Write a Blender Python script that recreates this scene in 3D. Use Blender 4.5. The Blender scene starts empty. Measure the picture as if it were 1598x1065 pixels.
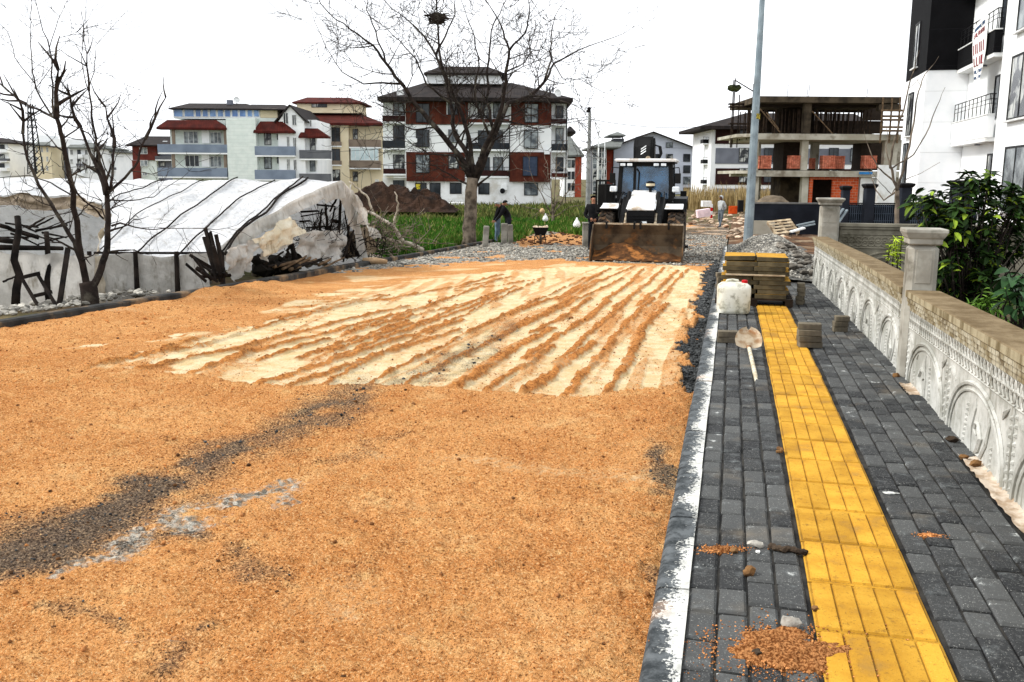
import bpy, bmesh, math, random
import numpy as np
from mathutils import Vector, Matrix, Euler
sc = bpy.context.scene
COL = sc.collection
PI = math.pi
rad = math.radians
# ---------------------------------------------------------------- camera, sky, sun, exposure
F, CAMH = 1440.0, 1.5
YAW, PIT, ROL = rad(13.35), rad(10.04), rad(0.4)
cd = bpy.data.cameras.new('camera'); cam = bpy.data.objects.new('camera', cd); COL.objects.link(cam)
cd.sensor_width = 36; cd.lens = 36 * F / 1598; cd.clip_start = .05; cd.clip_end = 6000
CR = Euler((0, 0, YAW)).to_matrix() @ Euler((PI/2 - PIT, 0, 0)).to_matrix() @ Euler((0, 0, ROL)).to_matrix()
cam.matrix_world = Matrix.Translation((0, 0, CAMH)) @ CR.to_4x4()
sc.camera = cam
SUN_EL, SUN_AZ = rad(43), rad(258)          # azimuth clockwise from +Y
w = bpy.data.worlds.new('World'); sc.world = w; w.use_nodes = True
nt = w.node_tree; nt.nodes.clear()
sky = nt.nodes.new('ShaderNodeTexSky'); sky.sky_type = 'NISHITA'; sky.sun_disc = False
sky.sun_elevation = SUN_EL; sky.sun_rotation = SUN_AZ; sky.air_density = 1.0; sky.dust_density = 4.0; sky.ozone_density = 1.0
hs = nt.nodes.new('ShaderNodeHueSaturation'); hs.inputs['Saturation'].default_value = .22
# soft, even cloud cover over the whole dome
tc = nt.nodes.new('ShaderNodeTexCoord'); nz = nt.nodes.new('ShaderNodeTexNoise'); nz.inputs['Scale'].default_value = 2.2; nz.inputs['Detail'].default_value = 4
mr = nt.nodes.new('ShaderNodeMapRange'); mr.inputs['From Min'].default_value = .3; mr.inputs['From Max'].default_value = .7
mr.inputs['To Min'].default_value = .0; mr.inputs['To Max'].default_value = .25
mx = nt.nodes.new('ShaderNodeMix'); mx.data_type = 'RGBA'
mx.inputs['A'].default_value = (8.0, 8.2, 8.5, 1)     # the overcast layer
bg = nt.nodes.new('ShaderNodeBackground'); bg.inputs['Strength'].default_value = .15
wo = nt.nodes.new('ShaderNodeOutputWorld')
L = nt.links.new
L(sky.outputs[0], hs.inputs['Color']); L(tc.outputs['Generated'], nz.inputs['Vector']); L(nz.outputs['Fac'], mr.inputs['Value'])
L(mr.outputs[0], mx.inputs['Factor']); L(hs.outputs[0], mx.inputs['B']); L(mx.outputs['Result'], bg.inputs['Color']); L(bg.outputs[0], wo.inputs[0])
sd = bpy.data.lights.new('sun', 'SUN'); sd.energy = 2.3; sd.angle = rad(12); sd.color = (1, .96, .9)
so = bpy.data.objects.new('sun', sd); COL.objects.link(so)
sdir = Vector((math.sin(SUN_AZ)*math.cos(SUN_EL), math.cos(SUN_AZ)*math.cos(SUN_EL), math.sin(SUN_EL)))
so.rotation_euler = sdir.to_track_quat('Z', 'Y').to_euler()
sc.view_settings.view_transform = 'Standard'; sc.view_settings.look = 'None'
sc.view_settings.exposure = .42; sc.view_settings.gamma = 1.0; sc.view_settings.use_curve_mapping = False

# ---------------------------------------------------------------- terrain profile and pixel helpers
CRn = np.array(CR)
FWD = np.array([-math.sin(YAW), math.cos(YAW), 0]); RGT = np.array([math.cos(YAW), math.sin(YAW), 0])
_t = np.arange(-50, 400, .25)
_z = np.interp(_t, [-50, 5, 8, 12, 18, 22, 30, 38, 54, 100, 300], [0, 0, -.03, -.13, -.33, -.48, -.74, -.95, -1.2, -1.35, -1.5])
_k = np.hanning(25); _k /= _k.sum(); _z = np.convolve(np.pad(_z, 12, mode='edge'), _k, 'valid')
def zs(y): return np.interp(y, _t, _z)
def zf(y): return float(zs(y))
def ray(px, py): return CRn @ np.array([(px - 799) / F, -(py - 532.5) / F, -1.0])
def P(px, py, d):
    r = ray(px, py); r = r * (d / (r @ FWD)); return Vector((r[0], r[1], r[2] + CAMH))
def G(px, py, off=0.0):
    """point where the line of sight through a photo pixel meets the terrain (+off)"""
    r = ray(px, py); lo = .4; hi = 3000.
    for t in np.geomspace(.4, 3000, 1500):
        if CAMH + r[2]*t < zf(r[1]*t) + off: hi = t; break
        lo = t
    for _ in range(36):
        m = (lo + hi) / 2
        if CAMH + r[2]*m < zf(r[1]*m) + off: hi = m
        else: lo = m
    return Vector((r[0]*lo, r[1]*lo, CAMH + r[2]*lo))
def PX(px, py, X):
    r = ray(px, py); t = X / r[0]; return Vector((X, r[1]*t, CAMH + r[2]*t))
def depth(v): return float(v[0]*FWD[0] + v[1]*FWD[1])
def proj_np(x, y, z):
    q = np.stack([x, y, z - CAMH], -1) @ CRn
    return 799 - F*q[..., 0]/q[..., 2], 532.5 + F*q[..., 1]/q[..., 2]

# ---------------------------------------------------------------- numpy noise
def _h(ix, iy, s):
    n = (ix.astype(np.int64)*374761393 + iy.astype(np.int64)*668265263 + s*974634777) & 0xffffffff
    n = ((n ^ (n >> 13)) * 1274126177) & 0xffffffff
    return ((n ^ (n >> 16)) & 0xffff) / 65535.0
def vn(x, y, s=0):
    x = np.asarray(x, float); y = np.asarray(y, float)
    ix = np.floor(x); iy = np.floor(y); fx = x - ix; fy = y - iy
    fx = fx*fx*(3 - 2*fx); fy = fy*fy*(3 - 2*fy)
    a = _h(ix, iy, s); b = _h(ix+1, iy, s); c = _h(ix, iy+1, s); d = _h(ix+1, iy+1, s)
    return (a + (b-a)*fx)*(1-fy) + (c + (d-c)*fx)*fy
def fbm(x, y, o=4, s=0):
    r = 0; a = .5; t = 0
    for i in range(o):
        r = r + a*vn(x, y, s+i*17); t += a; x = x*2.03+5.1; y = y*2.03+3.7; a *= .5
    return r/t
def sstep(a, b, x):
    t = np.clip((x-a)/(b-a), 0, 1); return t*t*(3-2*t)

# ---------------------------------------------------------------- mesh builder
class MB:
    def __init__(s): s.v = []; s.f = []; s.M = None
    def add(s, vs, fs):
        o = len(s.v)
        if s.M is not None: vs = [s.M @ Vector(p) for p in vs]
        s.v += [tuple(p) for p in vs]; s.f += [tuple(i+o for i in f) for f in fs]; return s
    def box(s, x0, x1, y0, y1, z0, z1):
        return s.add([(x0,y0,z0),(x1,y0,z0),(x1,y1,z0),(x0,y1,z0),(x0,y0,z1),(x1,y0,z1),(x1,y1,z1),(x0,y1,z1)],
                     [(3,2,1,0),(4,5,6,7),(0,1,5,4),(1,2,6,5),(2,3,7,6),(3,0,4,7)])
    def chbox(s, x0, x1, y0, y1, z0, z1, c):
        """box whose top edge is chamfered by c"""
        vs = [(x0,y0,z0),(x1,y0,z0),(x1,y1,z0),(x0,y1,z0),(x0,y0,z1-c),(x1,y0,z1-c),(x1,y1,z1-c),(x0,y1,z1-c),
              (x0+c,y0+c,z1),(x1-c,y0+c,z1),(x1-c,y1-c,z1),(x0+c,y1-c,z1)]
        return s.add(vs, [(3,2,1,0),(0,1,5,4),(1,2,6,5),(2,3,7,6),(3,0,4,7),(4,5,9,8),(5,6,10,9),(6,7,11,10),(7,4,8,11),(8,9,10,11)])
    def beam(s, p, q, w, h, up=(0,0,1)):
        p = Vector(p); q = Vector(q); d = (q-p).normalized(); u = Vector(up)
        if abs(d.dot(u)) > .98: u = Vector((1,0,0))
        a = d.cross(u).normalized()*w/2; b = d.cross(a).normalized()*h/2
        return s.add([p-a-b,p+a-b,p+a+b,p-a+b,q-a-b,q+a-b,q+a+b,q-a+b],[(3,2,1,0),(4,5,6,7),(0,1,5,4),(1,2,6,5),(2,3,7,6),(3,0,4,7)])
    def tube(s, pts, r, n=6, cap=True):
        pts = [Vector(p) for p in pts]; m = len(pts)
        if not hasattr(r, '__len__'): r = [r]*m
        vs = []; fs = []; a = None
        for i, p in enumerate(pts):
            d = pts[min(i+1, m-1)] - pts[max(i-1, 0)]
            d = d.normalized() if d.length > 1e-9 else Vector((0,0,1))
            if a is None:
                a = d.cross(Vector((0,0,1)) if abs(d.z) < .9 else Vector((1,0,0))).normalized()
            else:
                a = a - d*a.dot(d); a = a.normalized() if a.length > 1e-6 else d.orthogonal().normalized()
            b = d.cross(a)
            for k in range(n):
                t = 2*PI*k/n; vs.append(p + a*(math.cos(t)*r[i]) + b*(math.sin(t)*r[i]))
        for i in range(m-1):
            for k in range(n):
                k2 = (k+1) % n; fs.append((i*n+k, i*n+k2, (i+1)*n+k2, (i+1)*n+k))
        if cap: fs += [tuple(range(n-1,-1,-1)), tuple((m-1)*n+k for k in range(n))]
        return s.add(vs, fs)
    def lathe(s, prof, n=16, c=(0,0,0), sq=None, rot=0):
        """profile [(r,z)...] turned about z; n=4 and rot=pi/4 gives square mouldings"""
        vs = []; fs = []; m = len(prof)
        for r, z in prof:
            for k in range(n):
                t = 2*PI*k/n+rot; vs.append((c[0]+r*math.cos(t), c[1]+r*math.sin(t), c[2]+z))
        for i in range(m-1):
            for k in range(n):
                k2 = (k+1) % n; fs.append((i*n+k, i*n+k2, (i+1)*n+k2, (i+1)*n+k))
        fs += [tuple(range(n-1,-1,-1)), tuple((m-1)*n+k for k in range(n))]
        return s.add(vs, fs)
    def prism(s, poly, a, b, f):
        """poly [(u,v)] extruded from a to b, f(u,v,w)->xyz"""
        n = len(poly); vs = [f(u,v,a) for u,v in poly] + [f(u,v,b) for u,v in poly]
        return s.add(vs, [tuple(range(n-1,-1,-1)), tuple(range(n,2*n))] + [(i,(i+1)%n,n+(i+1)%n,n+i) for i in range(n)])
    def grid(s, fn, nu, nv):
        vs = [fn(i/nu, j/nv) for j in range(nv+1) for i in range(nu+1)]
        return s.add(vs, [(j*(nu+1)+i, j*(nu+1)+i+1, (j+1)*(nu+1)+i+1, (j+1)*(nu+1)+i) for j in range(nv) for i in range(nu)])
    def rock(s, c, r, rng, sx=1, sy=1, sz=.7, sub=1):
        vs, fs = ICO[sub]; e = Euler((rng.random()*6, rng.random()*6, rng.random()*6)).to_matrix()
        out = []
        for p in vs:
            k = r*(.72 + .5*rng.random()); q = e @ (Vector(p)*k); out.append((c[0]+q.x*sx, c[1]+q.y*sy, c[2]+q.z*sz))
        return s.add(out, fs)
    def mesh(s, name, m=None, bevel=0, smooth=False, seg=1):
        me = bpy.data.meshes.new(name); me.from_pydata(s.v, [], s.f)
        if bevel or smooth:
            bm = bmesh.new(); bm.from_mesh(me)
            bmesh.ops.remove_doubles(bm, verts=bm.verts, dist=1e-5)
            bmesh.ops.recalc_face_normals(bm, faces=bm.faces)
            if bevel: bmesh.ops.bevel(bm, geom=[e for e in bm.edges if len(e.link_faces) == 2 and e.calc_face_angle(0) > .5], offset=bevel, segments=seg, affect='EDGES', clamp_overlap=True)
            bm.to_mesh(me); bm.free()
        if smooth:
            me.shade_smooth()
            if smooth is not True: me.set_sharp_from_angle(angle=smooth)
        if m: me.materials.append(m)
        return me
    def build(s, name, m=None, parent=None, bevel=0, smooth=False, seg=1, loc=None, rot=None):
        return link(name, s.mesh(name, m, bevel, smooth, seg), parent, loc, rot)
def _ico(sub):
    bm = bmesh.new(); bmesh.ops.create_icosphere(bm, subdivisions=sub, radius=1)
    r = ([tuple(v.co) for v in bm.verts], [tuple(v.index for v in f.verts) for f in bm.faces]); bm.free(); return r
ICO = {1: _ico(1), 2: _ico(2), 3: _ico(3)}
def link(name, me, parent=None, loc=None, rot=None):
    o = bpy.data.objects.new(name, me); COL.objects.link(o)
    if parent: o.parent = parent
    if loc is not None: o.location = loc
    if rot is not None: o.rotation_euler = rot
    return o
def tag(o, label=None, cat=None, group=None, kind=None):
    if label: o['label'] = label
    if cat: o['category'] = cat
    if group: o['group'] = group
    if kind: o['kind'] = kind
    return o
def thing(name, label, cat, loc=(0,0,0), rz=0, group=None, rot=None):
    o = link(name, None, None, loc, rot or (0,0,rz)); o.empty_display_size = .2
    return tag(o, label, cat, group)
def copy_tree(o, parent=None, loc=None, rot=None, label=None):
    c = o.copy(); COL.objects.link(c)
    if parent: c.parent = parent
    if loc is not None: c.location = loc
    if rot is not None: c.rotation_euler = rot
    if label: c['label'] = label
    for ch in o.children: copy_tree(ch, c)
    return c
def np_mesh(name, v, f, m=None, smooth=False):
    """v (n,3), f (k,3|4) arrays"""
    me = bpy.data.meshes.new(name); n = len(v); k, q = f.shape
    me.vertices.add(n); me.vertices.foreach_set('co', np.ascontiguousarray(v, np.float32).ravel())
    me.loops.add(k*q); me.loops.foreach_set('vertex_index', np.ascontiguousarray(f, np.int32).ravel())
    me.polygons.add(k); me.polygons.foreach_set('loop_start', np.arange(0, k*q, q, dtype=np.int32))
    me.update(calc_edges=True); me.validate()
    if smooth: me.shade_smooth()
    if m: me.materials.append(m)
    return me
def grid_faces(nr, nc):
    a = (np.arange(nr-1)[:, None]*nc + np.arange(nc-1)[None]).ravel()
    return np.stack([a, a+1, a+nc+1, a+nc], 1)
def vattr(me, name, arr):
    at = me.attributes.new(name, 'FLOAT_COLOR', 'POINT'); b = np.ones((len(arr), 4), np.float32); b[:, :arr.shape[1]] = arr
    at.data.foreach_set('color', b.ravel())

# ---------------------------------------------------------------- materials
def lin(c):
    return tuple((x/12.92 if x <= .04045 else ((x+.055)/1.055)**2.4) for x in [k/255 for k in c])
class NT:
    def __init__(s, name):
        s.m = bpy.data.materials.new(name); s.m.use_nodes = True; s.n = s.m.node_tree; s.n.nodes.clear()
        s.out = s.node('OutputMaterial'); s.b = s.node('BsdfPrincipled'); s.l(s.b.outputs[0], s.out.inputs[0])
    def node(s, t, **k):
        x = s.n.nodes.new('ShaderNode'+t)
        for a, b in k.items(): setattr(x, a, b)
        return x
    def l(s, a, b): s.n.links.new(a, b)
    def co(s, kind='Object'):
        if kind == 'World': return s.node('NewGeometry').outputs['Position']
        return s.node('TexCoord').outputs[kind]
    def noise(s, scale, detail=3, vec=None, rough=.55, dist=0, stretch=None):
        x = s.node('TexNoise'); x.inputs['Scale'].default_value = scale; x.inputs['Detail'].default_value = detail
        x.inputs['Roughness'].default_value = rough; x.inputs['Distortion'].default_value = dist
        v = vec if vec is not None else s.co()
        if stretch:
            mp = s.node('Mapping'); mp.inputs['Scale'].default_value = stretch; s.l(v, mp.inputs['Vector']); v = mp.outputs[0]
        s.l(v, x.inputs['Vector']); return x.outputs['Fac']
    def ramp(s, fac, a, b, lo=0., hi=1.):
        x = s.node('MapRange'); x.interpolation_type = 'SMOOTHSTEP'
        for k, v in (('From Min', a), ('From Max', b), ('To Min', lo), ('To Max', hi)): x.inputs[k].default_value = v
        s.l(fac, x.inputs['Value']); return x.outputs[0]
    def mix(s, f, a, b, mode='MIX'):
        x = s.node('Mix', data_type='RGBA', blend_type=mode)
        for k, v in (('Factor', f), ('A', a), ('B', b)):
            i = x.inputs[k] if k == 'Factor' else [q for q in x.inputs if q.name == k and q.type == 'RGBA'][0]
            if hasattr(v, 'links'): s.l(v, i)
            elif isinstance(v, (tuple, list)): i.default_value = (*v, 1)[:4]
            else: i.default_value = v
        return [q for q in x.outputs if q.type == 'RGBA'][0]
    def math(s, op, a, b=0., clamp=False):
        x = s.node('Math', operation=op, use_clamp=clamp)
        for i, v in enumerate((a, b)):
            if hasattr(v, 'links'): s.l(v, x.inputs[i])
            else: x.inputs[i].default_value = v
        return x.outputs[0]
    def rnd(s):
        return s.math('FRACT', s.math('ADD', s.node('ObjectInfo').outputs['Random'], s.node('NewGeometry').outputs['Random Per Island']))
    def bump(s, h, strength=.3, dist=.01):
        x = s.node('Bump'); x.inputs['Strength'].default_value = strength; x.inputs['Distance'].default_value = dist
        s.l(h, x.inputs['Height']); s.l(x.outputs[0], s.b.inputs['Normal'])
    def set(s, col=None, rough=None, metal=None, spec=None):
        for k, v in (('Base Color', col), ('Roughness', rough), ('Metallic', metal), ('Specular IOR Level', spec)):
            if v is None: continue
            i = s.b.inputs[k]
            if hasattr(v, 'links'): s.l(v, i)
            elif isinstance(v, (tuple, list)): i.default_value = (*v, 1)
            else: i.default_value = v
        return s
MATS = {}
def pm(name, c, c2=None, scale=3., rough=.8, bump=.15, bscale=None, metal=0., spec=.10, var=.0, detail=4, bd=.01, lo=.35, hi=.65, coord='Object', stain=None, sscale=1.):
    """general worn-surface material: two tones mixed by noise, fine speckle, optional stain, per-piece variation, bump"""
    if name in MATS: return MATS[name]
    t = NT(name); v = t.co(coord)
    c2 = c2 or tuple(k*.75 for k in c)
    f = t.ramp(t.noise(scale, detail, v), lo, hi)
    col = t.mix(f, c, c2)
    if stain:
        col = t.mix(t.ramp(t.noise(sscale, 5, v, .65), .5, .68, 0, .85), col, stain)
    if var:
        k = t.ramp(t.rnd(), 0, 1, 1-var, 1+var)
        cc = t.node('CombineColor'); [t.l(k, cc.inputs[i]) for i in range(3)]
        col = t.mix(1., col, cc.outputs[0], 'MULTIPLY')
    t.set(col, rough, metal, spec)
    if bump: t.bump(t.noise(bscale or scale*8, 4, v), bump, bd)
    MATS[name] = t.m; return t.m
# ================================================================ GROUND
def m_ground():
    t = NT('bare_earth'); v = t.co('World')
    c = t.mix(t.ramp(t.noise(.35, 5, v), .35, .65), lin((104, 88, 66)), lin((92, 98, 58)))
    c = t.mix(t.ramp(t.noise(3, 5, v), .45, .7), c, lin((70, 56, 42)))
    t.set(c, .95, spec=.1); t.bump(t.noise(9, 5, v), .5, .05); return t.m
ys = np.concatenate([np.arange(-30, 60, 1.5), np.geomspace(60, 2500, 60)])
xs = np.concatenate([-np.geomspace(30, 2500, 40)[::-1], np.arange(-28.5, 30, 1.5), np.geomspace(30, 2500, 40)])
gx, gy = np.meshgrid(xs, ys)
gz = zs(gy) - .34 + .12*(fbm(gx*.5, gy*.5, 3, 5) - .5)*(np.abs(gx+3) > 7)
tag(link('ground', np_mesh('ground', np.stack([gx, gy, gz], -1).reshape(-1, 3), grid_faces(*gx.shape), m_ground(), True)), kind='structure')

# left edge of the road
LKX = lambda y: np.interp(y, [0, 8, 11.5, 15, 20.5, 25, 31, 60], [-7.6, -7.42, -7.36, -7.55, -8.02, -8.3, -8.73, -10.2])
RKX = -.215
def inpoly(px, py, poly):
    r = np.zeros(px.shape, bool); n = len(poly)
    for i in range(n):
        x0, y0 = poly[i]; x1, y1 = poly[(i+1) % n]
        if y0 == y1: continue
        c = ((py >= min(y0, y1)) & (py < max(y0, y1))) & (px < x0 + (py-y0)*(x1-x0)/(y1-y0)); r ^= c
    return r
def segdist(x, y, pts):
    d = np.full(x.shape, 1e9)
    for (ax, ay), (bx, by) in zip(pts[:-1], pts[1:]):
        dx, dy = bx-ax, by-ay; t = np.clip(((x-ax)*dx + (y-ay)*dy)/(dx*dx+dy*dy), 0, 1)
        d = np.minimum(d, np.hypot(x-ax-t*dx, y-ay-t*dy))
    return d
def wl(pts, off=-.08): return [tuple(G(a, b, off)[:2]) for a, b in pts]

# road surface: one dense sheet, finer towards the near end
rows = [1.0]
while rows[-1] < 60: y = rows[-1]; rows.append(y + min(.2, max(.009, y*y*.0007)))
rows = np.array(rows); tcol = np.linspace(0, 1, 470)**.8
RX = LKX(rows)[:, None]*(1-tcol) + RKX*tcol + 0*rows[:, None]
RY = np.repeat(rows[:, None], len(tcol), 1)
base = zs(RY) - .085
qx, qy = proj_np(RX, RY, base)
nj = lambda s, sc_: (fbm(RX*sc_, RY*sc_, 4, s) - .5)
jit = 1.0/np.maximum(RY, 2)*1440
jx = qx + nj(3, 3.)*.35*jit; jy = qy + nj(4, 3.)*.10*jit
def sc_a(k, ox, oy, pts): return [(ox + a/k, oy + b/k) for a, b in pts]
RA = lambda *p: wl(sc_a(2.663, 560, 380, p)); RB = lambda *p: wl(sc_a(2.283, 0, 380, p))
extra = [[(a, 604), (a+130, 540), (a+240, 486), (a+330, 444)] for a in (500, 565, 625)]
ridges = [RA((415,595),(560,500),(740,390)), RA((550,608),(745,472)), RA((690,628),(860,505),(940,440)), RA((860,628),(1000,470),(1080,370),(1190,262)),
  RA((1035,620),(1110,500)), RA((1140,455),(1200,330),(1262,275)), RA((790,415),(950,310),(1012,262)), RA((885,445),(1000,340),(1092,262)),
  RA((655,348),(780,290),(862,243)), RA((755,352),(850,308),(932,253)), RA((1050,222),(1120,172),(1162,128)), RA((1120,228),(1210,162),(1252,118)),
  RA((1195,228),(1270,170),(1312,128)), RA((1290,190),(1352,128)), RA((950,190),(1020,150),(1112,113)), RA((870,215),(965,168)), RA((700,272),(850,215),(1000,130)),
  RB((230,457),(560,387),(880,292),(1020,266),(1300,200)), RB((310,442),(700,370),(1000,281),(1312,205)), RB((555,438),(860,370),(1140,300),(1400,240)),
  RB((690,462),(900,387),(1180,320),(1480,240)), RB((980,400),(1150,350),(1598,232)), RB((935,498),(1160,430),(1400,350),(1598,292)), RB((1050,500),(1250,440),(1440,370),(1598,320)),
  RB((1150,382),(1400,300)), RA((0,358),(150,316),(420,215),(545,165)), RA((0,415),(290,320),(590,203)), RA((70,412),(470,270),(585,213)), RA((445,183),(600,148)), RA((480,192),(690,160)), RA((180,225),(420,180),(560,140))] + [wl(q) for q in extra]
fine = sstep(.56, .66, fbm((RX + .20*(RY-10)*(RX < -3))*7.5 + .6*fbm(RX*1.5, RY*1.5, 2, 33), RY*.28, 2, 34))
rm = np.zeros(RX.shape)
near = (RY > 4.5) & (RY < 24)
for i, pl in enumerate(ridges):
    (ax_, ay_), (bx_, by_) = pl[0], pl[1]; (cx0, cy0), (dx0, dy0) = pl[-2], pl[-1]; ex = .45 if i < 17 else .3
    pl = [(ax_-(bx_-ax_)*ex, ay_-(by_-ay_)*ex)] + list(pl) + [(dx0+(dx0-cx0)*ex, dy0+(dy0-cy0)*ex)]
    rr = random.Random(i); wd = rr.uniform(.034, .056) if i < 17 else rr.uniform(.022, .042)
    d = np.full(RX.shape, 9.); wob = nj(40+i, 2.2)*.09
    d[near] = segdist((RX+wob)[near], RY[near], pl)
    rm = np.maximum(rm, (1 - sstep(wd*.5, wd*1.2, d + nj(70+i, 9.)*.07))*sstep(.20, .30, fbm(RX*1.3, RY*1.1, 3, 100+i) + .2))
polyP = [(120,572),(400,506),(590,452),(650,436),(800,422),(900,416),(1060,414),(1106,430),(1082,470),(1064,520),(1058,600),(900,622),(760,612),(600,603),(420,603),(300,582)]
inP = inpoly(jx, jy, polyP)
ca, sa = math.cos(.22), math.sin(.22)
U = RX*ca + RY*sa*.0 + RY*.2; V = RY
strk = fbm(U*5, V*.45, 4, 11)
rgt_grp = sstep(-4.6, -3.6, RX + .28*(RY-10))
pale = inP*(rgt_grp*(.62 + .5*sstep(.35, .6, strk)) + (1-rgt_grp)*(.62 + .55*sstep(.34, .56, strk)))
rip = sstep(.50, .66, fbm(RX*2.2, RY*11, 3, 26))*(.35 + .4*(1-rgt_grp))
pale = np.clip(pale*(1 - .55*rip) + inP*.25*nj(27, 14.), 0, 1)*sstep(.28, .40, fbm(RX*1.7 + 4, RY*.9, 4, 28) + .06*rgt_grp + .14)
pale *= (1 - rm)*(1 - .55*fine)
# thin pale wisps outside the graded strips
bandU = inpoly(jx, jy, [(0,560),(0,585),(150,580),(430,560),(600,470),(560,440),(300,520)])
pale = np.maximum(pale, bandU*.8*sstep(.5, .68, fbm(RX*1.0 - RY*.9, RX*.35+RY*.45, 4, 21)))
pale = np.maximum(pale, .38*sstep(.55, .8, fbm(RX*.8 + 9, RY*1.7, 5, 31))*(qy > 430))
pale = np.maximum(pale, .55*inpoly(jx, jy, [(540,430),(760,412),(900,412),(900,425),(700,440),(560,450)])*sstep(.45, .6, fbm(RX*1.5-RY*.6, RY*.7, 3, 23)))
# dark aggregate showing through
dark = np.zeros(RX.shape)
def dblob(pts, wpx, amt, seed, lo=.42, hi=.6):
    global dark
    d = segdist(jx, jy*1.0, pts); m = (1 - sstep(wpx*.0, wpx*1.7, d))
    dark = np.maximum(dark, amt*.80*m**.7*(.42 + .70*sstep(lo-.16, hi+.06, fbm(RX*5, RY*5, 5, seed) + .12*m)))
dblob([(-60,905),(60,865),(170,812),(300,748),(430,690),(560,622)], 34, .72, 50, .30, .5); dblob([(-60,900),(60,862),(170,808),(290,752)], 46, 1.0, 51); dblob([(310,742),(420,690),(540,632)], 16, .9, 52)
dblob([(600,604),(660,578),(740,540),(800,510)], 13, .62, 53); dblob([(660,600),(720,575),(780,545)], 9, .55, 62)
dblob([(180,870),(300,842)], 16, .8, 54); dblob([(340,880),(420,915)], 30, .6, 55); dblob([(215,1050),(300,985)], 26, .65, 56); dblob([(100,960),(235,975)], 12, .55, 57)
dblob([(1035,720),(1042,760)], 24, .9, 58); dblob([(1010,925),(1040,905)], 14, .7, 59); dblob([(480,730),(640,690)], 10, .45, 60); dblob([(560,900),(640,860)], 14, .35, 61)
grey = np.zeros(RX.shape)
for pts, wpx, a in (([(90,905),(250,838),(430,785)], 34, 1.1), ([(230,1010),(330,960)], 22, .6), ([(610,596),(740,560),(800,530)], 26, .55), ([(350,700),(560,680)], 10, .5), ([(0,870),(130,800)],12,.5), ([(1030,820),(1070,850)],16,.5)):
    d = segdist(jx, jy, pts); grey = np.maximum(grey, a*.62*(1 - sstep(wpx*.1, wpx*1.5, d))*sstep(.3, .65, fbm(RX*6, RY*6, 4, int(wpx)+80)))
# stone strip by the right kerb, loose gravel beyond the sand
strip = inpoly(qx + nj(5, 4)*.35*jit, jy, [(1118,405),(1096,428),(1098,455),(1080,475),(1090,500),(1066,535),(1072,560),(1058,600),(1082,612),(1130,600),(1160,405)])
far = inpoly(jx, qy + nj(6, 3.)*.16*jit, [(520,427),(640,416),(760,409),(850,404),(915,409),(1070,413),(1200,412),(1200,300),(300,300),(300,427)])
lane = far & (qx > 1062)
G_dark = np.maximum(dark, strip*1.0); G_dark = np.maximum(G_dark, lane*(.75*sstep(.3, .6, fbm(RX*1.2, RY*.9, 3, 90)) + .1))
G_lite = np.maximum(far*1.0*(~lane), grey); G_lite = np.maximum(G_lite, lane*.6)
dirtspots = far & (fbm(RX*1.1, RY*1.1, 4, 91) > .66); G_lite = np.where(dirtspots, .35, G_lite)
far_dirt = inpoly(jx, jy, [(800,372),(920,360),(920,385),(860,380),(815,388)]); G_lite = np.where(far_dirt, .1, G_lite); G_dark = np.where(far_dirt, .42, G_dark)
pale = pale*(1-strip)*(1-far)*(1-np.clip(grey, 0, 1)*.7)
# relief
edgeP = inpoly(jx, jy, [(100,578),(300,588),(420,606),(600,607),(760,616),(905,627),(1062,606),(1100,612),(1100,1500),(-900,1500),(-900,560)])
zz = base + .02*nj(7, .5) + .012*nj(8, 2.) + .010*nj(9, 9.)*(1-.6*pale) + .03*edgeP*(1-strip) + fine*inP*.012 + rm*inP*.042*(.7+1.4*nj(10, 7.)) - .012*strip
zz += (.026*(fbm(RX*38, RY*38, 2, 12)-.5) + .012*(fbm(RX*17, RY*17, 2, 16)-.5))*(RY < 13)*(1 - .7*pale) + .012*sstep(.55,.8,fbm(RX*11, RY*11, 3, 13))*(1-pale)
zz += .03*(far|strip)*(fbm(RX*14, RY*14, 3, 14)-.5)
lump = np.exp(-((qx-1078)/26)**2)*(qy > 425)*(qy < 610)*(1-strip); zz += .05*lump*sstep(.3, .7, fbm(RX*5, RY*5, 3, 15))
for (a, b, r_, h_) in ((335,455,.35,.12),(400,447,.35,.14),(430,440,.25,.08),(190,484,.4,.07),(250,470,.3,.06),(80,505,.5,.05)):
    c = G(a, b+4, -.05); zz += h_*np.exp(-(((RX-c.x)/r_)**2 + ((RY-c.y)/(r_*1.5))**2))*(.6+.8*fbm(RX*7, RY*7, 3, int(a)))
zz -= .03*np.exp(-((RX-RKX)/.12)**2)*(1-lump)
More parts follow.
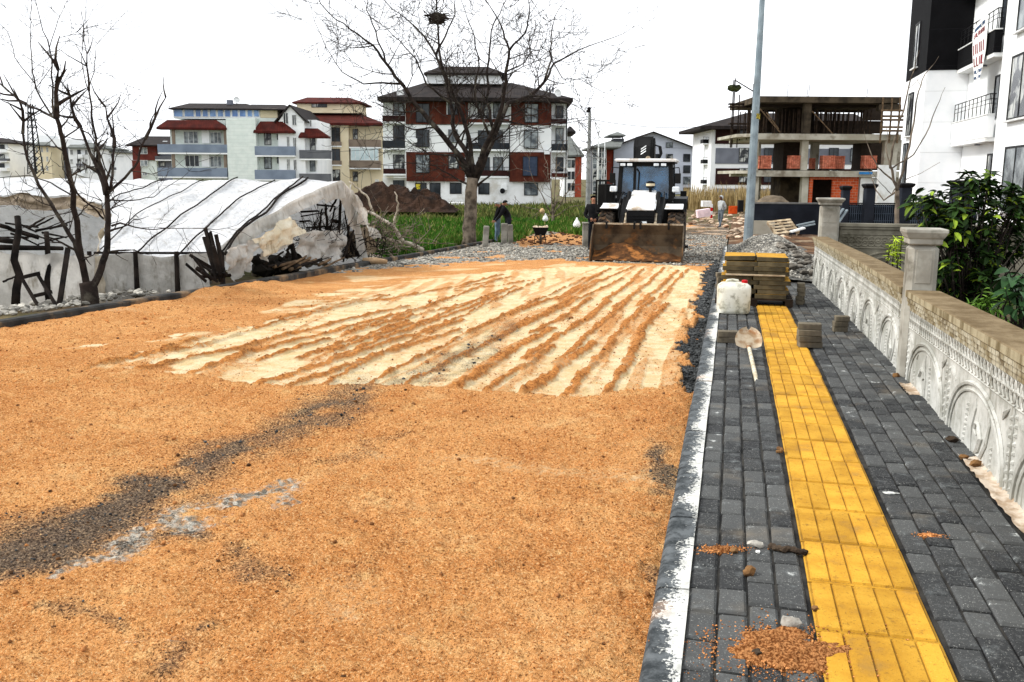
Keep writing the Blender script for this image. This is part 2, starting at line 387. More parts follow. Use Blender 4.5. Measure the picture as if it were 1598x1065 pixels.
def m_road():
    t = NT('road_sand'); v = t.co('World')
    at = t.node('Attribute', attribute_name='tone'); sp = t.node('SeparateColor'); t.l(at.outputs['Color'], sp.inputs[0]); r, g, b = sp.outputs
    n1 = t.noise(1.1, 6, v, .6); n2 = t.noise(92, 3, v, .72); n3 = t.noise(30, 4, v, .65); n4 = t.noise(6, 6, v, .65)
    o = t.mix(t.ramp(n1, .35, .65), lin((222, 160, 98)), lin((204, 138, 78)))
    o = t.mix(t.ramp(n4, .50, .75, 0, .7), o, lin((184, 114, 58)))
    o = t.mix(t.ramp(n4, .25, .47, .8, 0), o, lin((230, 184, 122))); nb = t.noise(2.3, 5, v, .6, .6); o = t.mix(t.ramp(nb, .52, .74, 0, .42), o, lin((170, 108, 58))); o = t.mix(t.ramp(nb, .24, .42, .5, 0), o, lin((238, 198, 140)))
    o = t.mix(t.ramp(n3, .50, .70, 0, .55), o, lin((146, 86, 42)))
    o = t.mix(t.ramp(n2, .52, .67, 0, .84), o, lin((104, 60, 28)))  # dark grain specks, partly standing in for shade between the grains
    o = t.mix(t.ramp(n2, .33, .47, .75, 0), o, lin((246, 206, 150)))
    ri = t.mix(t.ramp(n3, .4, .62), lin((212, 142, 76)), lin((150, 90, 42)))  # orange brown ridge sand, its dark tone also standing in for ridge shadows
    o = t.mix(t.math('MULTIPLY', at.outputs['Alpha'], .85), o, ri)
    p = t.mix(t.ramp(n4, .35, .65), lin((244, 226, 186)), lin((228, 200, 148)))
    p = t.mix(t.ramp(n3, .54, .74, 0, .7), p, lin((190, 138, 80)))
    c = t.mix(t.math('MULTIPLY', t.ramp(t.math('ADD', r, t.math('MULTIPLY', t.math('SUBTRACT', n3, .5), 1.1)), .2, .8), .95), o, p)
    vo = t.node('TexVoronoi'); vo.inputs['Scale'].default_value = 38; t.l(v, vo.inputs['Vector'])
    vs = t.node('SeparateColor'); t.l(vo.outputs['Color'], vs.inputs[0]); st = vs.outputs[0]
    gl = t.mix(t.ramp(st, 0, 1), lin((112, 108, 98)), lin((206, 200, 186)))
    gl = t.mix(t.ramp(n1, .5, .7, 0, .5), gl, lin((150, 122, 86)))
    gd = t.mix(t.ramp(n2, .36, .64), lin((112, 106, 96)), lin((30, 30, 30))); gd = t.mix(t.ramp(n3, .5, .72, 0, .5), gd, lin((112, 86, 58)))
    c = t.mix(t.ramp(t.math('ADD', b, t.math('MULTIPLY', t.math('SUBTRACT', n3, .5), 1.2)), .28, .74), c, gl)
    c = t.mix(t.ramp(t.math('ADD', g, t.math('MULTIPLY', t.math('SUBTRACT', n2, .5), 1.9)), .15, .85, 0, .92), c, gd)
    t.set(c, .95, spec=.06)
    vd = t.math('MULTIPLY', t.math('SUBTRACT', .5, vo.outputs['Distance']), t.math('ADD', g, b, True))
    h = t.math('ADD', t.math('ADD', t.math('MULTIPLY', n2, .9), n3), t.math('ADD', t.math('MULTIPLY', n4, .6), vd))
    t.bump(h, 1.0, .03); return t.m
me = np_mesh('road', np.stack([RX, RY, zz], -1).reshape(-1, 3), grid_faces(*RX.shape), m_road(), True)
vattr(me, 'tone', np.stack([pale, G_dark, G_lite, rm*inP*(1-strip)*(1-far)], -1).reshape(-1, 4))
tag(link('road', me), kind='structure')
def road_z(x, y):
    j = int(np.clip(np.searchsorted(rows, y), 1, len(rows)-1)); i = int(np.argmin(np.abs(RX[j]-x))); return float(zz[j, i])

# loose crumbs of sand and broken stone lying on the road
rng = random.Random(4)
def crumbs(name, n, mat, size, pick, seed):
    rg = np.random.RandomState(seed); V0 = np.array(ICO[1][0]); F0 = np.array(ICO[1][1])
    m_ = pick.ravel(); idx = np.nonzero(m_ > 0)[0]
    wgt = (m_[idx]/np.maximum(RY.ravel()[idx], 3)**.3); idx = rg.choice(idx, n, p=wgt/wgt.sum())
    x = RX.ravel()[idx]; y = RY.ravel()[idx]; z = zz.ravel()[idx]
    s = (size[0] + (size[1]-size[0])*rg.rand(n)**3)*np.clip(y/9, .38, 1.6)
    vv = V0[None]*(0.65+.6*rg.rand(n, len(V0), 1))*s[:, None, None]*np.array([1, 1, .8]); a = rg.rand(n)*6.28
    vx = vv[..., 0]*np.cos(a)[:, None] - vv[..., 1]*np.sin(a)[:, None]; vy = vv[..., 0]*np.sin(a)[:, None] + vv[..., 1]*np.cos(a)[:, None]
    v = np.stack([vx + (x + (rg.rand(n)-.5)*.05)[:, None], vy + (y + (rg.rand(n)-.5)*.05)[:, None], vv[..., 2] + (z + s*.25)[:, None]], -1).reshape(-1, 3)
    f = (F0[None] + (np.arange(n)*len(V0))[:, None, None]).reshape(-1, 3)
    return tag(link(name, np_mesh(name, v, f, mat)), kind='stuff')
m_sandgrain = pm('sand_grain', lin((196, 134, 78)), lin((140, 86, 44)), 9, .95, 0, var=.45, spec=.06)
m_gravel = pm('gravel_stone', lin((164, 160, 150)), lin((104, 102, 96)), 5, .9, 0, var=.5, spec=.2)
m_gravel_dark = pm('dark_stone', lin((70, 72, 72)), lin((40, 42, 42)), 5, .85, 0, var=.5, spec=.25)
crumbs('sand_crumbs', 30000, m_sandgrain, (.004, .011), ((1-pale)*(G_dark < .4)*(G_lite < .4)*(qx > -60)*(qy < 1120)*(RY < 13)), 1)
crumbs('sand_clods', 420, pm('sand_clod', lin((168, 112, 64)), lin((92, 66, 44)), 9, .95, 0, var=.5), (.010, .034), (1-pale)*(G_lite < .4)*(qx > -60)*(qy < 1120)*(RY < 12)*(1+3*(G_dark > .2)), 5)
crumbs('gravel', 14000, m_gravel, (.012, .03), 1.0*((G_lite > .5) & (RY < 45) & (RY > 9) & (qx > 300)), 2)
crumbs('dark_gravel', 12000, m_gravel_dark, (.007, .022), np.clip(G_dark-.3, 0, 1)*(qx > -60)*(RY < 30)*(qy < 1120)*(.10+6*strip), 3)

# ================================================================ RIGHT KERB, PAVEMENT
def m_kerb():
    t = NT('painted_kerb'); v = t.co('World'); ob = t.co('Object')
    sx = t.node('SeparateXYZ'); t.l(ob, sx.inputs[0])
    n = t.noise(14, 6, v, .7); n2 = t.noise(2.2, 4, v, .6); n3 = t.noise(70, 3, v, .7)
    dk = t.mix(t.ramp(n, .35, .65), lin((92, 96, 98)), lin((44, 48, 50)))
    wt = t.mix(t.ramp(n, .4, .7), lin((212, 212, 206)), lin((166, 166, 160)))
    e = t.math('ADD', t.math('MULTIPLY', sx.outputs[0], 9.), 1.0)          # 1 at the pavement side, falling to the road side
    k = t.math('ADD', t.math('ADD', e, t.math('MULTIPLY', t.math('SUBTRACT', n2, .5), 2.7)), t.math('ADD', t.math('MULTIPLY', t.math('SUBTRACT', n, .5), 1.9), t.math('MULTIPLY', t.math('SUBTRACT', n3, .5), 2.2)))
    c = t.mix(t.ramp(k, .50, .80), dk, wt)
    c = t.mix(t.ramp(n2, .58, .72, 0, .35), c, lin((178, 130, 84)))
    t.set(c, .9, spec=.12); t.bump(n3, .5, .006); return t.m
kerb_m = m_kerb()
def kerb_prof(w, h, r):
    return [(0, -h), (0, 0), (-w+r, 0), (-w+r*.45, -r*.13), (-w+r*.13, -r*.45), (-w, -r), (-w-.012, -h)]
kerb = tag(link('kerb', None, None), kind='structure')
kp = kerb_prof(.125, .24, .04); KL = .75
ksm = MB().prism(kp, 0.008, KL-.008, lambda u, v, w_: (u, w_, v)).mesh('kerbstone', kerb_m, smooth=rad(50))
y = 1.0; rng = random.Random(11); i = 0
while y < 33:
    sl = (zf(y+KL)-zf(y))/KL
    link('kerbstone', ksm, kerb, (-.085 - .0028*y + rng.uniform(-.003, .003), y, zf(y) + .012 + rng.uniform(-.003, .003)), (math.atan(sl), 0, .0028)); y += KL
def m_paver():
    t = NT('charcoal_paver'); v = t.co('World'); n = t.noise(9, 6, v, .7); n2 = t.noise(60, 4, v, .7); n3 = t.noise(2.0, 4, v, .6)
    r = t.rnd()
    c = t.mix(t.ramp(r, 0, 1), lin((45, 46, 47)), lin((80, 81, 80)))
    c = t.mix(t.ramp(n2, .5, .72, 0, .6), c, lin((94, 95, 94)))
    c = t.mix(t.ramp(n, .52, .74, 0, .62), c, lin((112, 116, 116)))
    c = t.mix(t.ramp(t.math('ADD', n, t.math('MULTIPLY', r, .10)), .70, .76, 0, .75), c, lin((190, 192, 188)))
    c = t.mix(t.ramp(t.noise(170, 2, v, .6), .64, .70, 0, .75), c, lin((168, 168, 162))); c = t.mix(t.ramp(n3, .55, .75, 0, .4), c, lin((128, 116, 98)))
    t.set(c, .85, spec=.10); t.bump(n2, .6, .005); return t.m
pav_m = m_paver()
pavement = MB()
for j in range(40):
    y0 = .6 + j*.45; y1 = y0 + .45
    pavement.add([(-.085-.0028*y0, y0, zf(y0)-.012), (1.36, y0, zf(y0)-.012), (1.36, y1, zf(y1)-.012), (-.085-.0028*y1, y1, zf(y1)-.012),
                  (-.085-.0028*y0, y0, zf(y0)-.15), (1.36, y0, zf(y0)-.15), (1.36, y1, zf(y1)-.15), (-.085-.0028*y1, y1, zf(y1)-.15)], [(0,1,2,3),(7,6,5,4),(4,5,1,0),(5,6,2,1),(6,7,3,2),(7,4,0,3)])
bed_m = pm('bedding_sand', lin((58, 56, 52)), lin((30, 30, 30)), 6, .95, .4)
pavement = tag(pavement.build('pavement', bed_m), kind='structure')
pvm = []
for k in range(5):
    b = MB().chbox(-.0485, .0485, -.0945, .0945, -.055, 0, .009)
    rr = random.Random(k); b.v = [(x+rr.uniform(-.0016, .0016), y+rr.uniform(-.002, .002), z+(rr.uniform(-.0016, .0012) if z > -.03 else 0)) for x, y, z in b.v]
    pvm.append(b.mesh('paver', pav_m))
spots = []
rng = random.Random(21)
for c in range(4):
    x = -.035 + c*.1035
    for r in range(80):
        y = 1.6 + r*.2015 + [0, .012, .104, .11][c]
        if y < 16.8: spots.append((x - .0028*y*(1-c/5), y))
for c in range(6):
    x = .787 + c*.1035
    for r in range(80):
        y = 1.55 + r*.2015 + (c % 2)*.1
        if y > 16.8 or x > 1.365: continue
        if c == 5 and (y < 5.35 or 6.9 < y < 7.35): continue      # the last course is not laid here yet
        spots.append((x + .0045*y, y))
def vis(p): 
    q = proj_np(np.array(p[0]), np.array(p[1]), np.array(zf(p[1]))); return 0 < q[0] < 1640 and 0 < q[1] < 1110 and p[1] > 2
key = sorted(spots, key=lambda p: (not vis(p), p[1])); big = key[:300]; rest = key[300:]
def pav_pose(p): return (p[0]+rng.uniform(-.002, .002), p[1]+rng.uniform(-.003, .003), zf(p[1])+rng.uniform(-.004, .004)), (math.atan((zf(p[1]+.1)-zf(p[1]-.1))/.2)+rng.uniform(-.022, .022), rng.uniform(-.022, .022), rng.uniform(-.012, .012))
for p in big:
    l_, r_ = pav_pose(p); link('paver', rng.choice(pvm), pavement, l_, r_)
mb = MB()
for p in rest:
    l_, r_ = pav_pose(p); mb.M = Matrix.Translation(l_) @ Euler(r_).to_matrix().to_4x4(); mb.chbox(-.0485, .0485, -.0945, .0945, -.05, 0, .009)
tag(mb.build('paver', pav_m, pavement), kind='stuff')
# tactile strip
def m_tile(name, a, b, dirt):
    t = NT(name); v = t.co('World'); n = t.noise(26, 5, v, .7); n2 = t.noise(5, 4, v, .6); n3 = t.noise(110, 3, v, .7)
    c = t.mix(t.ramp(n2, .35, .65), a, b)
    c = t.mix(t.ramp(n, .56, .74, 0, dirt), c, lin((116, 84, 40)))
    c = t.mix(t.ramp(n3, .58, .70, 0, .8*dirt), c, lin((84, 62, 32)))
    c = t.mix(t.ramp(n2, .56, .72, 0, .8*dirt), c, lin((150, 116, 62)))
    c = t.mix(t.ramp(n3, .25, .36, .25, 0), c, lin((250, 222, 150)))
    k = t.ramp(t.rnd(), 0, 1, .84, 1.08); cc = t.node('CombineColor'); [t.l(k, cc.inputs[i]) for i in range(3)]
    c = t.mix(1., c, cc.outputs[0], 'MULTIPLY')
    t.set(c, .88, spec=.08); t.bump(n3, .5, .004); return t.m
til_m = m_tile('yellow_tactile', lin((200, 152, 54)), lin((178, 130, 42)), .75)
til_d = m_tile('dirty_shaded_groove', lin((176, 134, 48)), lin((132, 98, 38)), .8)  # groove floors: dirt, plus the shade of the grooves put into the colour
def tile_mesh(mat, w=.4, h=.055, name='tactile_tile'):
    b = MB().chbox(-w/2+.003, w/2-.003, -w/2+.003, w/2-.003, -h, -.0065, .004)
    for k in range(5):
        x0 = -w/2 + .012 + k*(w-.024)/5 + .003; x1 = x0 + (w-.024)/5 - .006; a, c_ = -w/2+.012, w/2-.012
        b.add([(x0, a, -.0065), (x1, a, -.0065), (x1, c_, -.0065), (x0, c_, -.0065), (x0+.003, a+.004, .001), (x1-.003, a+.004, .001), (x1-.003, c_-.004, .001), (x0+.003, c_-.004, .001)],
              [(0,1,5,4),(1,2,6,5),(2,3,7,6),(3,0,4,7),(4,5,6,7)])
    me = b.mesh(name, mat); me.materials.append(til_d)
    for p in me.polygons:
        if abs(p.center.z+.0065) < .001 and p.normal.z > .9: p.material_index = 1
    return me
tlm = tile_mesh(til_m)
y = G(1283, 985).y - .2 - .404*3
while y < 12.9:
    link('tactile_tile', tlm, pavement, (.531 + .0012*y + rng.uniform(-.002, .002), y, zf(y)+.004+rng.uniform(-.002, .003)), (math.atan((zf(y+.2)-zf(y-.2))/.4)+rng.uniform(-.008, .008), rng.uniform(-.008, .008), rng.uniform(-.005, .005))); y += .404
# pale sand bed along the foot of the wall, where the last course is missing
mb = MB(); rg = random.Random(3)
for a, b in ((2.2, 5.42), (6.95, 7.4)):
    def fn(u, v, a=a, b=b):
        y = a + (b-a)*v; x = 1.262 + .0045*y*.8 + u*.11; return (x + rg.uniform(-.006, .006), y, zf(y) + .004 - .012*math.sin(PI*u) + rg.uniform(-.005, .006) + .012*u)
    mb.grid(fn, 6, 90)
tag(mb.build('bedding_strip', pm('pale_bedding', lin((206, 192, 174)), lin((166, 144, 120)), 12, .95, .6, 60), pavement, smooth=True), kind='stuff')

# ================================================================ LEFT KERB
lk_m = pm('dark_kerb', lin((66, 66, 64)), lin((38, 38, 38)), 3, .85, .35, 40, stain=lin((140, 116, 88)), sscale=1.6, var=.15, coord='World')
lk = tag(link('kerb', None, None), kind='structure')
lkm = MB().prism([(0, -.22), (0, -.02), (-.02, 0), (-.13, 0), (-.15, -.02), (-.15, -.3)], .004, .996, lambda u, v, w_: (u, w_, v)).mesh('kerbstone', lk_m)
y = 5.0
while y < 34:
    x0, x1 = float(LKX(y)), float(LKX(y+1)); ln = math.hypot(x1-x0, 1)
    o = link('kerbstone', lkm, lk, (x0+.012, y, zf(y)+.02), (math.atan(zf(y+1)-zf(y)), 0, -math.atan2(x1-x0, 1))); y += 1/ln
# ================================================================ ORNATE CONCRETE WALL
conc = pm('weathered_concrete', lin((206, 206, 200)), lin((168, 168, 160)), 3, .9, .35, 45, stain=lin((104, 98, 82)), sscale=2.4, bd=.006, coord='World')
conc_d = pm('grey_concrete', lin((128, 124, 110)), lin((98, 94, 82)), 3, .9, .35, 45, stain=lin((66, 62, 50)), sscale=2.5, bd=.006, coord='World')
def m_cap():
    t = NT('mossy_coping'); v = t.co('World'); n = t.noise(5, 6, v, .7); n2 = t.noise(40, 5, v, .7); n3 = t.noise(10, 4, v, .6, stretch=(1, 1, .12))
    top = t.mix(t.ramp(n, .35, .65), lin((126, 110, 84)), lin((96, 80, 56)))
    top = t.mix(t.ramp(n2, .55, .75, 0, .6), top, lin((70, 60, 44)))
    sid = t.mix(t.ramp(n3, .40, .66), lin((160, 150, 124)), lin((104, 92, 66)))
    sx = t.node('SeparateXYZ'); t.l(t.node('NewGeometry').outputs['True Normal'], sx.inputs[0])
    t.set(t.mix(t.ramp(sx.outputs[2], .4, .8), sid, top), .95, spec=.1); t.bump(n2, .6, .008); return t.m
cap_m = m_cap()
def m_wall():
    t = NT('streaked_concrete'); v = t.co('World'); n = t.noise(4, 6, v, .7); n2 = t.noise(50, 4, v, .7); st = t.noise(16, 5, v, .65, stretch=(1, 1, .10))
    c = t.mix(t.ramp(n, .35, .65), lin((194, 194, 188)), lin((152, 152, 144)))
    c = t.mix(t.ramp(st, .54, .72, 0, .7), c, lin((112, 108, 94)))
    c = t.mix(t.ramp(n2, .58, .75, 0, .6), c, lin((98, 96, 86)))
    t.set(c, .92, spec=.06); t.bump(n2, .25, .004); return t.m
wall_m = m_wall()
wall_c = pm('stained_block', lin((176, 170, 150)), lin((128, 116, 88)), 7, .92, .35, 45, stain=lin((84, 70, 46)), sscale=9, bd=.006, coord='World')
def wall_top(y): return float(np.interp(y, [2, 4.67, 5.92, 7.9, 8.2, 10.73, 16.8], [.78, .72, .70, .66, .67, .64, .53]))
def WX(y): return 1.345 + .0032*(y - 4)
def wall_section(label, ya, yb, npan):
    t = thing('garden_wall', label, 'wall', (WX((ya+yb)/2), (ya+yb)/2, zf((ya+yb)/2)))
    inv = Matrix.Translation((-t.location.x, -t.location.y, -t.location.z))
    def fn(o): o.M = inv; return o
    # structural core and coping follow the slope of the street
    N = 10
    core = fn(MB()); cap = fn(MB()); rowsm = fn(MB())
    def strip(mb, x0, x1, f0, f1, y0, y1):
        vs = []
        for k in range(N+1):
            y = y0 + (y1-y0)*k/N; x = WX(y); vs += [(x+x0, y, f0(y)), (x+x1, y, f0(y)), (x+x1, y, f1(y)), (x+x0, y, f1(y))]
        fs = [(k*4+a, k*4+b, k*4+4+b, k*4+4+a) for k in range(N) for a, b in ((1,0),(2,1),(3,2),(0,3))]
        fs += [(0,1,2,3), (N*4+3, N*4+2, N*4+1, N*4)]
        mb.add(vs, fs)
    strip(core, .03, .16, lambda y: zf(y)-.15, lambda y: wall_top(y)-.055, ya, yb)
    core.build('wall_core', wall_m, t)
    strip(cap, -.035, .215, lambda y: wall_top(y)-.055, wall_top, ya, yb)
    cap.build('coping', cap_m, t, bevel=.006)
    for r in range(3):                                    # three corbelled courses of small blocks under the coping
        z1 = -.058 - r*.034; x0 = -.024 + r*.013; L_ = .075; n = int((yb-ya)/L_)
        for k in range(n):
            y0 = ya + (k + .5*(r % 2)*.9)*L_; y1 = min(y0 + L_ - .008, yb)
            if y1 - y0 < .02: continue
            x = WX(y0); za, zb = wall_top(y0)+z1, wall_top(y1)+z1
            rowsm.add([(x+x0, y0, za-.027), (x+.06, y0, za-.027), (x+.06, y1, zb-.027), (x+x0, y1, zb-.027), (x+x0, y0, za), (x+.06, y0, za), (x+.06, y1, zb), (x+x0, y1, zb)],
                      [(3,2,1,0),(4,5,6,7),(0,1,5,4),(1,2,6,5),(2,3,7,6),(3,0,4,7)])
    rowsm.build('block_course', wall_c, t)
    PW = (yb-ya)/npan
    for i in range(npan):
        y0 = ya + i*PW; y1 = y0 + PW; yc = (y0+y1)/2; x = WX(yc)
        b0 = zf(yc) - .02; tp = wall_top(yc) - .155; Hh = tp - b0; sl = (wall_top(y1)-wall_top(y0))/PW
        def Q(u, v, o=0.): return (x + .03 - o + .0032*u, yc + u, b0 + v + sl*u)        # u along the wall, v up, o outward
        slab = fn(MB()); hw = PW/2 - .012
        slab.add([Q(-hw, -.1, .012), Q(hw, -.1, .012), Q(hw, Hh+.02, .012), Q(-hw, Hh+.02, .012), Q(-hw, -.1, -.02), Q(hw, -.1, -.02), Q(hw, Hh+.02, -.02), Q(-hw, Hh+.02, -.02)],
                 [(0,1,2,3),(7,6,5,4),(1,0,4,5),(2,1,5,6),(3,2,6,7),(0,3,7,4)])
        pan = slab.build('wall_panel', wall_m, t, bevel=.004)
        rel = fn(MB()); o0 = .012
        # lattice frieze of interlaced rings with a bead in each
        n = int(2*hw/.072); st = 2*hw/n
        for k in range(n):
            for r_ in (0, 1):
                cu = -hw + (k+.5)*st; cv = Hh - .035 - r_*.058
                rel.tube([Q(cu+.034*math.cos(a), cv+.034*math.sin(a), o0+.004) for a in np.linspace(0, 2*PI, 9)], .0065, 4, False)
            rel.tube([Q(-hw+k*st, Hh-.064, o0), Q(-hw+k*st, Hh-.064, o0+.014)], [.018, .006], 6)
        rel.tube([Q(-hw, Hh-.135, o0+.003), Q(hw, Hh-.135, o0+.003)], .008, 4)
        rel.tube([Q(-hw, Hh-.003, o0+.003), Q(hw, Hh-.003, o0+.003)], .006, 4)
        # pair of round arches
        A = hw - .075; B = Hh - .175
        for q, rr in ((1., .014), (.9, .009)):
            rel.tube([Q(A*q*math.cos(a), B*q*max(0, math.sin(a))**.85, o0+.003) for a in np.linspace(0, PI, 23)], rr, 5)
        for s in (-1, 1):                                 # beaded uprights beside the arch
            for k in range(int((Hh-.15)/.045)): rel.tube([Q(s*(hw-.03), .02+k*.045, o0-.002), Q(s*(hw-.03), .02+k*.045, o0+.013)], [.017, .007], 5)
            rel.tube([Q(s*(hw-.006), 0, o0), Q(s*(hw-.006), Hh-.14, o0)], .006, 4)
            # spandrel leaf
            rel.tube([Q(s*A*.82, B*.83, o0), Q(s*A*.93, B*.96, o0+.006), Q(s*A*1.0, B*1.04, o0)], [.004, .016, .003], 5)
        # tendrils and bead strings inside the arch
        s = 1 if i % 2 else -1
        rel.tube([Q(s*A*u, B*v, o0+.004) for u, v in ((.05,.05),(.20,.18),(.28,.36),(.18,.52),(.06,.50),(.03,.40),(.10,.34))], [.006,.016,.018,.015,.012,.009,.004], 5)
        rel.tube([Q(s*A*u, B*v, o0+.003) for u, v in ((.12,.08),(.30,.12),(.44,.34),(.50,.62),(.46,.72))], [.004,.013,.012,.009,.003], 5)
        rel.tube([Q(s*A*u, B*v, o0+.003) for u, v in ((-.05,.05),(-.08,.40),(.02,.70),(.0,.82))], [.004,.010,.009,.003], 5)
        for k in range(9): rel.tube([Q(-s*A*(.34-.01*k), B*(.06+.075*k), o0-.002), Q(-s*A*(.34-.01*k), B*(.06+.075*k), o0+.013)], [.015, .006], 5)
        for k in range(5): rel.tube([Q(s*A*.60, B*(.06+.075*k), o0-.002), Q(s*A*.60, B*(.06+.075*k), o0+.012)], [.013, .005], 5)
        rel.build('relief', wall_m, pan, smooth=rad(40))
    return t
ya_ = G(1410, 590).y
wall_section('pale ornate concrete garden wall with brown coping, nearest the camera on the right', 1.9, 7.62, 4)
wall_section('pale ornate concrete garden wall with brown coping, between the two square pillars', 7.86, 16.9, 7)
pil_m = pm('pillar_concrete', lin((172, 170, 160)), lin((136, 132, 122)), 3, .9, .3, 45, stain=lin((94, 90, 78)), sscale=2.6, bd=.006, coord='World')
def pillar(x, y, ztop, wdt, label):
    z0 = zf(y) - .1; h = ztop - z0; t = thing('wall_pillar', label, 'pillar', (x, y, z0))
    b = MB(); s = wdt/2*math.sqrt(2)
    b.lathe([(s, 0), (s, h-.12)], 4, rot=PI/4); b.build('shaft', pil_m, t, bevel=.035)
    b = MB(); b.box(-wdt/2+.05, wdt/2-.05, -wdt/2-.004, -wdt/2+.02, h-.42, h-.16); b.build('recess_panel', pil_m, t, bevel=.004)
    b = MB(); b.lathe([(s*.98, h-.125), (s*1.12, h-.115), (s*1.12, h-.075), (s*1.2, h-.07), (s*1.36, h-.035), (s*1.4, h-.03), (s*1.4, h-.005), (s*1.36, h), (s*.4, h+.004)], 4, rot=PI/4)
    b.build('cap', pil_m, t, bevel=.004)
pillar(1.44, 7.74, 1.135, .215, 'square concrete pillar with moulded cap, nearer of the two on the wall')
pillar(1.62, 17.05, 1.19, .32, 'square concrete pillar with moulded cap, farther one where the garden walls meet')
# darker back wall of the garden, running off to the right from the far pillar
def back_wall():
    t = thing('garden_wall', 'dark grey ornate concrete wall behind the shrub, running off right from the far pillar', 'wall', (1.8, 17.05, zf(17)))
    b = MB(); b.box(0, 9.5, -.05, .08, -.3, 1.0); b.build('wall_core', conc_d, t)
    b = MB(); b.box(-.02, 9.5, -.11, .14, 1.004, 1.06); b.box(0, 9.5, -.085, .1, .96, 1.0); b.build('coping', conc_d, t, bevel=.006)
    for i in range(6):
        b = MB(); x0 = .05+i*1.55; W = 1.5
        for r_ in (0, 1): 
            for k in range(14): 
                cx = x0 + (k+.5)*W/14; b.tube([(cx+.055*math.cos(a), -.055, .72+r_*.06+.05*math.sin(a)) for a in np.linspace(0, 2*PI, 9)], .009, 4, False)
        b.tube([(x0, -.052, .87), (x0+W, -.052, .87)], .012, 4); b.tube([(x0, -.052, .64), (x0+W, -.052, .64)], .012, 4)
        for q in (1., .86): b.tube([(x0+W/2+.66*q*math.cos(a), -.054, -.05+.62*q*math.sin(a)) for a in np.linspace(0, PI, 19)], .018, 5)
        b.tube([(x0+W/2+u, -.054, v) for u, v in ((.0,.0),(.15,.12),(.2,.3),(.1,.42),(.02,.36))], [.01,.02,.02,.015,.006], 5)
        b.build('relief', conc_d, t, smooth=rad(40))
back_wall()
# garden soil behind the wall
def gs(u, v):
    x = 1.55 + 12*u; y = 1.0 + 16*v; return (x, y, zf(y) + .02 + .10*(float(fbm(x*1.5, y*1.5, 3, 4))-.5))
tag(MB().grid(gs, 24, 32).build('garden_soil', pm('soil', lin((72, 58, 42)), lin((44, 52, 28)), 2, .95, .6, 18, bd=.03, coord='World')), kind='structure')

# ================================================================ THINGS ON THE PAVEMENT
stone_side = pm('tile_side', lin((98, 88, 66)), lin((66, 60, 46)), 6, .9, .3, 50, var=.22)
wood_d = pm('dark_wood', lin((58, 46, 36)), lin((32, 26, 22)), 4, .9, .4, 20, coord='Object')
wood_l = pm('raw_timber', lin((196, 178, 150)), lin((150, 130, 104)), 5, .85, .3, 30)
wood_m = pm('old_timber', lin((118, 98, 76)), lin((82, 66, 50)), 5, .9, .3, 30)
rng = random.Random(8)
sx0, sy0 = .31, 12.95; sz0 = zf(sy0) + .004
pt = thing('pallet', 'dark wooden pallet under the stack of yellow tiles', 'pallet', (sx0, sy0, sz0))
for k in range(5): MB().box(-.5, .5, -.42+k*.19, -.30+k*.19, .085, .105).build('deck_board', wood_d, pt)
for k in range(3): MB().box(-.5+k*.45, -.4+k*.45, -.42, .46, 0, .083).build('bearer', wood_d, pt)
def tl_mesh(top):
    b = MB(); b.box(-.2, .2, -.2, .2, 0, .058); me = b.mesh('paving_tile', stone_side, bevel=.004)
    me.materials.append(til_m)
    if top:
        for p in me.polygons:
            if p.normal.z > .9: p.material_index = 1
    return me
tm_side, tm_top = tl_mesh(False), tl_mesh(True)
NL = 9
for lay in range(NL):
    for ix in range(2):
        for iy in range(2):
            jx = rng.uniform(-.02, .02) + (.035 if lay % 2 else -.02); jy = rng.uniform(-.012, .012)
            if lay == NL-1: jx = .0
            x = sx0 - .2 + ix*.41 + jx; yy = sy0 - .2 + iy*.41 + jy
            o = link('paving_tile', tm_top, None, (x, yy, sz0 + .106 + lay*.0605), (0, 0, rng.uniform(-.012, .012)))
            if lay == NL-1 and iy == 0:
                tag(o, ('left' if ix == 0 else 'right') + ' one of the two yellow tiles facing us on top of the pallet stack', 'paving tile', 'tiles stacked on the pallet')
                o.rotation_euler = (rng.uniform(-.01, .02), (-.03 if ix == 0 else .01), rng.uniform(-.02, .02))
                o.location.z += .012 if ix == 0 else .004
            else:
                ly = ['bottom', 'second', 'third', 'fourth', 'fifth', 'sixth', 'seventh', 'eighth', 'topmost'][lay]
                tag(o, f"{('left', 'right')[ix]} {('front', 'back')[iy]} tile in the {ly} layer from the ground of the pallet stack", 'paving tile', 'tiles stacked on the pallet')
pl = MB().box(-.34, .42, -.012, .03, 0, .018).build('timber_lath', wood_l); pl.location = (sx0-.04, sy0-.43, sz0+.106+.0605*5); tag(pl, 'thin pale timber lath across the front of the tile stack', 'lath')
# jerry can
jp = G(1147, 489); jc = thing('jerry_can', 'dirty white plastic jerry can with a red cap beside the tile stack', 'jerry can', (.045, 11.55, zf(11.55)), .12)
bm_ = MB(); prof = [(.15, 0), (.185, .015), (.195, .05), (.198, .30), (.19, .345), (.15, .375), (.06, .385)]
vs = []; n = 28
for r, z in prof:
    for k in range(n):
        t_ = 2*PI*k/n; c_, s_ = math.cos(t_), math.sin(t_); e = .5
        vs.append((r*math.copysign(abs(c_)**e, c_)*1.0, r*math.copysign(abs(s_)**e, s_)*.82, z))
bm_.add(vs, [(i*n+k, i*n+(k+1) % n, (i+1)*n+(k+1) % n, (i+1)*n+k) for i in range(len(prof)-1) for k in range(n)] + [tuple(range(n-1, -1, -1)), tuple((len(prof)-1)*n+k for k in range(n))])
jm = pm('jerry_plastic', lin((226, 226, 214)), lin((206, 204, 184)), 5, .5, .1, 30, stain=lin((120, 116, 96)), sscale=9, spec=.4)
bm_.build('body', jm, jc, smooth=rad(50))
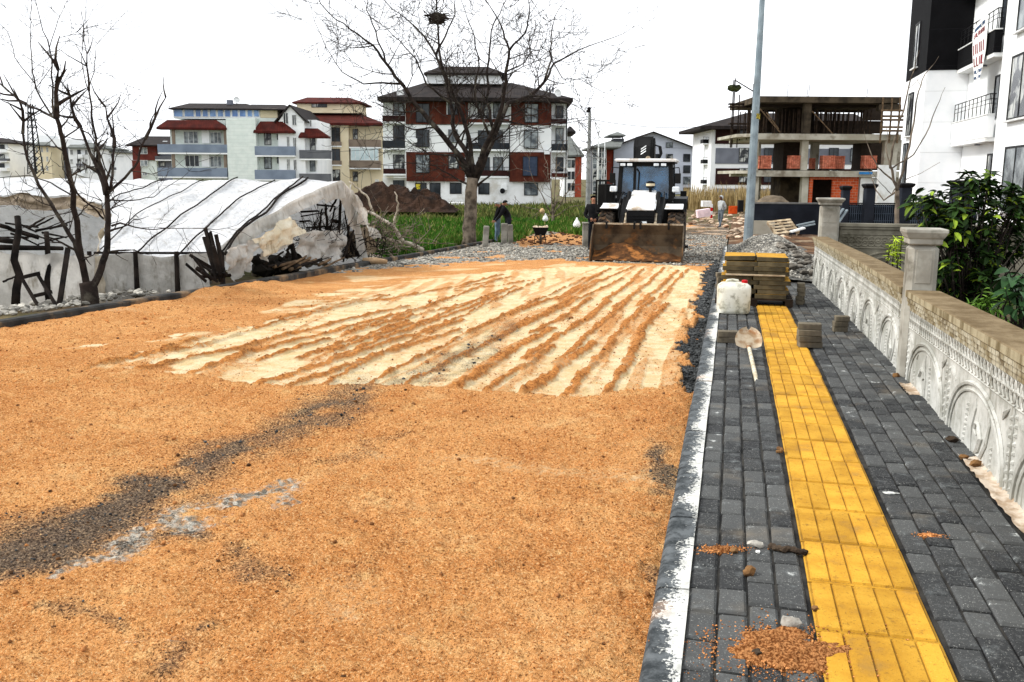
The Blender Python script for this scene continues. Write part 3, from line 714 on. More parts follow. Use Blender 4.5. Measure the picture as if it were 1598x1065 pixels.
MB().lathe([(.036, 0), (.036, .03), (.03, .036)], 14, (.12, -.02, .378)).build('cap', pm('red_plastic', lin((190, 26, 30)), rough=.4, bump=0), jc, smooth=rad(40))
MB().tube([(-.1, 0, .372), (-.085, 0, .405), (-.02, 0, .412), (.04, 0, .405), (.055, 0, .375)], .014, 8).build('handle', jm, jc, smooth=True)
# shovel lying on the pavement
a = G(1183, 594, .02); b = G(1168, 540, .05); sh = thing('shovel', 'worn round point shovel with a pale wooden handle lying on the pavers', 'shovel', (b.x, b.y, zf(b.y)))
d2 = Vector((a.x-b.x, a.y-b.y, 0)); sh.rotation_euler = (-.02, 0, math.atan2(d2.y, d2.x) - PI/2); Ls = d2.length
MB().tube([(0, .05, .055), (0, Ls*.5, .042), (0, Ls, .03)], [.017, .018, .018], 10).build('handle', pm('pale_handle', lin((206, 200, 180)), lin((172, 160, 134)), 14, .7, .2), sh, smooth=rad(50))
def blade(u, v):
    w_ = .122*math.sqrt(max(0, 1-((v-.28)/.73)**2)) if v > .28 else .122*(.92+.08*(v/.28)); x = (u*2-1)*w_
    return (x, .03 - v*.15, .028 + .03*abs(u*2-1)**2 + .15*v + .012*math.exp(-((u-.5)/.12)**2)*(1-v))
bl = MB().grid(blade, 12, 12); bl.build('blade', pm('worn_steel', lin((172, 158, 136)), lin((140, 116, 88)), 14, .5, .15, 30, metal=.5, stain=lin((126, 84, 50)), sscale=12), sh, smooth=True)
sh.children[1].modifiers.new('thickness', 'SOLIDIFY').thickness = .003
MB().tube([(0, -.03, .052), (0, .05, .056), (0, .14, .052)], [.016, .024, .021], 10).build('socket', MATS['worn_steel'], sh, smooth=True)
# loose pavers in small stacks
pav_s = pm('paver_side', lin((112, 104, 88)), lin((84, 78, 68)), 8, .9, .3, 60, var=.15)
brick_me = MB().box(-.1, .1, -.05, .05, 0, .056).mesh('paver_block', pav_s, bevel=.004)
def stack(x, y, n, labels, group, rz=0, jit_=.012, scale=(1, 1, 1)):
    for k in range(n):
        o = link('paver_block', brick_me, None, (x+rng.uniform(-jit_, jit_), y+rng.uniform(-jit_, jit_), zf(y)+.002+k*.0575), (0, 0, rz+rng.uniform(-.12, .12))); o.scale = scale
        tag(o, labels[k], 'paver', group)
ordn = ['lowest', 'second', 'third', 'topmost']
stack(.742, 8.98, 4, [f'{q} brown grey paver of the four stacked on the yellow strip edge' for q in ('lowest', 'second lowest', 'second highest', 'topmost')], 'four pavers stacked by the yellow strip', .05, scale=(1.05, 1.2, 1))
stack(1.16, 10.2, 3, [f'{q} paver of the small stack of three between yellow strip and wall' for q in ('lowest', 'middle', 'topmost')], 'three pavers stacked near the wall', .1, scale=(.72, 1.05, .95))
stack(0.0, 9.05, 2, [f'{q} of two dusty pavers stacked on the pavement beside the white kerb' for q in ('lower', 'upper')], 'two pavers by the kerb', .0, scale=(.95, 1, 1))
stack(.93, 13.0, 5, [f'{q} paver of the stack tight against the right side of the tile pallet' for q in ('lowest', 'second lowest', 'middle', 'second highest', 'topmost')], 'pavers beside the pallet', 1.5)
stack(-.02, 15.6, 5, [f'{q} paver of the stack behind the pallet, right by the kerb' for q in ('lowest', 'second lowest', 'middle', 'second highest', 'topmost')], 'pavers stacked behind the pallet', .0, scale=(1.1, 1.5, 1.6))
stack(.27, 15.9, 4, [f'{q} paver of the right hand stack behind the tile pallet' for q in ('lowest', 'second lowest', 'second highest', 'topmost')], 'pavers stacked behind the pallet', .2, scale=(1.2, 1.5, 1.6))
stack(-.13, 13.7, 6, [f'{q} paver in the column on the kerb left of the tile pallet' for q in ('lowest', 'second', 'third', 'fourth', 'fifth', 'topmost')], 'pavers on the kerb by the pallet', .3, scale=(.7, 1, 1.1))
# rubble and spilled sand on the near pavement
def rock_thing(px, py, r, mat, label, name='stone', s=(1, 1, .8), seed=1, sub=2):
    g = G(px, py); o = MB().rock((0, 0, r*s[2]*.55), r, random.Random(seed), *s, sub=sub).build(name, mat, None, smooth=rad(35)); o.location = g; tag(o, label, 'stone'); return o
st_g = pm('grey_rubble', lin((176, 172, 162)), lin((134, 130, 122)), 20, .9, .5, 60)
st_b = pm('brown_clod', lin((132, 98, 62)), lin((92, 66, 42)), 20, .95, .6, 60)
st_k = pm('dark_clod', lin((74, 62, 50)), lin((44, 36, 30)), 20, .95, .7, 60)
rock_thing(1179, 853, .027, st_g, 'flat pale grey stone beside the dark clod on the near pavers', s=(1.2, .7, .6), seed=2)
rock_thing(1169, 897, .024, st_b, 'brown clod of hard soil alone on the near pavers', seed=3, s=(1, 1, .95))
rock_thing(1234, 980, .029, st_g, 'grey stone at the top edge of the larger sand spill', seed=5, s=(1.15, .8, 1))
rock_thing(1181, 1024, .021, st_k, 'dark round stone lying on the larger sand spill', seed=7)
rock_thing(1183, 863, .010, pm('white_chip', lin((240, 240, 236)), rough=.8), 'small white chip just below the flat grey stone', seed=9)
rock_thing(1146, 862, .016, st_b, 'small brown lump at the end of the smaller sand spill', seed=10)
rock_thing(1271, 952, .013, st_b, 'tiny brown lump touching the yellow strip above the sand', seed=12)
o = MB(); rr = random.Random(15)
for k in range(9): o.rock((k*.016-.065, rr.uniform(-.01, .01), .012), .016, rr, 1.1, .9, .8, 2)
o = o.build('dirt_clod', st_k, None, smooth=rad(35)); o.location = G(1230, 862); o.rotation_euler.z = -.12; tag(o, 'long dark clod of dirt against the yellow strip', 'clod')
o = MB(); o.tube([(0, 0, .012), (.005, .03, .014), (-.012, .055, .013), (-.02, .06, .012)], [.011, .013, .012, .008], 8); o.tube([(0, 0, .012), (-.028, -.004, .010)], [.010, .008], 7)
o = o.build('brick_fragment', st_b, None, smooth=rad(40)); o.location = G(1219, 708); tag(o, 'curved brown brick fragment beside the yellow strip', 'fragment')
for (px, py, r, lb, sd) in ((1486, 690, .030, 'dark broken brick in the gap between last laid paver and wall', 4), (1504, 716, .022, 'left piece of the pair of brown brick bits at the wall foot', 6), (1522, 727, .026, 'right piece of the pair of brown brick bits at the wall foot', 8), (1399, 589, .026, 'reddish broken brick lying at the foot of the nearer pillar', 11)):
    rock_thing(px, py, r, st_b if sd != 4 else st_k, lb, 'brick_piece', (1.3, 1, .9), sd, 1)
def spill(name, cx, cy, ax, ay, h, n, seed, label, ang=0.):
    n = int(n*2.6)
    rg = random.Random(seed); b = MB(); c = G(cx, cy)
    ca_, sa_ = math.cos(ang), math.sin(ang)
    def fn(u, v):
        x = (u*2-1); y = (v*2-1); r = math.hypot(x, y); k = float(fbm(x*3.4+seed, y*2.6, 4, seed)); m = max(0, .92 - r*1.1 - (k-.5)*1.15)
        X = (x*ax*ca_ - y*ay*sa_); Y = (x*ax*sa_ + y*ay*ca_)
        return (X, Y, -.016 + (.017*min(1, m*14)) + h*min(1, m*2.2)*(.55+.9*float(vn(x*22, y*22, seed))*.7))
    b.grid(fn, 60, 60)
    for k in range(n):
        r = abs(rg.gauss(0, .62)); t_ = rg.random()*6.283; x, y = r*math.cos(t_)*ax, r*math.sin(t_)*ay; s = rg.uniform(.0012, .0046)
        X = x*ca_ - y*sa_; Y = x*sa_ + y*ca_; b.rock((X, Y, h*.55*max(0, .8-r) + s*.3), s, rg, 1, 1, .8)
    o = b.build(name, m_spill, None); o.location = (c.x, c.y, zf(c.y)); return tag(o, label, 'sand spill')
m_spill = pm('spilled_sand', lin((206, 144, 90)), lin((132, 80, 42)), 110, .95, .9, 220, spec=.05, bd=.008, var=.45, lo=.42, hi=.58)
spill('sand_spill', 1224, 1016, .25, .15, .024, 2000, 3, 'larger spill of orange sand across near pavers and the yellow strip', .25)
spill('sand_spill', 1126, 858, .085, .035, .010, 420, 5, 'smaller spill of orange sand beside the white kerb', .35)
spill('sand_spill', 1452, 836, .05, .03, .004, 120, 7, 'faint dusting of orange sand on the pavers near the wall', .1)
def patch(px, py, ax, ay, label, seed):
    c = G(px, py); rg = random.Random(seed); pts = []
    for k in range(22):
        a_ = 2*PI*k/22; r = .7+.5*rg.random(); pts.append((ax*r*math.cos(a_), ay*r*math.sin(a_)))
    o = MB().prism(pts, 0.0, .0025, lambda u, v, w_: (u, v, w_)).build('mortar_splash', pm('dried_mortar', lin((214, 214, 208)), lin((150, 152, 150)), 30, .95, .3, 80)); o.location = (c.x, c.y, zf(c.y)+.0035); return tag(o, label, 'mortar')
patch(1389, 771, .038, .018, 'white dried mortar splash on the dark pavers right of the yellow strip', 2)
# ================================================================ BUILDINGS
def m_curt():
    t = NT('net_curtain_glass'); v = t.co('Object'); s = t.node('SeparateXYZ'); t.l(v, s.inputs[0]); wv = t.noise(5, 4, v, .6, stretch=(2.5, 1, .15)); n = t.noise(.8, 3, v)
    c = t.mix(t.ramp(wv, .42, .58), lin((196, 198, 192)), lin((104, 108, 108))); c = t.mix(t.ramp(n, .47, .53), c, lin((34, 38, 42))); t.set(c, .15, spec=.35); return t.m
glass = pm('dark_glass', (.010, .012, .015), (.05, .06, .07), .5, .12, 0, spec=.25, coord='World')
glass_l = pm('pale_mottled_glass', lin((150, 158, 160)), lin((62, 70, 76)), 1.2, .2, 0, spec=.4, coord='World')  # pale mottling stands in for light reflected in the panes
glass_c = m_curt()
glass_b = pm('blue_glass', lin((120, 158, 206)), lin((74, 112, 168)), .6, .15, 0, spec=.5, coord='World')
fr_w = pm('white_frame', lin((232, 234, 232)), rough=.5, bump=0)
fr_d = pm('dark_frame', lin((38, 38, 40)), rough=.5, bump=0)
fr_b = pm('brown_frame', lin((74, 58, 48)), rough=.5, bump=0)
metal_d = pm('black_metal', (.008, .008, .009), rough=.6, bump=0, spec=.12)
white_w = pm('white_render', lin((244, 246, 246)), lin((232, 235, 236)), .35, .9, .1, 14, coord='World', spec=.2)
white_s = pm('white_stained', lin((242, 244, 244)), lin((224, 226, 224)), .5, .9, .1, 14, stain=lin((196, 192, 182)), sscale=.5, coord='World')
cream_w = pm('cream_render', lin((234, 222, 192)), lin((222, 208, 176)), .4, .9, .1, 14, coord='World')
def m_lines(name, a, b, axis, freq, wdt=.08, dk=.6, rough=.8):
    """cladding boards with real-colour joints"""
    t = NT(name); v = t.co('Object'); s = t.node('SeparateXYZ'); t.l(v, s.inputs[0])
    fr = t.math('FRACT', t.math('MULTIPLY', s.outputs[axis], freq)); n = t.noise(1.3, 5, v)
    c = t.mix(t.ramp(n, .35, .65), a, b); c = t.mix(t.ramp(fr, wdt*.6, wdt, .9, 0), c, tuple(k*dk for k in a))
    t.set(c, rough, spec=.08); t.bump(t.ramp(fr, 0, wdt, 0, 1), .5, .02); return t.m
brown_p = m_lines('brown_cladding', lin((92, 48, 36)), lin((70, 35, 28)), 0, 5., .12)
dark_p = m_lines('dark_brown_cladding', lin((58, 34, 32)), lin((44, 26, 26)), 0, 4., .1)
grey_p = pm('grey_render', lin((124, 128, 138)), lin((108, 112, 122)), .5, .9, .1, 12, coord='World')
sid_w = m_lines('pale_siding', lin((224, 232, 226)), lin((212, 222, 216)), 2, 2.2, .08, .8)
blue_gr = pm('blue_grey_parapet', lin((128, 140, 156)), lin((112, 124, 140)), .6, .8, .1, coord='World')
grey_par = pm('grey_parapet', lin((104, 106, 110)), lin((88, 90, 96)), .6, .8, .1, coord='World')
brn_par = pm('taupe_parapet', lin((136, 122, 108)), lin((120, 106, 94)), .6, .8, .1, coord='World')
roof_r = m_lines('red_tiles', lin((82, 34, 28)), lin((58, 26, 23)), 0, 3.2, .25, .6)
roof_k = m_lines('dark_roof_tiles', lin((50, 44, 42)), lin((34, 31, 31)), 0, 3.2, .25, .6)
roof_g = pm('grey_roof', lin((108, 112, 108)), lin((92, 94, 92)), 1, .8, .2, coord='World')
brick_r = pm('brick_red_wall', lin((156, 72, 52)), lin((134, 58, 44)), .8, .9, .2, coord='World')
class Bld:
    def __init__(s, name, label, cat, d, px0, zbase=None, group=None):
        s.d = d; o = P(px0, 278, d); s.zb = zf(o.y) - .3 if zbase is None else zbase; s.o = Vector((o.x, o.y, s.zb))
        s.e = thing(name, label, cat, s.o, YAW, group); s.R = Vector(RGT); s.Fw = Vector(FWD)
    def lc(s, px, py, y=0.):
        q = P(px, py, s.d + y) - s.o; return q.dot(s.R), q.z
    def blk(s, px0, px1, py0, py1, y0, y1, mat, name='wall', parent=None, proj=True, bevel=0):
        """box whose front face covers the given photo rectangle at depth d+y0"""
        u0, z1 = s.lc(px0, py0, y0); u1, _ = s.lc(px1, py0, y0); _, z0 = s.lc((px0+px1)/2, py1, y0)
        if py1 >= 400: z0 = 0
        return MB().box(u0, u1, y0, y1, z0, z1).build(name, mat, parent or s.e, bevel=bevel)
    def win(s, px0, px1, py0, py1, y=0., fm=None, gm=None, nx=2, ny=1, name='window', sill=False):
        u0, z1 = s.lc(px0, py0, y); u1, z0 = s.lc(px1, py1, y)
        return window(s.e, (u0, y, z0), 0, u1-u0, z1-z0, fm or fr_d, gm or glass, nx, ny, name, sill)
    def balc(s, px0, px1, py0, py1, y0, mat, dep=1.3, rail=None, slab=None):
        """balcony: parapet front and sides, slab, optional rail on top"""
        u0, z1 = s.lc(px0, py0, y0-dep); u1, z0 = s.lc(px1, py1, y0-dep); ya = y0-dep
        b = MB().box(u0, u1, ya, ya+.12, z0, z1).box(u0, u0+.12, ya+.121, y0+.0, z0, z1).box(u1-.12, u1, ya+.121, y0, z0, z1)
        o = b.build('balcony', mat, s.e)
        MB().box(u0+.01, u1-.01, ya+.01, y0, z0-.18, z0-.003).build('slab', slab or white_w, o)
        if rail:
            r = MB(); r.box(u0, u1, ya+.03, ya+.08, z1+.3, z1+.35); n = max(3, int((u1-u0)/.5))
            for k in range(n+1): x = u0+.03+(u1-u0-.06)*k/n; r.box(x-.02, x+.02, ya+.035, ya+.075, z1+.003, z1+.298)
            r.build('railing', rail, o)
        return o
    def hip(s, px0, px1, pye, pyr, rx0, rx1, y0, y1, mat, th=.25, name='roof', soff=None):
        """hipped roof: eaves from px0 to px1 at pye, ridge from rx0 to rx1 at pyr"""
        u0, ze = s.lc(px0, pye, y0); u1, _ = s.lc(px1, pye, y0); ym = (y0+y1)/2
        r0, zr = s.lc(rx0, pyr, ym); r1, _ = s.lc(rx1, pyr, ym)
        v = [(u0,y0,ze),(u1,y0,ze),(u1,y1,ze),(u0,y1,ze),(r0,ym,zr),(r1,ym,zr),(u0,y0,ze-th),(u1,y0,ze-th),(u1,y1,ze-th),(u0,y1,ze-th)]
        f = [(0,1,5,4),(1,2,5),(2,3,4,5),(3,0,4),(6,7,1,0),(7,8,2,1),(8,9,3,2),(9,6,0,3),(9,8,7,6)]
        return MB().add(v, f).build(name, mat, s.e)
WRND = random.Random(77)
def window(parent, loc, rz, w_, h_, fm, gm, nx=2, ny=1, name='window', sill=False, fw=.07):
    if gm in (glass, glass_l): gm = WRND.choice((glass, glass, glass_l, glass_c) if gm == glass else (glass_l, glass_l, glass, glass_c))
    b = MB(); t = fw
    b.box(0, w_, -.045, .02, 0, t).box(0, w_, -.045, .02, h_-t, h_).box(0, t, -.045, .02, t+.001, h_-t-.001).box(w_-t, w_, -.045, .02, t+.001, h_-t-.001)
    for k in range(1, nx): x = w_*k/nx; b.box(x-t*.45, x+t*.45, -.04, .02, t+.001, h_-t-.001)
    for k in range(1, ny): z = h_*k/ny; b.box(t+.001, w_-t-.001, -.035, .02, z-t*.4, z+t*.4)
    o = b.build(name, fm, parent, loc=loc, rot=(0, 0, rz))
    MB().box(t*.6, w_-t*.6, -.018, -.006, t*.6, h_-t*.6).build('pane', gm, o)
    if sill: MB().box(-.08, w_+.08, -.14, .0, -.07, -.003).build('sill', fr_w, o)
    return o

# ---- brown and white block straight ahead (behind the big tree)
zx = lambda x: 570 + x/4.437
zy = lambda y: 90 + y/4.437
B = Bld('apartment_building', 'four storey white and brown apartment block with dark hipped roof behind the big tree', 'building', 99, 598)
B.blk(zx(285), zx(1290), 277, 400, .25, 14, white_s)                       # ground floor
B.blk(zx(120), zx(285), 277, 400, 1.4, 14, white_s)
for (a, b, y) in ((153, 194.6, 0), (195, 237.6, .0), (238, 276.6, .0)):
    B.blk(zx(275), zx(695), a, b, y, 14, white_w); B.blk(zx(1000), zx(1290), a, b, y, 14, white_w)
    B.blk(zx(696), zx(999), a, b, 1.0, 14, white_w); B.blk(zx(122), zx(274), a, b, 1.4, 13, white_w); B.blk(zx(1291), zx(1400), a, b, 1.2, 13, white_w)
for x0, x1, y0, y1 in ((278, 560, 280, 462), (640, 712, 280, 462), (1010, 1290, 280, 468), (283, 690, 655, 858), (998, 1285, 655, 862)):
    B.blk(zx(x0), zx(x1), zy(y0), zy(y1), -.14, -.003, brown_p, 'cladding_panel')
B.blk(zx(560), zx(640), zy(395), zy(462), -.14, -.003, brown_p, 'cladding_panel')
for x0, x1, y0, y1, nx, gm in ((350,445,318,450,2,glass_l),(572,640,318,398,1,glass_l),(1104,1198,318,452,2,glass_l),(350,445,498,622,2,glass),(575,640,498,590,2,glass_l),(1098,1196,500,632,2,glass_l),
      (348,447,672,800,2,glass),(575,650,668,770,2,glass),(1090,1193,684,822,1,pm('slate_blind', lin((62, 72, 92)), rough=.6, bump=0))):
    B.win(zx(x0), zx(x1), zy(y0), zy(y1), -.18, fr_d, gm, nx, 1)
for x0, x1, y0, y1, nx in ((345,425,868,938,2),(585,668,868,945,2),(782,860,868,948,2),(1100,1195,868,955,2)):
    B.win(zx(x0), zx(x1), zy(y0), zy(y1), .22, fr_d, glass, nx, 1)
B.blk(zx(350), zx(380), zy(876), zy(912), .12, .17, pm('yellow_notice', lin((214, 196, 60)), rough=.7, bump=0), 'notice')
B.win(zx(445), zx(522), zy(868), zy(985), .22, fr_d, glass, 1, 1, 'door')
for y0, y1 in ((318, 420), (505, 635), (690, 790)):
    for x0, x1 in ((780, 862), (885, 955)): B.win(zx(x0), zx(x1), zy(y0), zy(y1), .95, fr_d, glass_l if y0 == 318 else glass, 2, 1)
for y0, y1 in ((318, 400), (470, 600), (672, 770), (850, 940)):
    B.win(zx(192), zx(272), zy(y0), zy(y1), 1.35, fr_d, glass, 2, 1, 'door')
    if y0 < 800: B.win(zx(1318), zx(1372), zy(y0+18), zy(y1+20), 1.15, fr_d, glass, 1, 1, 'door')
B.balc(zx(118), zx(274), zy(402), zy(445), 1.38, dark_p, 1.4, metal_d); B.balc(zx(118), zx(274), zy(575), zy(628), 1.38, pm('anthracite', lin((48, 52, 58)), rough=.6, bump=0), 1.4, metal_d)
B.balc(zx(124), zx(280), zy(770), zy(806), 1.38, dark_p, 1.4, metal_d)
for a, b, m in ((425, 452, brown_p), (590, 636, MATS['anthracite']), (780, 822, dark_p)):
    B.balc(zx(700), zx(998), zy(a), zy(b), .98, m, .9, metal_d)
for a, b, m in ((425, 460, dark_p), (598, 645, MATS['anthracite']), (800, 830, brown_p)):
    B.balc(zx(1289), zx(1400), zy(a), zy(b), 1.18, m, 1.2, metal_d)
B.hip(zx(82), zx(1440), zy(272), zy(172), zx(420), zx(1020), -1.6, 15.5, roof_k, .35)
B.blk(zx(425), zx(945), zy(108), zy(182), 4.5, 9.5, white_w, 'attic'); B.hip(zx(405), zx(965), zy(104), zy(62), zx(520), zx(850), 3.9, 10.1, roof_k, .2)
B.hip(zx(1400), zx(1458), zy(512), zy(478), zx(1410), zx(1425), 1, 9, roof_k, .2, 'side_roof')
for k in range(3): B.blk(zx(1252+k*22), zx(1262+k*22), zy(203), zy(240), 5, 5.5, grey_p, 'chimney')
ac = B.blk(zx(938), zx(982), zy(882), zy(918), -.1, .22, white_w, 'air_conditioner'); MB().lathe([(.28, 0), (.28, .02)], 14).build('fan_grille', metal_d, ac, loc=(B.lc(zx(957), 0)[0], -.12, B.lc(0, zy(900))[1]), rot=(PI/2, 0, 0))
for x in (1394, 700, 996): B.blk(zx(x), zx(x+7), zy(470 if x < 1300 else 290), zy(1000 if x > 1300 else 830), -.25, -.15, metal_d, 'downpipe')
for k, (x0, x1) in enumerate(((560, 690),)): B.blk(zx(x0), zx(x1), zy(1005), 400, -3.2, -1.0, white_s, 'entrance_step')

for x, y in ((320, 560), (1240, 640)):
    a_ = B.blk(zx(x), zx(x+38), zy(y), zy(y+30), -.45, -.2, white_w, 'air_conditioner')
for x, y in ((1330, 250), (240, 255)):
    u_, z_ = B.lc(zx(x), zy(y), -.5); MB().lathe([(.02, 0), (.3, .06), (.42, .15), (.40, .15), (.28, .07), (.02, .02)], 14).build('satellite_dish', fr_w, B.e, loc=(u_, -.6, z_), rot=(rad(75), 0, .5))
# ---- apartment block with red canopies, left
ax = lambda x: 200 + x/3.043
ay = lambda y: 120 + y/3.043
B = Bld('apartment_building', 'pale apartment block with red tiled canopies, blue grey balconies and blue attic glazing', 'building', 120, 264)
B.blk(ax(195), ax(462), ay(205), 400, 1.5, 14, sid_w); B.blk(ax(463), ax(603), ay(196), 400, .0, 14, sid_w); B.blk(ax(604), ax(708), ay(196), 400, 1.3, 14, sid_w)
B.blk(ax(709), ax(835), ay(215), 400, .6, 14, white_w, 'gable_wall'); B.blk(ax(836), ax(892), ay(205), 400, 1.8, 14, white_w)
B.blk(ax(212), ax(625), ay(150), ay(200), 1.6, 12, white_w, 'attic'); B.blk(ax(626), ax(708), ay(150), ay(195), 1.6, 12, cream_w, 'attic')
xs_ = [213, 263, 316, 349, 383, 421, 455, 489, 525, 562, 593, 625]
for a, b in zip(xs_[:-1], xs_[1:]): B.win(ax(a+2), ax(b-1), ay(154), ay(192), 1.55, fr_w, glass_b, 1, 1)
B.hip(ax(192), ax(640), ay(149), ay(126), ax(290), ax(560), .8, 13, roof_k, .15); B.hip(ax(560), ax(780), ay(153), ay(132), ax(585), ax(740), .7, 13, roof_k, .12)
# gable
def gable(Bb, pxs, pys, px_pk, py_pk, y0, y1, wm, rm_, over=.4):
    u0, z0 = Bb.lc(pxs[0], pys[0], y0); u1, z1 = Bb.lc(pxs[1], pys[1], y0); up, zp = Bb.lc(px_pk, py_pk, y0)
    MB().prism([(u0, z0-.02), (u1, z1-.02), (up, zp)], y0, y1, lambda u, v, w_: (u, w_, v)).build('gable', wm, Bb.e)
    th = .2
    MB().prism([(u0-over, z0-over*.4), (up, zp), (up, zp+th), (u0-over, z0-over*.4+th)], y0-over, y1, lambda u, v, w_: (u, w_, v)).prism([(up+.001, zp), (u1+over, z1-over*.4), (u1+over, z1-over*.4+th), (up+.001, zp+th)], y0-over, y1, lambda u, v, w_: (u, w_, v)).build('roof', rm_, Bb.e)
gable(B, (ax(712), ax(838)), (ay(214), ay(214)), ax(768), ay(140), .6, 13, white_w, roof_k)
for a, b, c, d in ((735,762,170,225),(777,800,180,232),(752,768,283,335),(782,800,288,338),(752,770,390,445),(784,802,393,445)): B.win(ax(a), ax(b), ay(c), ay(d), .55, fr_w, glass, 2, 1)
B.win(ax(862), ax(872), ay(205), ay(238), 1.75, fr_w, glass, 1, 1)
for a, b, c, d in ((262,335,258,318),(268,340,372,428),(388,445,262,318),(388,445,376,430)): B.win(ax(a), ax(b), ay(c), ay(d), 1.45, fr_w, glass_l, 3, 1)
for c, d in ((255, 316), (370, 428)): B.blk(ax(348), ax(384), ay(c), ay(d), 1.3, 1.47, white_w, 'shutter')
for a, b, c, d in ((645,680,265,325),(645,683,380,438),(706,722,272,300),(706,724,380,412)): B.win(ax(a), ax(b), ay(c), ay(d), 1.25, fr_d, glass_l if a < 700 else glass, 2 if a < 700 else 1, 1)
for a, b, c, d in ((862,890,290,350),(822,836,290,315),(862,890,395,450),(822,836,392,415)): B.win(ax(a), ax(b), ay(c), ay(d), 1.75, fr_d, glass, 1, 1)
for c, d in ((320, 362), (432, 476)):
    B.balc(ax(138), ax(471), ay(c), ay(d), 1.48, blue_gr, 1.5); B.balc(ax(600), ax(792), ay(c+10), ay(d+12), 1.28, blue_gr, 1.3); B.balc(ax(812), ax(955), ay(c+28), ay(d+28), 1.78, grey_par, 1.5)
B.hip(ax(133), ax(466), ay(240), ay(205), ax(185), ax(420), -.2, 1.45, roof_r, .25, 'canopy'); B.hip(ax(594), ax(790), ay(258), ay(212), ax(628), ax(735), -.1, 1.28, roof_r, .25, 'canopy'); B.hip(ax(808), ax(950), ay(283), ay(245), ax(830), ax(900), .2, 1.78, roof_r, .2, 'canopy')
for x in (205, 452): B.blk(ax(x), ax(x+14), ay(245), ay(322), .3, .5, brn_par, 'pillar'); B.blk(ax(x), ax(x+14), ay(362), ay(432), .3, .5, brn_par, 'pillar')
B.blk(ax(467), ax(490), ay(110), ay(132), 5, 5.8, grey_p, 'chimney')
dsh = B.lc(ax(515), ay(112), 5); MB().lathe([(.02, 0), (.3, .06), (.42, .15), (.40, .15), (.28, .07), (.02, .02)], 14).build('satellite_dish', fr_w, B.e, loc=(dsh[0], 5, dsh[1]), rot=(rad(70), 0, .4))
MB().tube([(dsh[0], 5, dsh[1]-.9), (dsh[0], 5.05, dsh[1])], .04, 6).build('dish_mast', metal_d, B.e)

# ---- cream block with red roof
B = Bld('apartment_building', 'cream apartment block with deep red hipped roof and taupe balconies', 'building', 132, 478)
B.blk(ax(790), ax(1045), ay(222), 400, 0, 13, cream_w); B.blk(ax(1046), ax(1205), ay(225), 400, 1.2, 13, cream_w)
B.hip(ax(800), ax(1212), ay(218), ay(168), ax(850), ax(1090), -1, 14, roof_r, .3); B.blk(ax(800), ax(1100), ay(122), ay(172), 4, 10, cream_w, 'attic'); B.hip(ax(778), ax(1122), ay(120), ay(98), ax(850), ax(1050), 3.4, 10.6, roof_r, .2)
B.win(ax(870), ax(945), ay(122), ay(146), 3.95, fr_d, glass, 3, 1)
for c, d in ((240, 312), (342, 402), (440, 498)): B.win(ax(935), ax(1008), ay(c), ay(d), -.05, fr_b, glass, 3, 1); B.balc(ax(933), ax(1012), ay(d-4), ay(d+16), 0, brn_par, .35)
for c, d in ((248, 298), (338, 398), (450, 498)): B.win(ax(1066), ax(1092), ay(c), ay(d), 1.15, fr_b, glass, 1, 1)
B.balc(ax(1047), ax(1196), ay(298), ay(334), 1.18, brn_par, 1.3); B.balc(ax(1050), ax(1196), ay(400), ay(434), 1.18, brn_par, 1.3)
B.win(ax(1056), ax(1190), ay(336), ay(398), -.05, fr_w, pm('frosted_glass', lin((206, 220, 222)), lin((184, 204, 208)), 1, .3, 0, spec=.4), 6, 1, 'glazing')
B.blk(ax(1172), ax(1190), ay(488), ay(502), 1.0, 1.19, fr_w, 'air_conditioner')

# ---- small red brown house left of the canopy block
B = Bld('apartment_building', 'low red brown and grey block with dark roof at the left of the pale block', 'building', 150, 205)
kx = lambda x: x/6.146
ky = lambda y: 190 + y/6.146
B.blk(kx(1265), kx(1500), ky(225), ky(370), 0, 10, pm('red_brown_wall', lin((112, 58, 50)), lin((92, 46, 42)), 1, .9, .1, coord='World')); B.blk(kx(1265), kx(1340), ky(371), 400, 0, 10, MATS['red_brown_wall']); B.blk(kx(1341), kx(1500), ky(371), 400, .3, 10, sid_w); B.blk(kx(1501), kx(1690), ky(225), 400, 1, 10, grey_p)
B.hip(kx(1200), kx(1760), ky(222), ky(140), kx(1400), kx(1650), -1.2, 11, roof_k, .2)
for a, b, c, d in ((1335,1415,250,312),(1345,1420,370,430),(1365,1415,490,520)): B.win(kx(a), kx(b), ky(c), ky(d), -.05, fr_w, glass_l, 2, 1)
B.balc(kx(1485), kx(1640), ky(330), ky(365), .98, grey_par, 1.2); B.win(kx(1530), kx(1585), ky(370), ky(430), .95, fr_d, glass, 2, 1)
B.blk(kx(1560), kx(1600), ky(185), ky(215), 1, 2, white_w, 'air_conditioner')
# ---- row of apartments far left behind the greenhouse
def far_block(label, px0, px1, pyt, d, wm, cols, rowsn, roofm, attic=None, dy=0, gm=glass, odd=None):
    B = Bld('apartment_building', label, 'building', d, px0, group='apartment row far behind the greenhouse')
    B.blk(px0, px1, pyt, 400, 0, 12, wm); B.hip(px0-2, px1+2, pyt, pyt-7, px0+8, px1-8, -1, 13, roofm, .25)
    for r in range(rowsn):
        for c in range(cols):
            w_ = (px1-px0)/cols; x = px0 + (c+.5)*w_; y = pyt + 4 + r*14.5 + dy
            if odd and c in odd: B.balc(x-w_*.42, x+w_*.42, y+7, y+11, 0, grey_par if r % 2 else white_w, 1.3); B.win(x-w_*.25, x+w_*.25, y, y+8, -.05, fr_d, gm, 2, 1)
            else: B.win(x-w_*.22, x+w_*.22, y, y+8, -.05, fr_w, gm, 2, 1)
    if attic: B.blk(attic[0], attic[1], attic[2], pyt, 3, 8, white_w, 'attic')
    return B
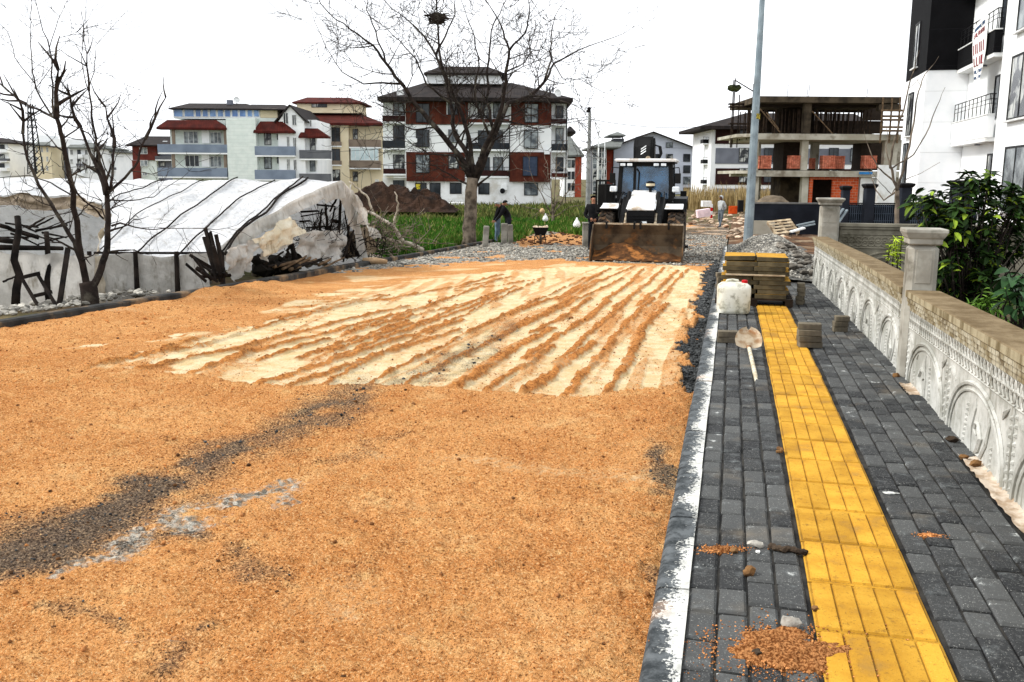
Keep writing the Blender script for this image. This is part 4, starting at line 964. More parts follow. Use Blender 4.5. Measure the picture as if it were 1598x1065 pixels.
far_block('white block at the far left edge of the apartment row', -60, 12, 222, 190, white_w, 4, 3, roof_k, odd=(1, 3))
far_block('dark grey block with small balconies in the apartment row, far left', 14, 52, 228, 205, grey_par, 3, 3, roof_g, odd=(1,))
far_block('cream block with narrow windows and roof structures, behind the left tree', 53, 78, 226, 185, cream_w, 3, 3, roof_g, attic=(57, 72, 211))
far_block('grey block with white balconies in the apartment row behind the left tree', 79, 104, 226, 190, grey_p, 2, 3, roof_g, odd=(0,))
far_block('long white block with brown balconies in the apartment row behind the left tree', 106, 152, 230, 180, white_w, 4, 3, roof_g, attic=(78, 126, 217), odd=(1,))
far_block('white block at the right end of the apartment row behind the left tree', 153, 178, 236, 186, white_w, 3, 3, roof_g, odd=(0, 2))
far_block('small white house between the apartment row and the red brown block', 179, 208, 245, 210, white_w, 2, 2, roof_g)

# ---- grey gabled building behind the excavator
fx = lambda x: 910 + x/8.194
fy = lambda y: 200 + y/8.194
B = Bld('apartment_building', 'pale grey gabled building with brick red corner strips behind the backhoe loader', 'building', 200, 955)
B.blk(fx(395), fx(1445), fy(245), 400, 0, 25, pm('pale_grey_wall', lin((190, 196, 208)), lin((178, 184, 196)), .3, .9, .1, coord='World'))
gable(B, (fx(395), fx(1445)), (fy(244), fy(268)), fx(890), fy(58), 0, 25, MATS['pale_grey_wall'], roof_k, 1.2)
B.blk(fx(300), fx(393), fy(268), 400, .5, 25, brick_r); B.blk(fx(1447), fx(1535), fy(290), 400, .5, 25, brick_r)
for c in (332, 478, 622, 762, 900): 
    B.win(fx(1282), fx(1368), fy(c), fy(c+100), -.08, fr_d, glass, 2, 1)
    for a in (880, 1060): B.win(fx(a), fx(a+85), fy(c), fy(c+100), -.08, fr_d, glass, 2, 1)
B.win(fx(1058), fx(1145), fy(185), fy(252), -.08, fr_d, glass, 2, 1)
B2 = B; B = Bld('apartment_building', 'glazed stair wing with white frames and grey roof left of the gabled building', 'building', 190, 924)
B.blk(fx(115), fx(300), fy(235), 400, 0, 14, grey_par)
for r in range(5):
    for c in range(3): B.win(fx(120+c*60), fx(176+c*60), fy(240+r*145), fy(380+r*145), -.05, fr_w, glass, 1, 2)
B.hip(fx(90), fx(480), fy(236), fy(150), fx(400), fx(520), -1.5, 22, roof_g, .3); B.blk(fx(395), fx(525), fy(135), fy(190), 8, 14, grey_par, 'turret'); B.hip(fx(325), fx(545), fy(88), fy(52), fx(430), fx(450), 6, 16, roof_g, .25)
for k in (375, 500): B.blk(fx(k), fx(k+12), fy(88), fy(140), 9, 9.5, grey_par, 'turret_post')
B = Bld('apartment_building', 'grey roofed block with a brick red strip just right of the brown and white block', 'building', 160, 894)
B.blk(880, 898, 247, 400, 0, 12, white_w); B.blk(898.1, 908, 242, 400, -.2, 12, brick_r)
B.hip(876, 912, 242, 213, 884, 890, -.8, 13, roof_g, .3)
for r in range(3):
    for x in (886, 892): B.win(x, x+4.5, 250+r*18, 262+r*18, -.05, fr_d, glass, 1, 1)

# ---- dark brown and white modern block behind the concrete frame
hx = lambda x: 1080 + x/3.55
hy = lambda y: 100 + y/3.55
B = Bld('apartment_building', 'dark brown and white banded modern block behind the concrete frame', 'building', 135, 1108)
B.blk(hx(112), hx(1010), hy(345), 400, 0, 14, white_w)
for a, b, m in ((352, 446, dark_p), (466, 556, grey_p), (578, 672, dark_p), (690, 760, grey_p)): B.blk(hx(132), hx(1000), hy(a), hy(b), -.1, -.003, m, 'cladding_panel')
B.hip(hx(46), hx(1040), hy(342), hy(272), hx(300), hx(900), -2.2, 15, roof_k, .45)
for c in (408, 520, 632):
    B.balc(hx(62), hx(108), hy(c+10), hy(c+32), 4, metal_d, 2, metal_d)
    for a in (262, 400, 560, 760, 880): B.win(hx(a), hx(a+48), hy(c-55), hy(c+25), -.16, fr_d, glass, 2, 1)
B.blk(hx(70), hx(111), hy(410), 400, 4, 12, white_w)

# ---- building under construction: concrete frame
B = Bld('construction_site', 'unfinished concrete frame building with brick pallets, timber props and formwork on top', 'building', 74, 1177)
raw = pm('raw_concrete', lin((186, 182, 168)), lin((154, 148, 132)), .8, .9, .2, 12, stain=lin((110, 100, 84)), sscale=.7, coord='World')
raw_d = pm('formwork_board', lin((84, 74, 60)), lin((50, 44, 36)), 1.2, .9, .3, 12, coord='World')
x0p, x1p = hx(345), hx(1160)
B.blk(x0p, x1p, hy(385), hy(421), 0, 8.5, raw, 'floor_slab'); B.blk(x0p, x1p, hy(590), hy(626), 0, 8.5, raw, 'floor_slab')
B.blk(hx(355), x1p, hy(178), hy(215), -.3, 8.5, raw_d, 'roof_formwork')
for yy in (385, 590):
    u0, z1 = B.lc(x0p, hy(yy)); _, z0 = B.lc(x0p, hy(yy+36)); MB().prism([(u0-.004, 0), (u0-1.15, 1.0), (u0-1.15, 8), (u0-.004, 8)], z1-.25, z1-.01, lambda u, v, w_: (u, v, w_)).build('cantilever_slab', raw, B.e)
for a, b in ((300, 324), (612, 648), (1072, 1142)):
    for c, d in ((421.3, 589.7), (626.3, 1100)):
        B.blk(hx(a if a > 300 else 350), hx(b if a > 300 else 372), hy(c), hy(d) if d < 800 else 400, .3, .9, raw, 'column')
        B.blk(hx(a+60), hx(b+60), hy(c), hy(d) if d < 800 else 400, 6.5, 7.2, raw, 'column')
B.blk(hx(625), hx(665), hy(216), hy(384), .1, .7, raw_d, 'column_formwork'); B.blk(hx(1040), hx(1160), hy(225), hy(260), -.35, .4, raw_d, 'formwork_panel'); B.blk(hx(500), hx(630), hy(222), hy(384), 5.5, 7.5, pm('dark_interior', lin((52, 44, 38)), rough=.95), 'core_backing')
B.blk(hx(510), hx(605), hy(422), hy(589), 5, 8, MATS['dark_interior'], 'core_backing'); B.blk(hx(492), hx(600), hy(627), 400, 5, 8, raw_d, 'core_backing'); B.blk(hx(940), hx(1060), hy(422), hy(589), 6, 8, MATS['dark_interior'], 'core_backing')
B.blk(hx(355), hx(1155), hy(216), hy(240), 1.5, 1.8, MATS['dark_interior'], 'joist'); B.blk(hx(355), hx(1155), hy(216), hy(235), 5, 5.3, MATS['dark_interior'], 'joist')
for c_, d_, y_ in ((216, 268, 7.8), (312, 384, 7.9)): B.blk(hx(380), hx(1060), hy(c_), hy(d_), y_, y_+.2, MATS['dark_interior'], 'core_backing')  # dark sheets added behind the props to darken the open top floor
for a_, b_ in ((380, 425), (525, 680), (950, 1060)): B.blk(hx(a_), hx(b_), hy(262), hy(314), 7.6, 7.78, MATS['dark_interior'], 'core_backing')
rng = random.Random(5); zt = B.lc(0, hy(216))[1]; zb_ = B.lc(0, hy(384))[1]
for k in range(110):
    u = B.lc(hx(rng.uniform(360, 1060)), 0)[0]; yy = rng.choice((.8, 2.4, 4.2, 6.))+rng.uniform(-.2, .2); MB().tube([(u+rng.uniform(-.05, .05), yy, zb_), (u, yy, zt)], rng.uniform(.035, .06), 5).build('prop', wood_d, B.e)
for a, b, c, d in ((375, 250, 490, 380), (662, 262, 780, 386), (410, 270, 480, 360)):
    p = B.lc(hx(a), hy(b)); q = B.lc(hx(c), hy(d)); MB().beam((p[0], -.1, p[1]), (q[0], .1, q[1]), .12, .06).build('brace', wood_m, B.e)
for c in (260, 292, 312, 352, 372):
    a0, z = B.lc(hx(1035), hy(c)); a1, _ = B.lc(hx(1158), hy(c)); MB().box(a0, a1, -.5, -.4, z-.08, z+.08).build('scaffold_board', wood_m, B.e)
for x in (1050, 1100, 1145): a0, z = B.lc(hx(x), hy(185)); MB().box(a0-.06, a0+.06, -.38, -.31, zb_-.3, z).build('scaffold_post', wood_m, B.e)
for x, yt in ((238, 80), (230, 90), (262, 170), (340, 110)):
    u, z = B.lc(hx(x), hy(yt), 3.5); MB().tube([(u, 3.5, zb_ - .6), (u+.03, 3.5, z)], .05, 5).build('scaffold_post', wood_d, B.e)
p = B.lc(hx(240), hy(92), 3.5); q = B.lc(hx(352), hy(160), 3.5); MB().tube([(p[0], 3.5, p[1]), (q[0], 3.5, q[1])], .05, 5).build('hoist_arm', wood_d, B.e)
for c in (222, 238, 332): 
    p = B.lc(hx(205), hy(c), 3.5); q = B.lc(hx(350), hy(c-6), 3.5); MB().box(p[0], q[0], 3.3, 3.9, p[1]-.05, p[1]+.06).build('scaffold_board', wood_d, B.e)
o = B.lc(hx(233), hy(140), 3.4); b = MB(); rr = random.Random(3)
for k in range(5): b.rock((o[0]+rr.uniform(-.3, .3), 3.4, o[1]+rr.uniform(-.25, .2)), .32, rr, 1, .6, .8)
o2 = b.build('hanging_bag', pm('olive_cloth', lin((58, 64, 34)), lin((30, 34, 22)), 3), None); o2.matrix_world = B.e.matrix_basis @ Matrix.Identity(4); tag(o2, 'dark green bag hanging from the scaffold post at the roof corner', 'bag')
for x in (650, 660, 985, 540): u, z = B.lc(hx(x), hy(112 + (x % 3)*8)); MB().tube([(u, .5, B.lc(0, hy(178))[1]), (u+.05, .5, z)], .022, 4).build('rebar', metal_d, B.e)
# infill of orange hollow bricks around the ground floor opening
def m_brick():
    t = NT('orange_blockwork'); v = t.co('Object'); br = t.node('TexBrick'); mp = t.node('Mapping'); mp.inputs['Rotation'].default_value = (PI/2, 0, 0); t.l(v, mp.inputs['Vector']); t.l(mp.outputs[0], br.inputs['Vector'])
    for k, c in (('Color1', (196, 88, 48)), ('Color2', (168, 68, 36)), ('Mortar', (170, 140, 118))): br.inputs[k].default_value = (*lin(c), 1)
    br.inputs['Scale'].default_value = 1.0; br.inputs['Brick Width'].default_value = .42; br.inputs['Row Height'].default_value = .21; br.inputs['Mortar Size'].default_value = .012
    t.set(br.outputs['Color'], .9, spec=.15); t.bump(br.outputs['Fac'], -.4, .02); return t.m
blk_m = m_brick()
for a, b, c, d in ((652, 672, 627, 1100), (781, 925, 627, 1100), (672.2, 780.8, 627, 641)): B.blk(hx(a), hx(b), hy(c), hy(d) if d < 900 else 400, .35, .6, blk_m, 'brick_infill')
B.blk(hx(672.2), hx(780.8), hy(770), 400, .35, .6, blk_m, 'brick_infill'); B.blk(hx(655), hx(935), hy(628), 400, 5.5, 5.8, MATS['dark_interior'], 'rear_wall')
brp = pm('stacked_brick', lin((206, 128, 102)), lin((176, 96, 72)), 2.5, .9, .2, var=.18, coord='World')
for k, (a, b) in enumerate(((378, 443), (540, 606), (722, 797), (808, 882), (954, 1030), (690, 716))):
    u0, z0 = B.lc(hx(a), hy(588), .5); u1, z1 = B.lc(hx(b), hy(508 if k < 5 else 520), .5)
    t = thing('brick_stack', ['leftmost', 'second from the left', 'tallest middle', 'fourth from the left, browner', 'rightmost', 'narrow partly hidden'][k] + ' pallet stack of orange bricks on the first floor slab', 'bricks', B.e.matrix_basis @ Vector((u0, .5+k*.02, z0)), YAW, 'brick stacks on the first floor slab')
    if k in (3, 5): t.location += Vector(FWD)*1.2
    MB().box(0, u1-u0, 0, .9, .0, .11).build('pallet', wood_d, t); b = MB(); n = 9; W = u1-u0; hh = (z1-z0-.115)/n
    for r in range(n):
        m_ = 6; o_ = (r % 2)*.04
        for c in range(m_): b.box(c*W/m_+.008+o_*.3, (c+1)*W/m_-.008-o_*.3, .02+o_*.4, .85, .115+r*hh+.004, .115+(r+1)*hh-.004)
    tag(b.build('brick', brp, t), kind='stuff')
# white insulation boards leaning right of the brick infill
B.blk(hx(936), hx(1070), hy(630), 400, .3, .8, white_s, 'white_infill')
B.blk(hx(1040), hx(1135), hy(560), 400, -.6, -.2, white_s, 'insulation_panel'); B.blk(hx(930), hx(1000), hy(598), hy(612), -.25, -.1, pm('blue_plastic', lin((56, 128, 190)), rough=.6, bump=0), 'blue_strip')

# ---- white and black block on the right
def PY(px, py, Y):
    r = ray(px, py); t = Y/r[1]; return Vector((r[0]*t, Y, CAMH + r[2]*t))
ix = lambda x: 1370 + x/3.228
iy = lambda y: y/3.228
C0 = P(1446, 110, 44); cx_, cy_ = C0.x, C0.y; zg = zf(cy_) - .3
rb = thing('apartment_building', 'white apartment block with black upper corner and railed balconies on the right', 'building', (cx_, cy_, zg))
def rl(p): return (p.x-cx_, p.y-cy_, p.z-zg)
XB = PY(1485, 200, cy_).x; nb = PX(1539, 200, XB); XR = PY(1562, 200, nb.y).x
zt_ = 16.5; zdk = rl(PY(1446, iy(356), cy_))[2]
black_w = m_lines('black_cladding', lin((16, 16, 18)), lin((11, 11, 13)), 2, .62, .02, 2.2)
b_w = m_lines('white_panels', lin((246, 248, 249)), lin((238, 241, 243)), 2, .72, .015, .72)
e_w = XR - cx_
MB().box(0, e_w+8, 0, 5.2, 0, zdk).build('wall', b_w, rb); MB().box(-.03, e_w+8, -.03, 5.23, zdk+.004, zt_).build('upper_wall', black_w, rb)
yn = -16
zdk2 = zt_
MB().box(e_w, e_w+8, nb.y-cy_-.25, -.035, 0, zt_).build('recess_wall', white_w, rb)
MB().box(e_w-.25, e_w+8, yn, nb.y-cy_-.254, 0, zt_).build('near_wall', white_w, rb)
for x0, x1, y0, y1 in ((180, 222, 92, 350), (145, 185, 440, 690), (120, 150, 785, 935)):
    a = rl(PX(ix(x0), iy(y1), cx_)); b = rl(PX(ix(x1), iy(y0 + 20), cx_)); c = rl(PX(ix(x0), iy(y0+20), cx_)); yy0, yy1 = sorted((a[1], b[1])); yy0 = max(yy0, .35); yy1 = min(yy1, 4.9)
    z0 = a[2]; z1 = z0 + 2.1
    window(rb, (-.035, yy1, z0), -PI/2, yy1-yy0, z1-z0, fr_d, glass_l, 2, 1, 'window', True)
def xwin(x0, x1, y0, y1, X, nm='window', sill=False, gm=glass, h=None):
    a = PX(ix(x0), iy(y1), X); b = PX(ix(x1), iy(y1), X); q = PX(ix(x0), iy(y0), X); z0 = a.z - zg; z1 = q.z - zg
    ya, yb = max(a.y, b.y)-cy_, min(a.y, b.y)-cy_
    return window(rb, (X-cx_-.03, ya, z0), -PI/2, ya-yb, z1-z0, fr_d, gm, 2, 1, nm, sill)
for a in ((655, 770, 300, 610), (620, 730, 745, 1060), (705, 840, -160, 165)): xwin(*a, XR-.25, 'window', True, glass_l)
for a in ((580, 628, 392, 600), (540, 585, 778, 990), (622, 665, 0, 180)): xwin(*a, XR, 'door', False, glass)
LB = nb.y - cy_
for kk, (yb, yt, mat, wm) in enumerate(((722, 625, white_w, 'w'), (356, 258, black_w, 'b'), (-20, -118, black_w, 'b'))):
    z0 = rl(PY(1485, iy(yb), cy_))[2]; z1 = rl(PY(1485, iy(yt), cy_))[2]; xb = XB-cx_; xe = e_w - (.26 if True else 0)
    b = MB(); b.box(xb, xb+.12, LB, -.04, z0, z1); b.box(xb+.121, xe, LB, LB+.12, z0, z1)
    o = b.build('balcony', mat, rb); MB().box(xb+.02, e_w-.003, LB+.02, -.04, z0-.16, z0-.004).build('slab', white_s, o)
    MB().box(xb-.03, xb+.15, LB-.03, -.04, z1+.003, z1+.05).box(xb+.151, xe-.01, LB-.03, LB+.15, z1+.003, z1+.05).build('coping', fr_w, o)
    r = MB(); n = 9
    for hgt in (.45, .62, .82): r.tube([(xb+.06, -.05, z1+hgt), (xb+.06, LB+.06, z1+hgt), (xe, LB+.06, z1+hgt)], .022 if hgt > .7 else .013, 5)
    for k in range(n+1): y_ = -.08 + (LB+.14)*k/n; r.tube([(xb+.06, y_, z1+.05), (xb+.06, y_, z1+.82)], .018, 5)
    for k in range(1, 4): x_ = xb+.06+(xe-xb-.06)*k/4; r.tube([(x_, LB+.06, z1+.05), (x_, LB+.06, z1+.82)], .018, 5)
    r.build('railing', metal_d, o)
    if kk < 2: MB().lathe([(.11, 0), (.11, .05), (.02, .06)], 12).build('ceiling_lamp', grey_p, o, loc=((xb+e_w)/2+.1, LB*.55, z0-.225))
# cloth banner hung over the black balcony
z1 = rl(PY(1485, iy(258), cy_))[2]; xb = XB-cx_ - .06
ba = thing('banner', 'long white cloth banner with rows of red and blue lettering hung over the black balcony', 'banner', (cx_+xb, cy_, zg))
ya = PX(ix(498), 60, XB).y - cy_; yb = PX(ix(572), 40, XB).y - cy_
ztop = z1 + .80; zlow = rl(PX(ix(520), iy(432), XB))[2]
def bf(u, v):
    nar = 1 - .45*v; mid = ya*.55 + yb*.45; y_ = mid + ((ya + (yb-ya)*u) - mid)*nar
    zt2 = (ztop - .25 + .25*u); return (-.05 - .06*math.sin(v*5+u*2) - .03*math.sin(u*7)*v, y_, zt2 + (zlow-zt2)*v - (.25*(u-.3)**2 if v > .95 else 0))
MB().grid(bf, 10, 26).build('cloth', pm('banner_cloth', lin((244, 244, 242)), lin((228, 228, 226)), 2, .8, .1), ba, smooth=True)
# lettering: separate thin strokes, too far to read in the photograph
let = {'red': MB(), 'blue': MB()}; rr = random.Random(9)
for v0, hgt, n, c in ((.08, .05, 8, 'blue'), (.17, .06, 7, 'red'), (.34, .15, 3, 'red'), (.54, .13, 4, 'red'), (.74, .05, 5, 'blue'), (.84, .04, 4, 'blue')):
    for k in range(n):
        u0 = .14 + .74*k/n; w_ = .74/n*.6
        def pt(u, v): q = Vector(bf(u, v)); return (q.x-.012, q.y, q.z)
        m_ = let[c]; kind = rr.randrange(4)
        th = .022 if hgt > .1 else .012
        m_.tube([pt(u0, v0), pt(u0, v0+hgt)], th, 4)
        if kind != 0: m_.tube([pt(u0+w_, v0), pt(u0+w_, v0+hgt)], th, 4)
        if kind != 1: m_.tube([pt(u0, v0+(hgt if kind == 0 else 0)), pt(u0+w_, v0+(hgt if kind == 0 else 0))], th, 4)
        if kind == 3: m_.tube([pt(u0, v0+hgt/2), pt(u0+w_, v0+hgt/2)], th, 4)
for c, m in (('red', lin((150, 70, 78))), ('blue', lin((70, 96, 130)))): tag(let[c].build('lettering', pm(c+'_print', m, rough=.8, bump=0), ba), kind='stuff')
# ================================================================ PLASTIC GREENHOUSE
def wob(pts, rr, amp, sub=3):
    out = [pts[0]]
    for a, b in zip(pts[:-1], pts[1:]):
        for k in range(1, sub+1):
            q = a.lerp(b, k/sub)
            if k < sub: q = q + Vector((rr.uniform(-1, 1), rr.uniform(-1, 1), rr.uniform(-.6, .6)))*amp*(a-b).length
            out.append(q)
    return out
def twig(mb, rr, p, d, ln, r, lev, up, minr):
    n = 4 if lev > 0 else 3; pts = [p]; dd = d.copy()
    for k in range(n):
        dd = (dd + Vector((rr.uniform(-1, 1), rr.uniform(-1, 1), rr.uniform(-.8, 1)))*.26 + Vector((0, 0, up))).normalized(); pts.append(pts[-1] + dd*ln/n)
    mb.tube(pts, [max(minr, r*(1-.75*k/n)) for k in range(n+1)], 4 if r > .012 else 3, False)
    if lev > 0:
        m_ = rr.randint(3, 5)
        for k in range(m_):
            i = rr.randint(1, n); a = (pts[i]-pts[i-1]).normalized(); o_ = a.orthogonal(); o_.rotate(Matrix.Rotation(rr.random()*6.28, 3, a))
            twig(mb, rr, pts[i], (a*.75 + o_*rr.uniform(.5, .9)).normalized(), ln*rr.uniform(.45, .7), r*.55, lev-1, up, minr)
def m_plastic(name, c1, c2, dirt, tr, bmp=.45):
    t = NT(name); v = t.co('World'); n = t.noise(1.6, 6, v, .65); n2 = t.noise(7, 5, v, .7, stretch=(1, 1, .35))
    c = t.mix(t.ramp(n, .35, .65), c1, c2); c = t.mix(t.ramp(n2, .50, .74, 0, .85), c, dirt)
    t.set(c, .45, spec=.2); t.bump(t.math('ADD', t.noise(3.2, 6, v, .62, 1.6), t.noise(9, 5, v, .6, 1., stretch=(1, 1, .25))), bmp, .09)
    ts = t.node('BsdfTranslucent'); t.l(c, ts.inputs['Color']); ms = t.node('MixShader'); ms.inputs[0].default_value = tr
    t.l(t.b.outputs[0], ms.inputs[1]); t.l(ts.outputs[0], ms.inputs[2]); t.l(ms.outputs[0], t.out.inputs[0]); return t.m
pl_w = m_plastic('white_plastic', lin((236, 237, 238)), lin((214, 216, 218)), lin((172, 168, 158)), .22, .75)
pl_g = m_plastic('dirty_plastic', lin((216, 214, 208)), lin((176, 174, 168)), lin((126, 118, 102)), .35)
pl_b = m_plastic('ragged_plastic', lin((150, 134, 112)), lin((112, 98, 80)), lin((74, 60, 46)), .15)
bark_d = pm('dark_post', lin((40, 34, 30)), lin((18, 16, 15)), 5, .95, .5, 30)
GA = Vector((-.96, -.28, 0)); GE = .30; GR = 1.44
def gh_edge(s):
    if s <= 1: x = -8.0 + .03*s; y = 13.0 + 5*s; z = GE + (GR-GE)*(s + .13*math.sin(PI*s))
    else: q = s-1; x = -7.97 - .6*q; y = 18 + 2.9*q; z = GR + (-.85-GR)*(q**1.6)
    return Vector((x, y, z))
def gh(t_, s, wr=1.):
    p = gh_edge(s) + GA*t_
    k = float(fbm(t_*1.3 + 3, s*5, 3, 9)) - .5; k2 = float(fbm(t_*4, s*2.2 + t_, 3, 19)) - .5
    p.z += wr*(.10*k + .06*k2 - .09*abs(math.sin(t_*2.9+s*.8))**.7*max(0, 1-abs(s-.5))) ; return p
g = thing('greenhouse', 'low sagging plastic covered greenhouse with torn open end beside the kerb', 'greenhouse', (-10, 15, zf(15)-.3))
gi = Matrix.Translation((-10, 15, zf(15)-.3)).inverted()
def gmb(): b = MB(); b.M = gi; return b
s0f = lambda t_: float(np.interp(t_, [1.7, 2.1, 2.6, 3.2, 4.2, 12], [0, .16, .36, .50, .66, .74]))
def cover(u, v):
    t_ = -.04 + 11*u**1.2; s0 = s0f(t_); 
    if t_ > 1.7: s0 += .03*(float(vn(t_*9, 1.))-.5)
    return gh(t_, s0 + (2-s0)*v)
gmb().grid(cover, 130, 60).build('plastic_cover', pl_w, g, smooth=True)
zg0 = lambda y: zf(y) - .36
def side(u, v):
    t_ = -.02 + 1.78*u; p = gh(t_, 0); q = float(fbm(t_*3.2, v*2 + t_*2, 3, 29))-.5
    z = p.z + .02 + (zg0(p.y)-p.z-.02)*v; return Vector((p.x + .10*q*math.sin(PI*min(1, v+.1)), p.y - .03 - .16*q*v - .05*math.sin(t_*9)*v, z))
gmb().grid(side, 60, 16).build('side_sheet', pl_g, g, smooth=True)
def solve_t(px, s, lo=-.5, hi=12):
    ts_ = np.linspace(lo, hi, 500); best = min(ts_, key=lambda q: abs(float(proj_np(*[np.array(c) for c in (gh_edge(s)+GA*q)])[0]) - px)); return float(best)
for a, b, r_ in ((216, 372, .014), (279, 430, .014), (352, 479, .022), (345, 474, .016), (150, 318, .010), (68, 255, .012)):
    t0, t1 = solve_t(a, 0), solve_t(b, 1.)
    pts = [gh(t0+(t1-t0)*k/24 + (.04*math.sin(k*.5) if r_ > .02 else 0), k/24) + Vector((0, -.02, .03)) for k in range(25) if k/24 >= s0f(t0+(t1-t0)*k/24)]
    gmb().tube(pts, r_, 5).build('rope', bark_d, g, smooth=True)
for px in (143, 216, 279, 350):
    t_ = solve_t(px, 0); p = gh(t_, 0, 0); gmb().tube([(p.x, p.y-.09, zg0(p.y)), (p.x+.01, p.y-.08, p.z+.03)], [.045, .035], 7).build('post', bark_d, g)
p, q = gh(-.1, 0, 0), gh(1.75, 0, 0); gmb().tube([p, q], .02, 5).build('eave_rail', bark_d, g)
# torn hanging edge along the open gable
def band(u, v):
    s = .0 + 1.0*u; p = gh(0, s); hgt = .16 + .16*float(vn(u*7, 3.)) + .12*(u > .8)
    k = float(fbm(u*14, v*2, 3, 41))-.5; return Vector((p.x + .06 + .13*k*v + .05*v, p.y + .15*k*v, p.z + .02 - hgt*v))
gmb().grid(band, 90, 8).build('torn_edge', pl_g, g, smooth=True)
def band2(u, v):
    s = 1.0 + .98*u; p = gh(0, s); k = float(fbm(u*9, v*2, 3, 45))-.5; hgt = .30 + .2*float(vn(u*5, 9.)); return Vector((p.x + .07 + .12*k*v, p.y - .35*v + .12*k, p.z - hgt*v*.8))
gmb().grid(band2, 50, 8).build('torn_edge', pl_g, g, smooth=True)
def sheet(name, quad, X, mat, seed, amp=.10, n=26, dx=(0, 0, 0, 0)):
    c = [PX(a, b, X + d_) for (a, b), d_ in zip(quad, dx)]
    def fn(u, v):
        p = (c[0]*(1-u) + c[1]*u)*(1-v) + (c[3]*(1-u) + c[2]*u)*v
        k = float(fbm(u*4 + seed, v*3, 4, seed)) - .5; e = float(vn(u*9, v*9, seed)) - .5
        return p + Vector((amp*k*2.2 + .03*math.sin(u*17 + v*6 + seed), .6*amp*k, .05*e))
    return gmb().grid(fn, n, n).build(name, mat, g, smooth=True)
sheet('torn_flap', [(350,392),(404,372),(392,424),(362,440)], -7.75, pl_g, 3, .12); sheet('torn_flap', [(398,376),(455,336),(474,362),(418,402)], -7.7, m_plastic('cream_plastic', lin((232, 226, 206)), lin((206, 196, 170)), lin((150, 134, 106)), .25), 5, .10)
sheet('torn_flap', [(404,396),(455,366),(462,376),(412,408)], -7.95, pl_g, 15, .08)
sheet('gable_sheet', [(462,361),(538,360),(536,410),(468,404)], -8.15, pl_g, 7, .12); sheet('torn_flap', [(546,288),(563,318),(578,352),(560,350)], -8.05, pl_g, 9, .10); sheet('torn_flap', [(542,362),(580,352),(588,394),(546,404)], -8.5, pl_b, 11, .12)
sheet('torn_flap', [(572,352),(588,358),(596,372),(580,372)], -8.3, pl_g, 13, .05)
# low white wall and torn brown edge at the left, collapsed end
def low(u, v):
    a = P(-70, 392, 12.6); b = P(150, 399, 14.3); p = a*(1-u) + b*u; k = float(fbm(u*6, v*2, 3, 51))-.5
    zt = p.z + .02*math.sin(u*30); return Vector((p.x + .1*k, p.y - .12*k*v, zt + (zg0(p.y) - .05 - zt)*v))
gmb().grid(low, 60, 14).build('side_sheet', pl_g, g, smooth=True)
def ragg(u, v):
    t_ = 1.72 + 5.5*u; p = gh(t_, s0f(t_)); k = float(fbm(u*16, v*2.5, 3, 55))-.5; h_ = .16 + .10*float(vn(u*13, 2.))
    return p + Vector((.05*k, -.10*v + .15*k, -.02 - h_*v + .06*k))
gmb().grid(ragg, 80, 8).build('torn_edge', pl_b, g, smooth=True)
def drape(u, v):
    t_ = 1.55 + .95*u; s = s0f(t_); p = gh(t_, s); k = float(fbm(u*5, v*3, 3, 58))-.5; z = p.z + (zg0(p.y)-p.z)*v; return Vector((p.x + .16*k, p.y - .10 - .2*v*u + .16*k, z))
gmb().grid(drape, 30, 20).build('torn_flap', m_plastic('tan_plastic', lin((206, 198, 182)), lin((172, 158, 134)), lin((120, 100, 74)), .2), g, smooth=True)
rng = random.Random(31)
def pole(a, b, X, r_, d_=None, nm='post', m=None):
    if d_: p, q = P(*a, d_[0]), P(*b, d_[-1])
    else: p, q = PX(*a, X), PX(*b, X)
    n = 6; pts = [p.lerp(q, k/n) + Vector((rng.uniform(-1, 1), rng.uniform(-1, 1), 0))*r_*.6*(0 < k < n) for k in range(n+1)]
    return gmb().tube(pts, [r_*(1.1-.3*k/n) for k in range(n+1)], 7).build(nm, m or bark_d, g, smooth=True)
for a, b, X, r_ in (((528,402),(533,292),-8.2,.035),((506,362),(512,312),-9.2,.03),((520,362),(522,304),-9.0,.04),((541,404),(545,318),-8.3,.03),((498,364),(503,318),-8.9,.022),((514,362),(527,312),-8.6,.02),((490,366),(494,326),-9.2,.02),((550,396),(538,330),-8.2,.02),((556,400),(560,340),-8.4,.025),((458,410),(456,364),-8.1,.05),((447,402),(452,380),-8.2,.03),((512,362),(508,318),-8.6,.03),((535,408),(552,360),-8.1,.03),((560,400),(545,370),-8.2,.03),((566,396),(570,352),-8.5,.03)): pole(a, b, X, r_)
for a, b, X, r_ in (((470,331),(545,327),-9.0,.022),((468,346),(545,341),-9.3,.02),((495,320),(560,326),-8.6,.02),((470,338),(512,331),-8.9,.014),((530,302),(515,330),-8.4,.025),((478,356),(538,352),-8.9,.02),((520,345),(560,352),-8.7,.04)): pole(a, b, X, r_, nm='rail')
for a, b, d_, r_ in (((24,475),(27,338),(13,13.4),.055),((76,470),(72,362),(13.6,13.8),.045),((-30,386),(98,388),(12.9,14),.04),((0,352),(60,372),(13.3,13.8),.03),((-20,372),(24,378),(13.5,13.5),.05),((5,440),(24,432),(12.5,12.7),.015)): pole(a, b, None, r_, d_, 'post' if abs(a[0]-b[0]) < 20 else 'rail')
for k in range(14):
    a = (rng.uniform(-10, 80), rng.uniform(345, 390)); b = (a[0]+rng.uniform(15, 60), a[1]+rng.uniform(-18, 18)); pole(a, b, None, rng.uniform(.008, .02), (14.2, 14.6), 'branch')
bw_ = MB(); rr = random.Random(61); bw_.M = gi
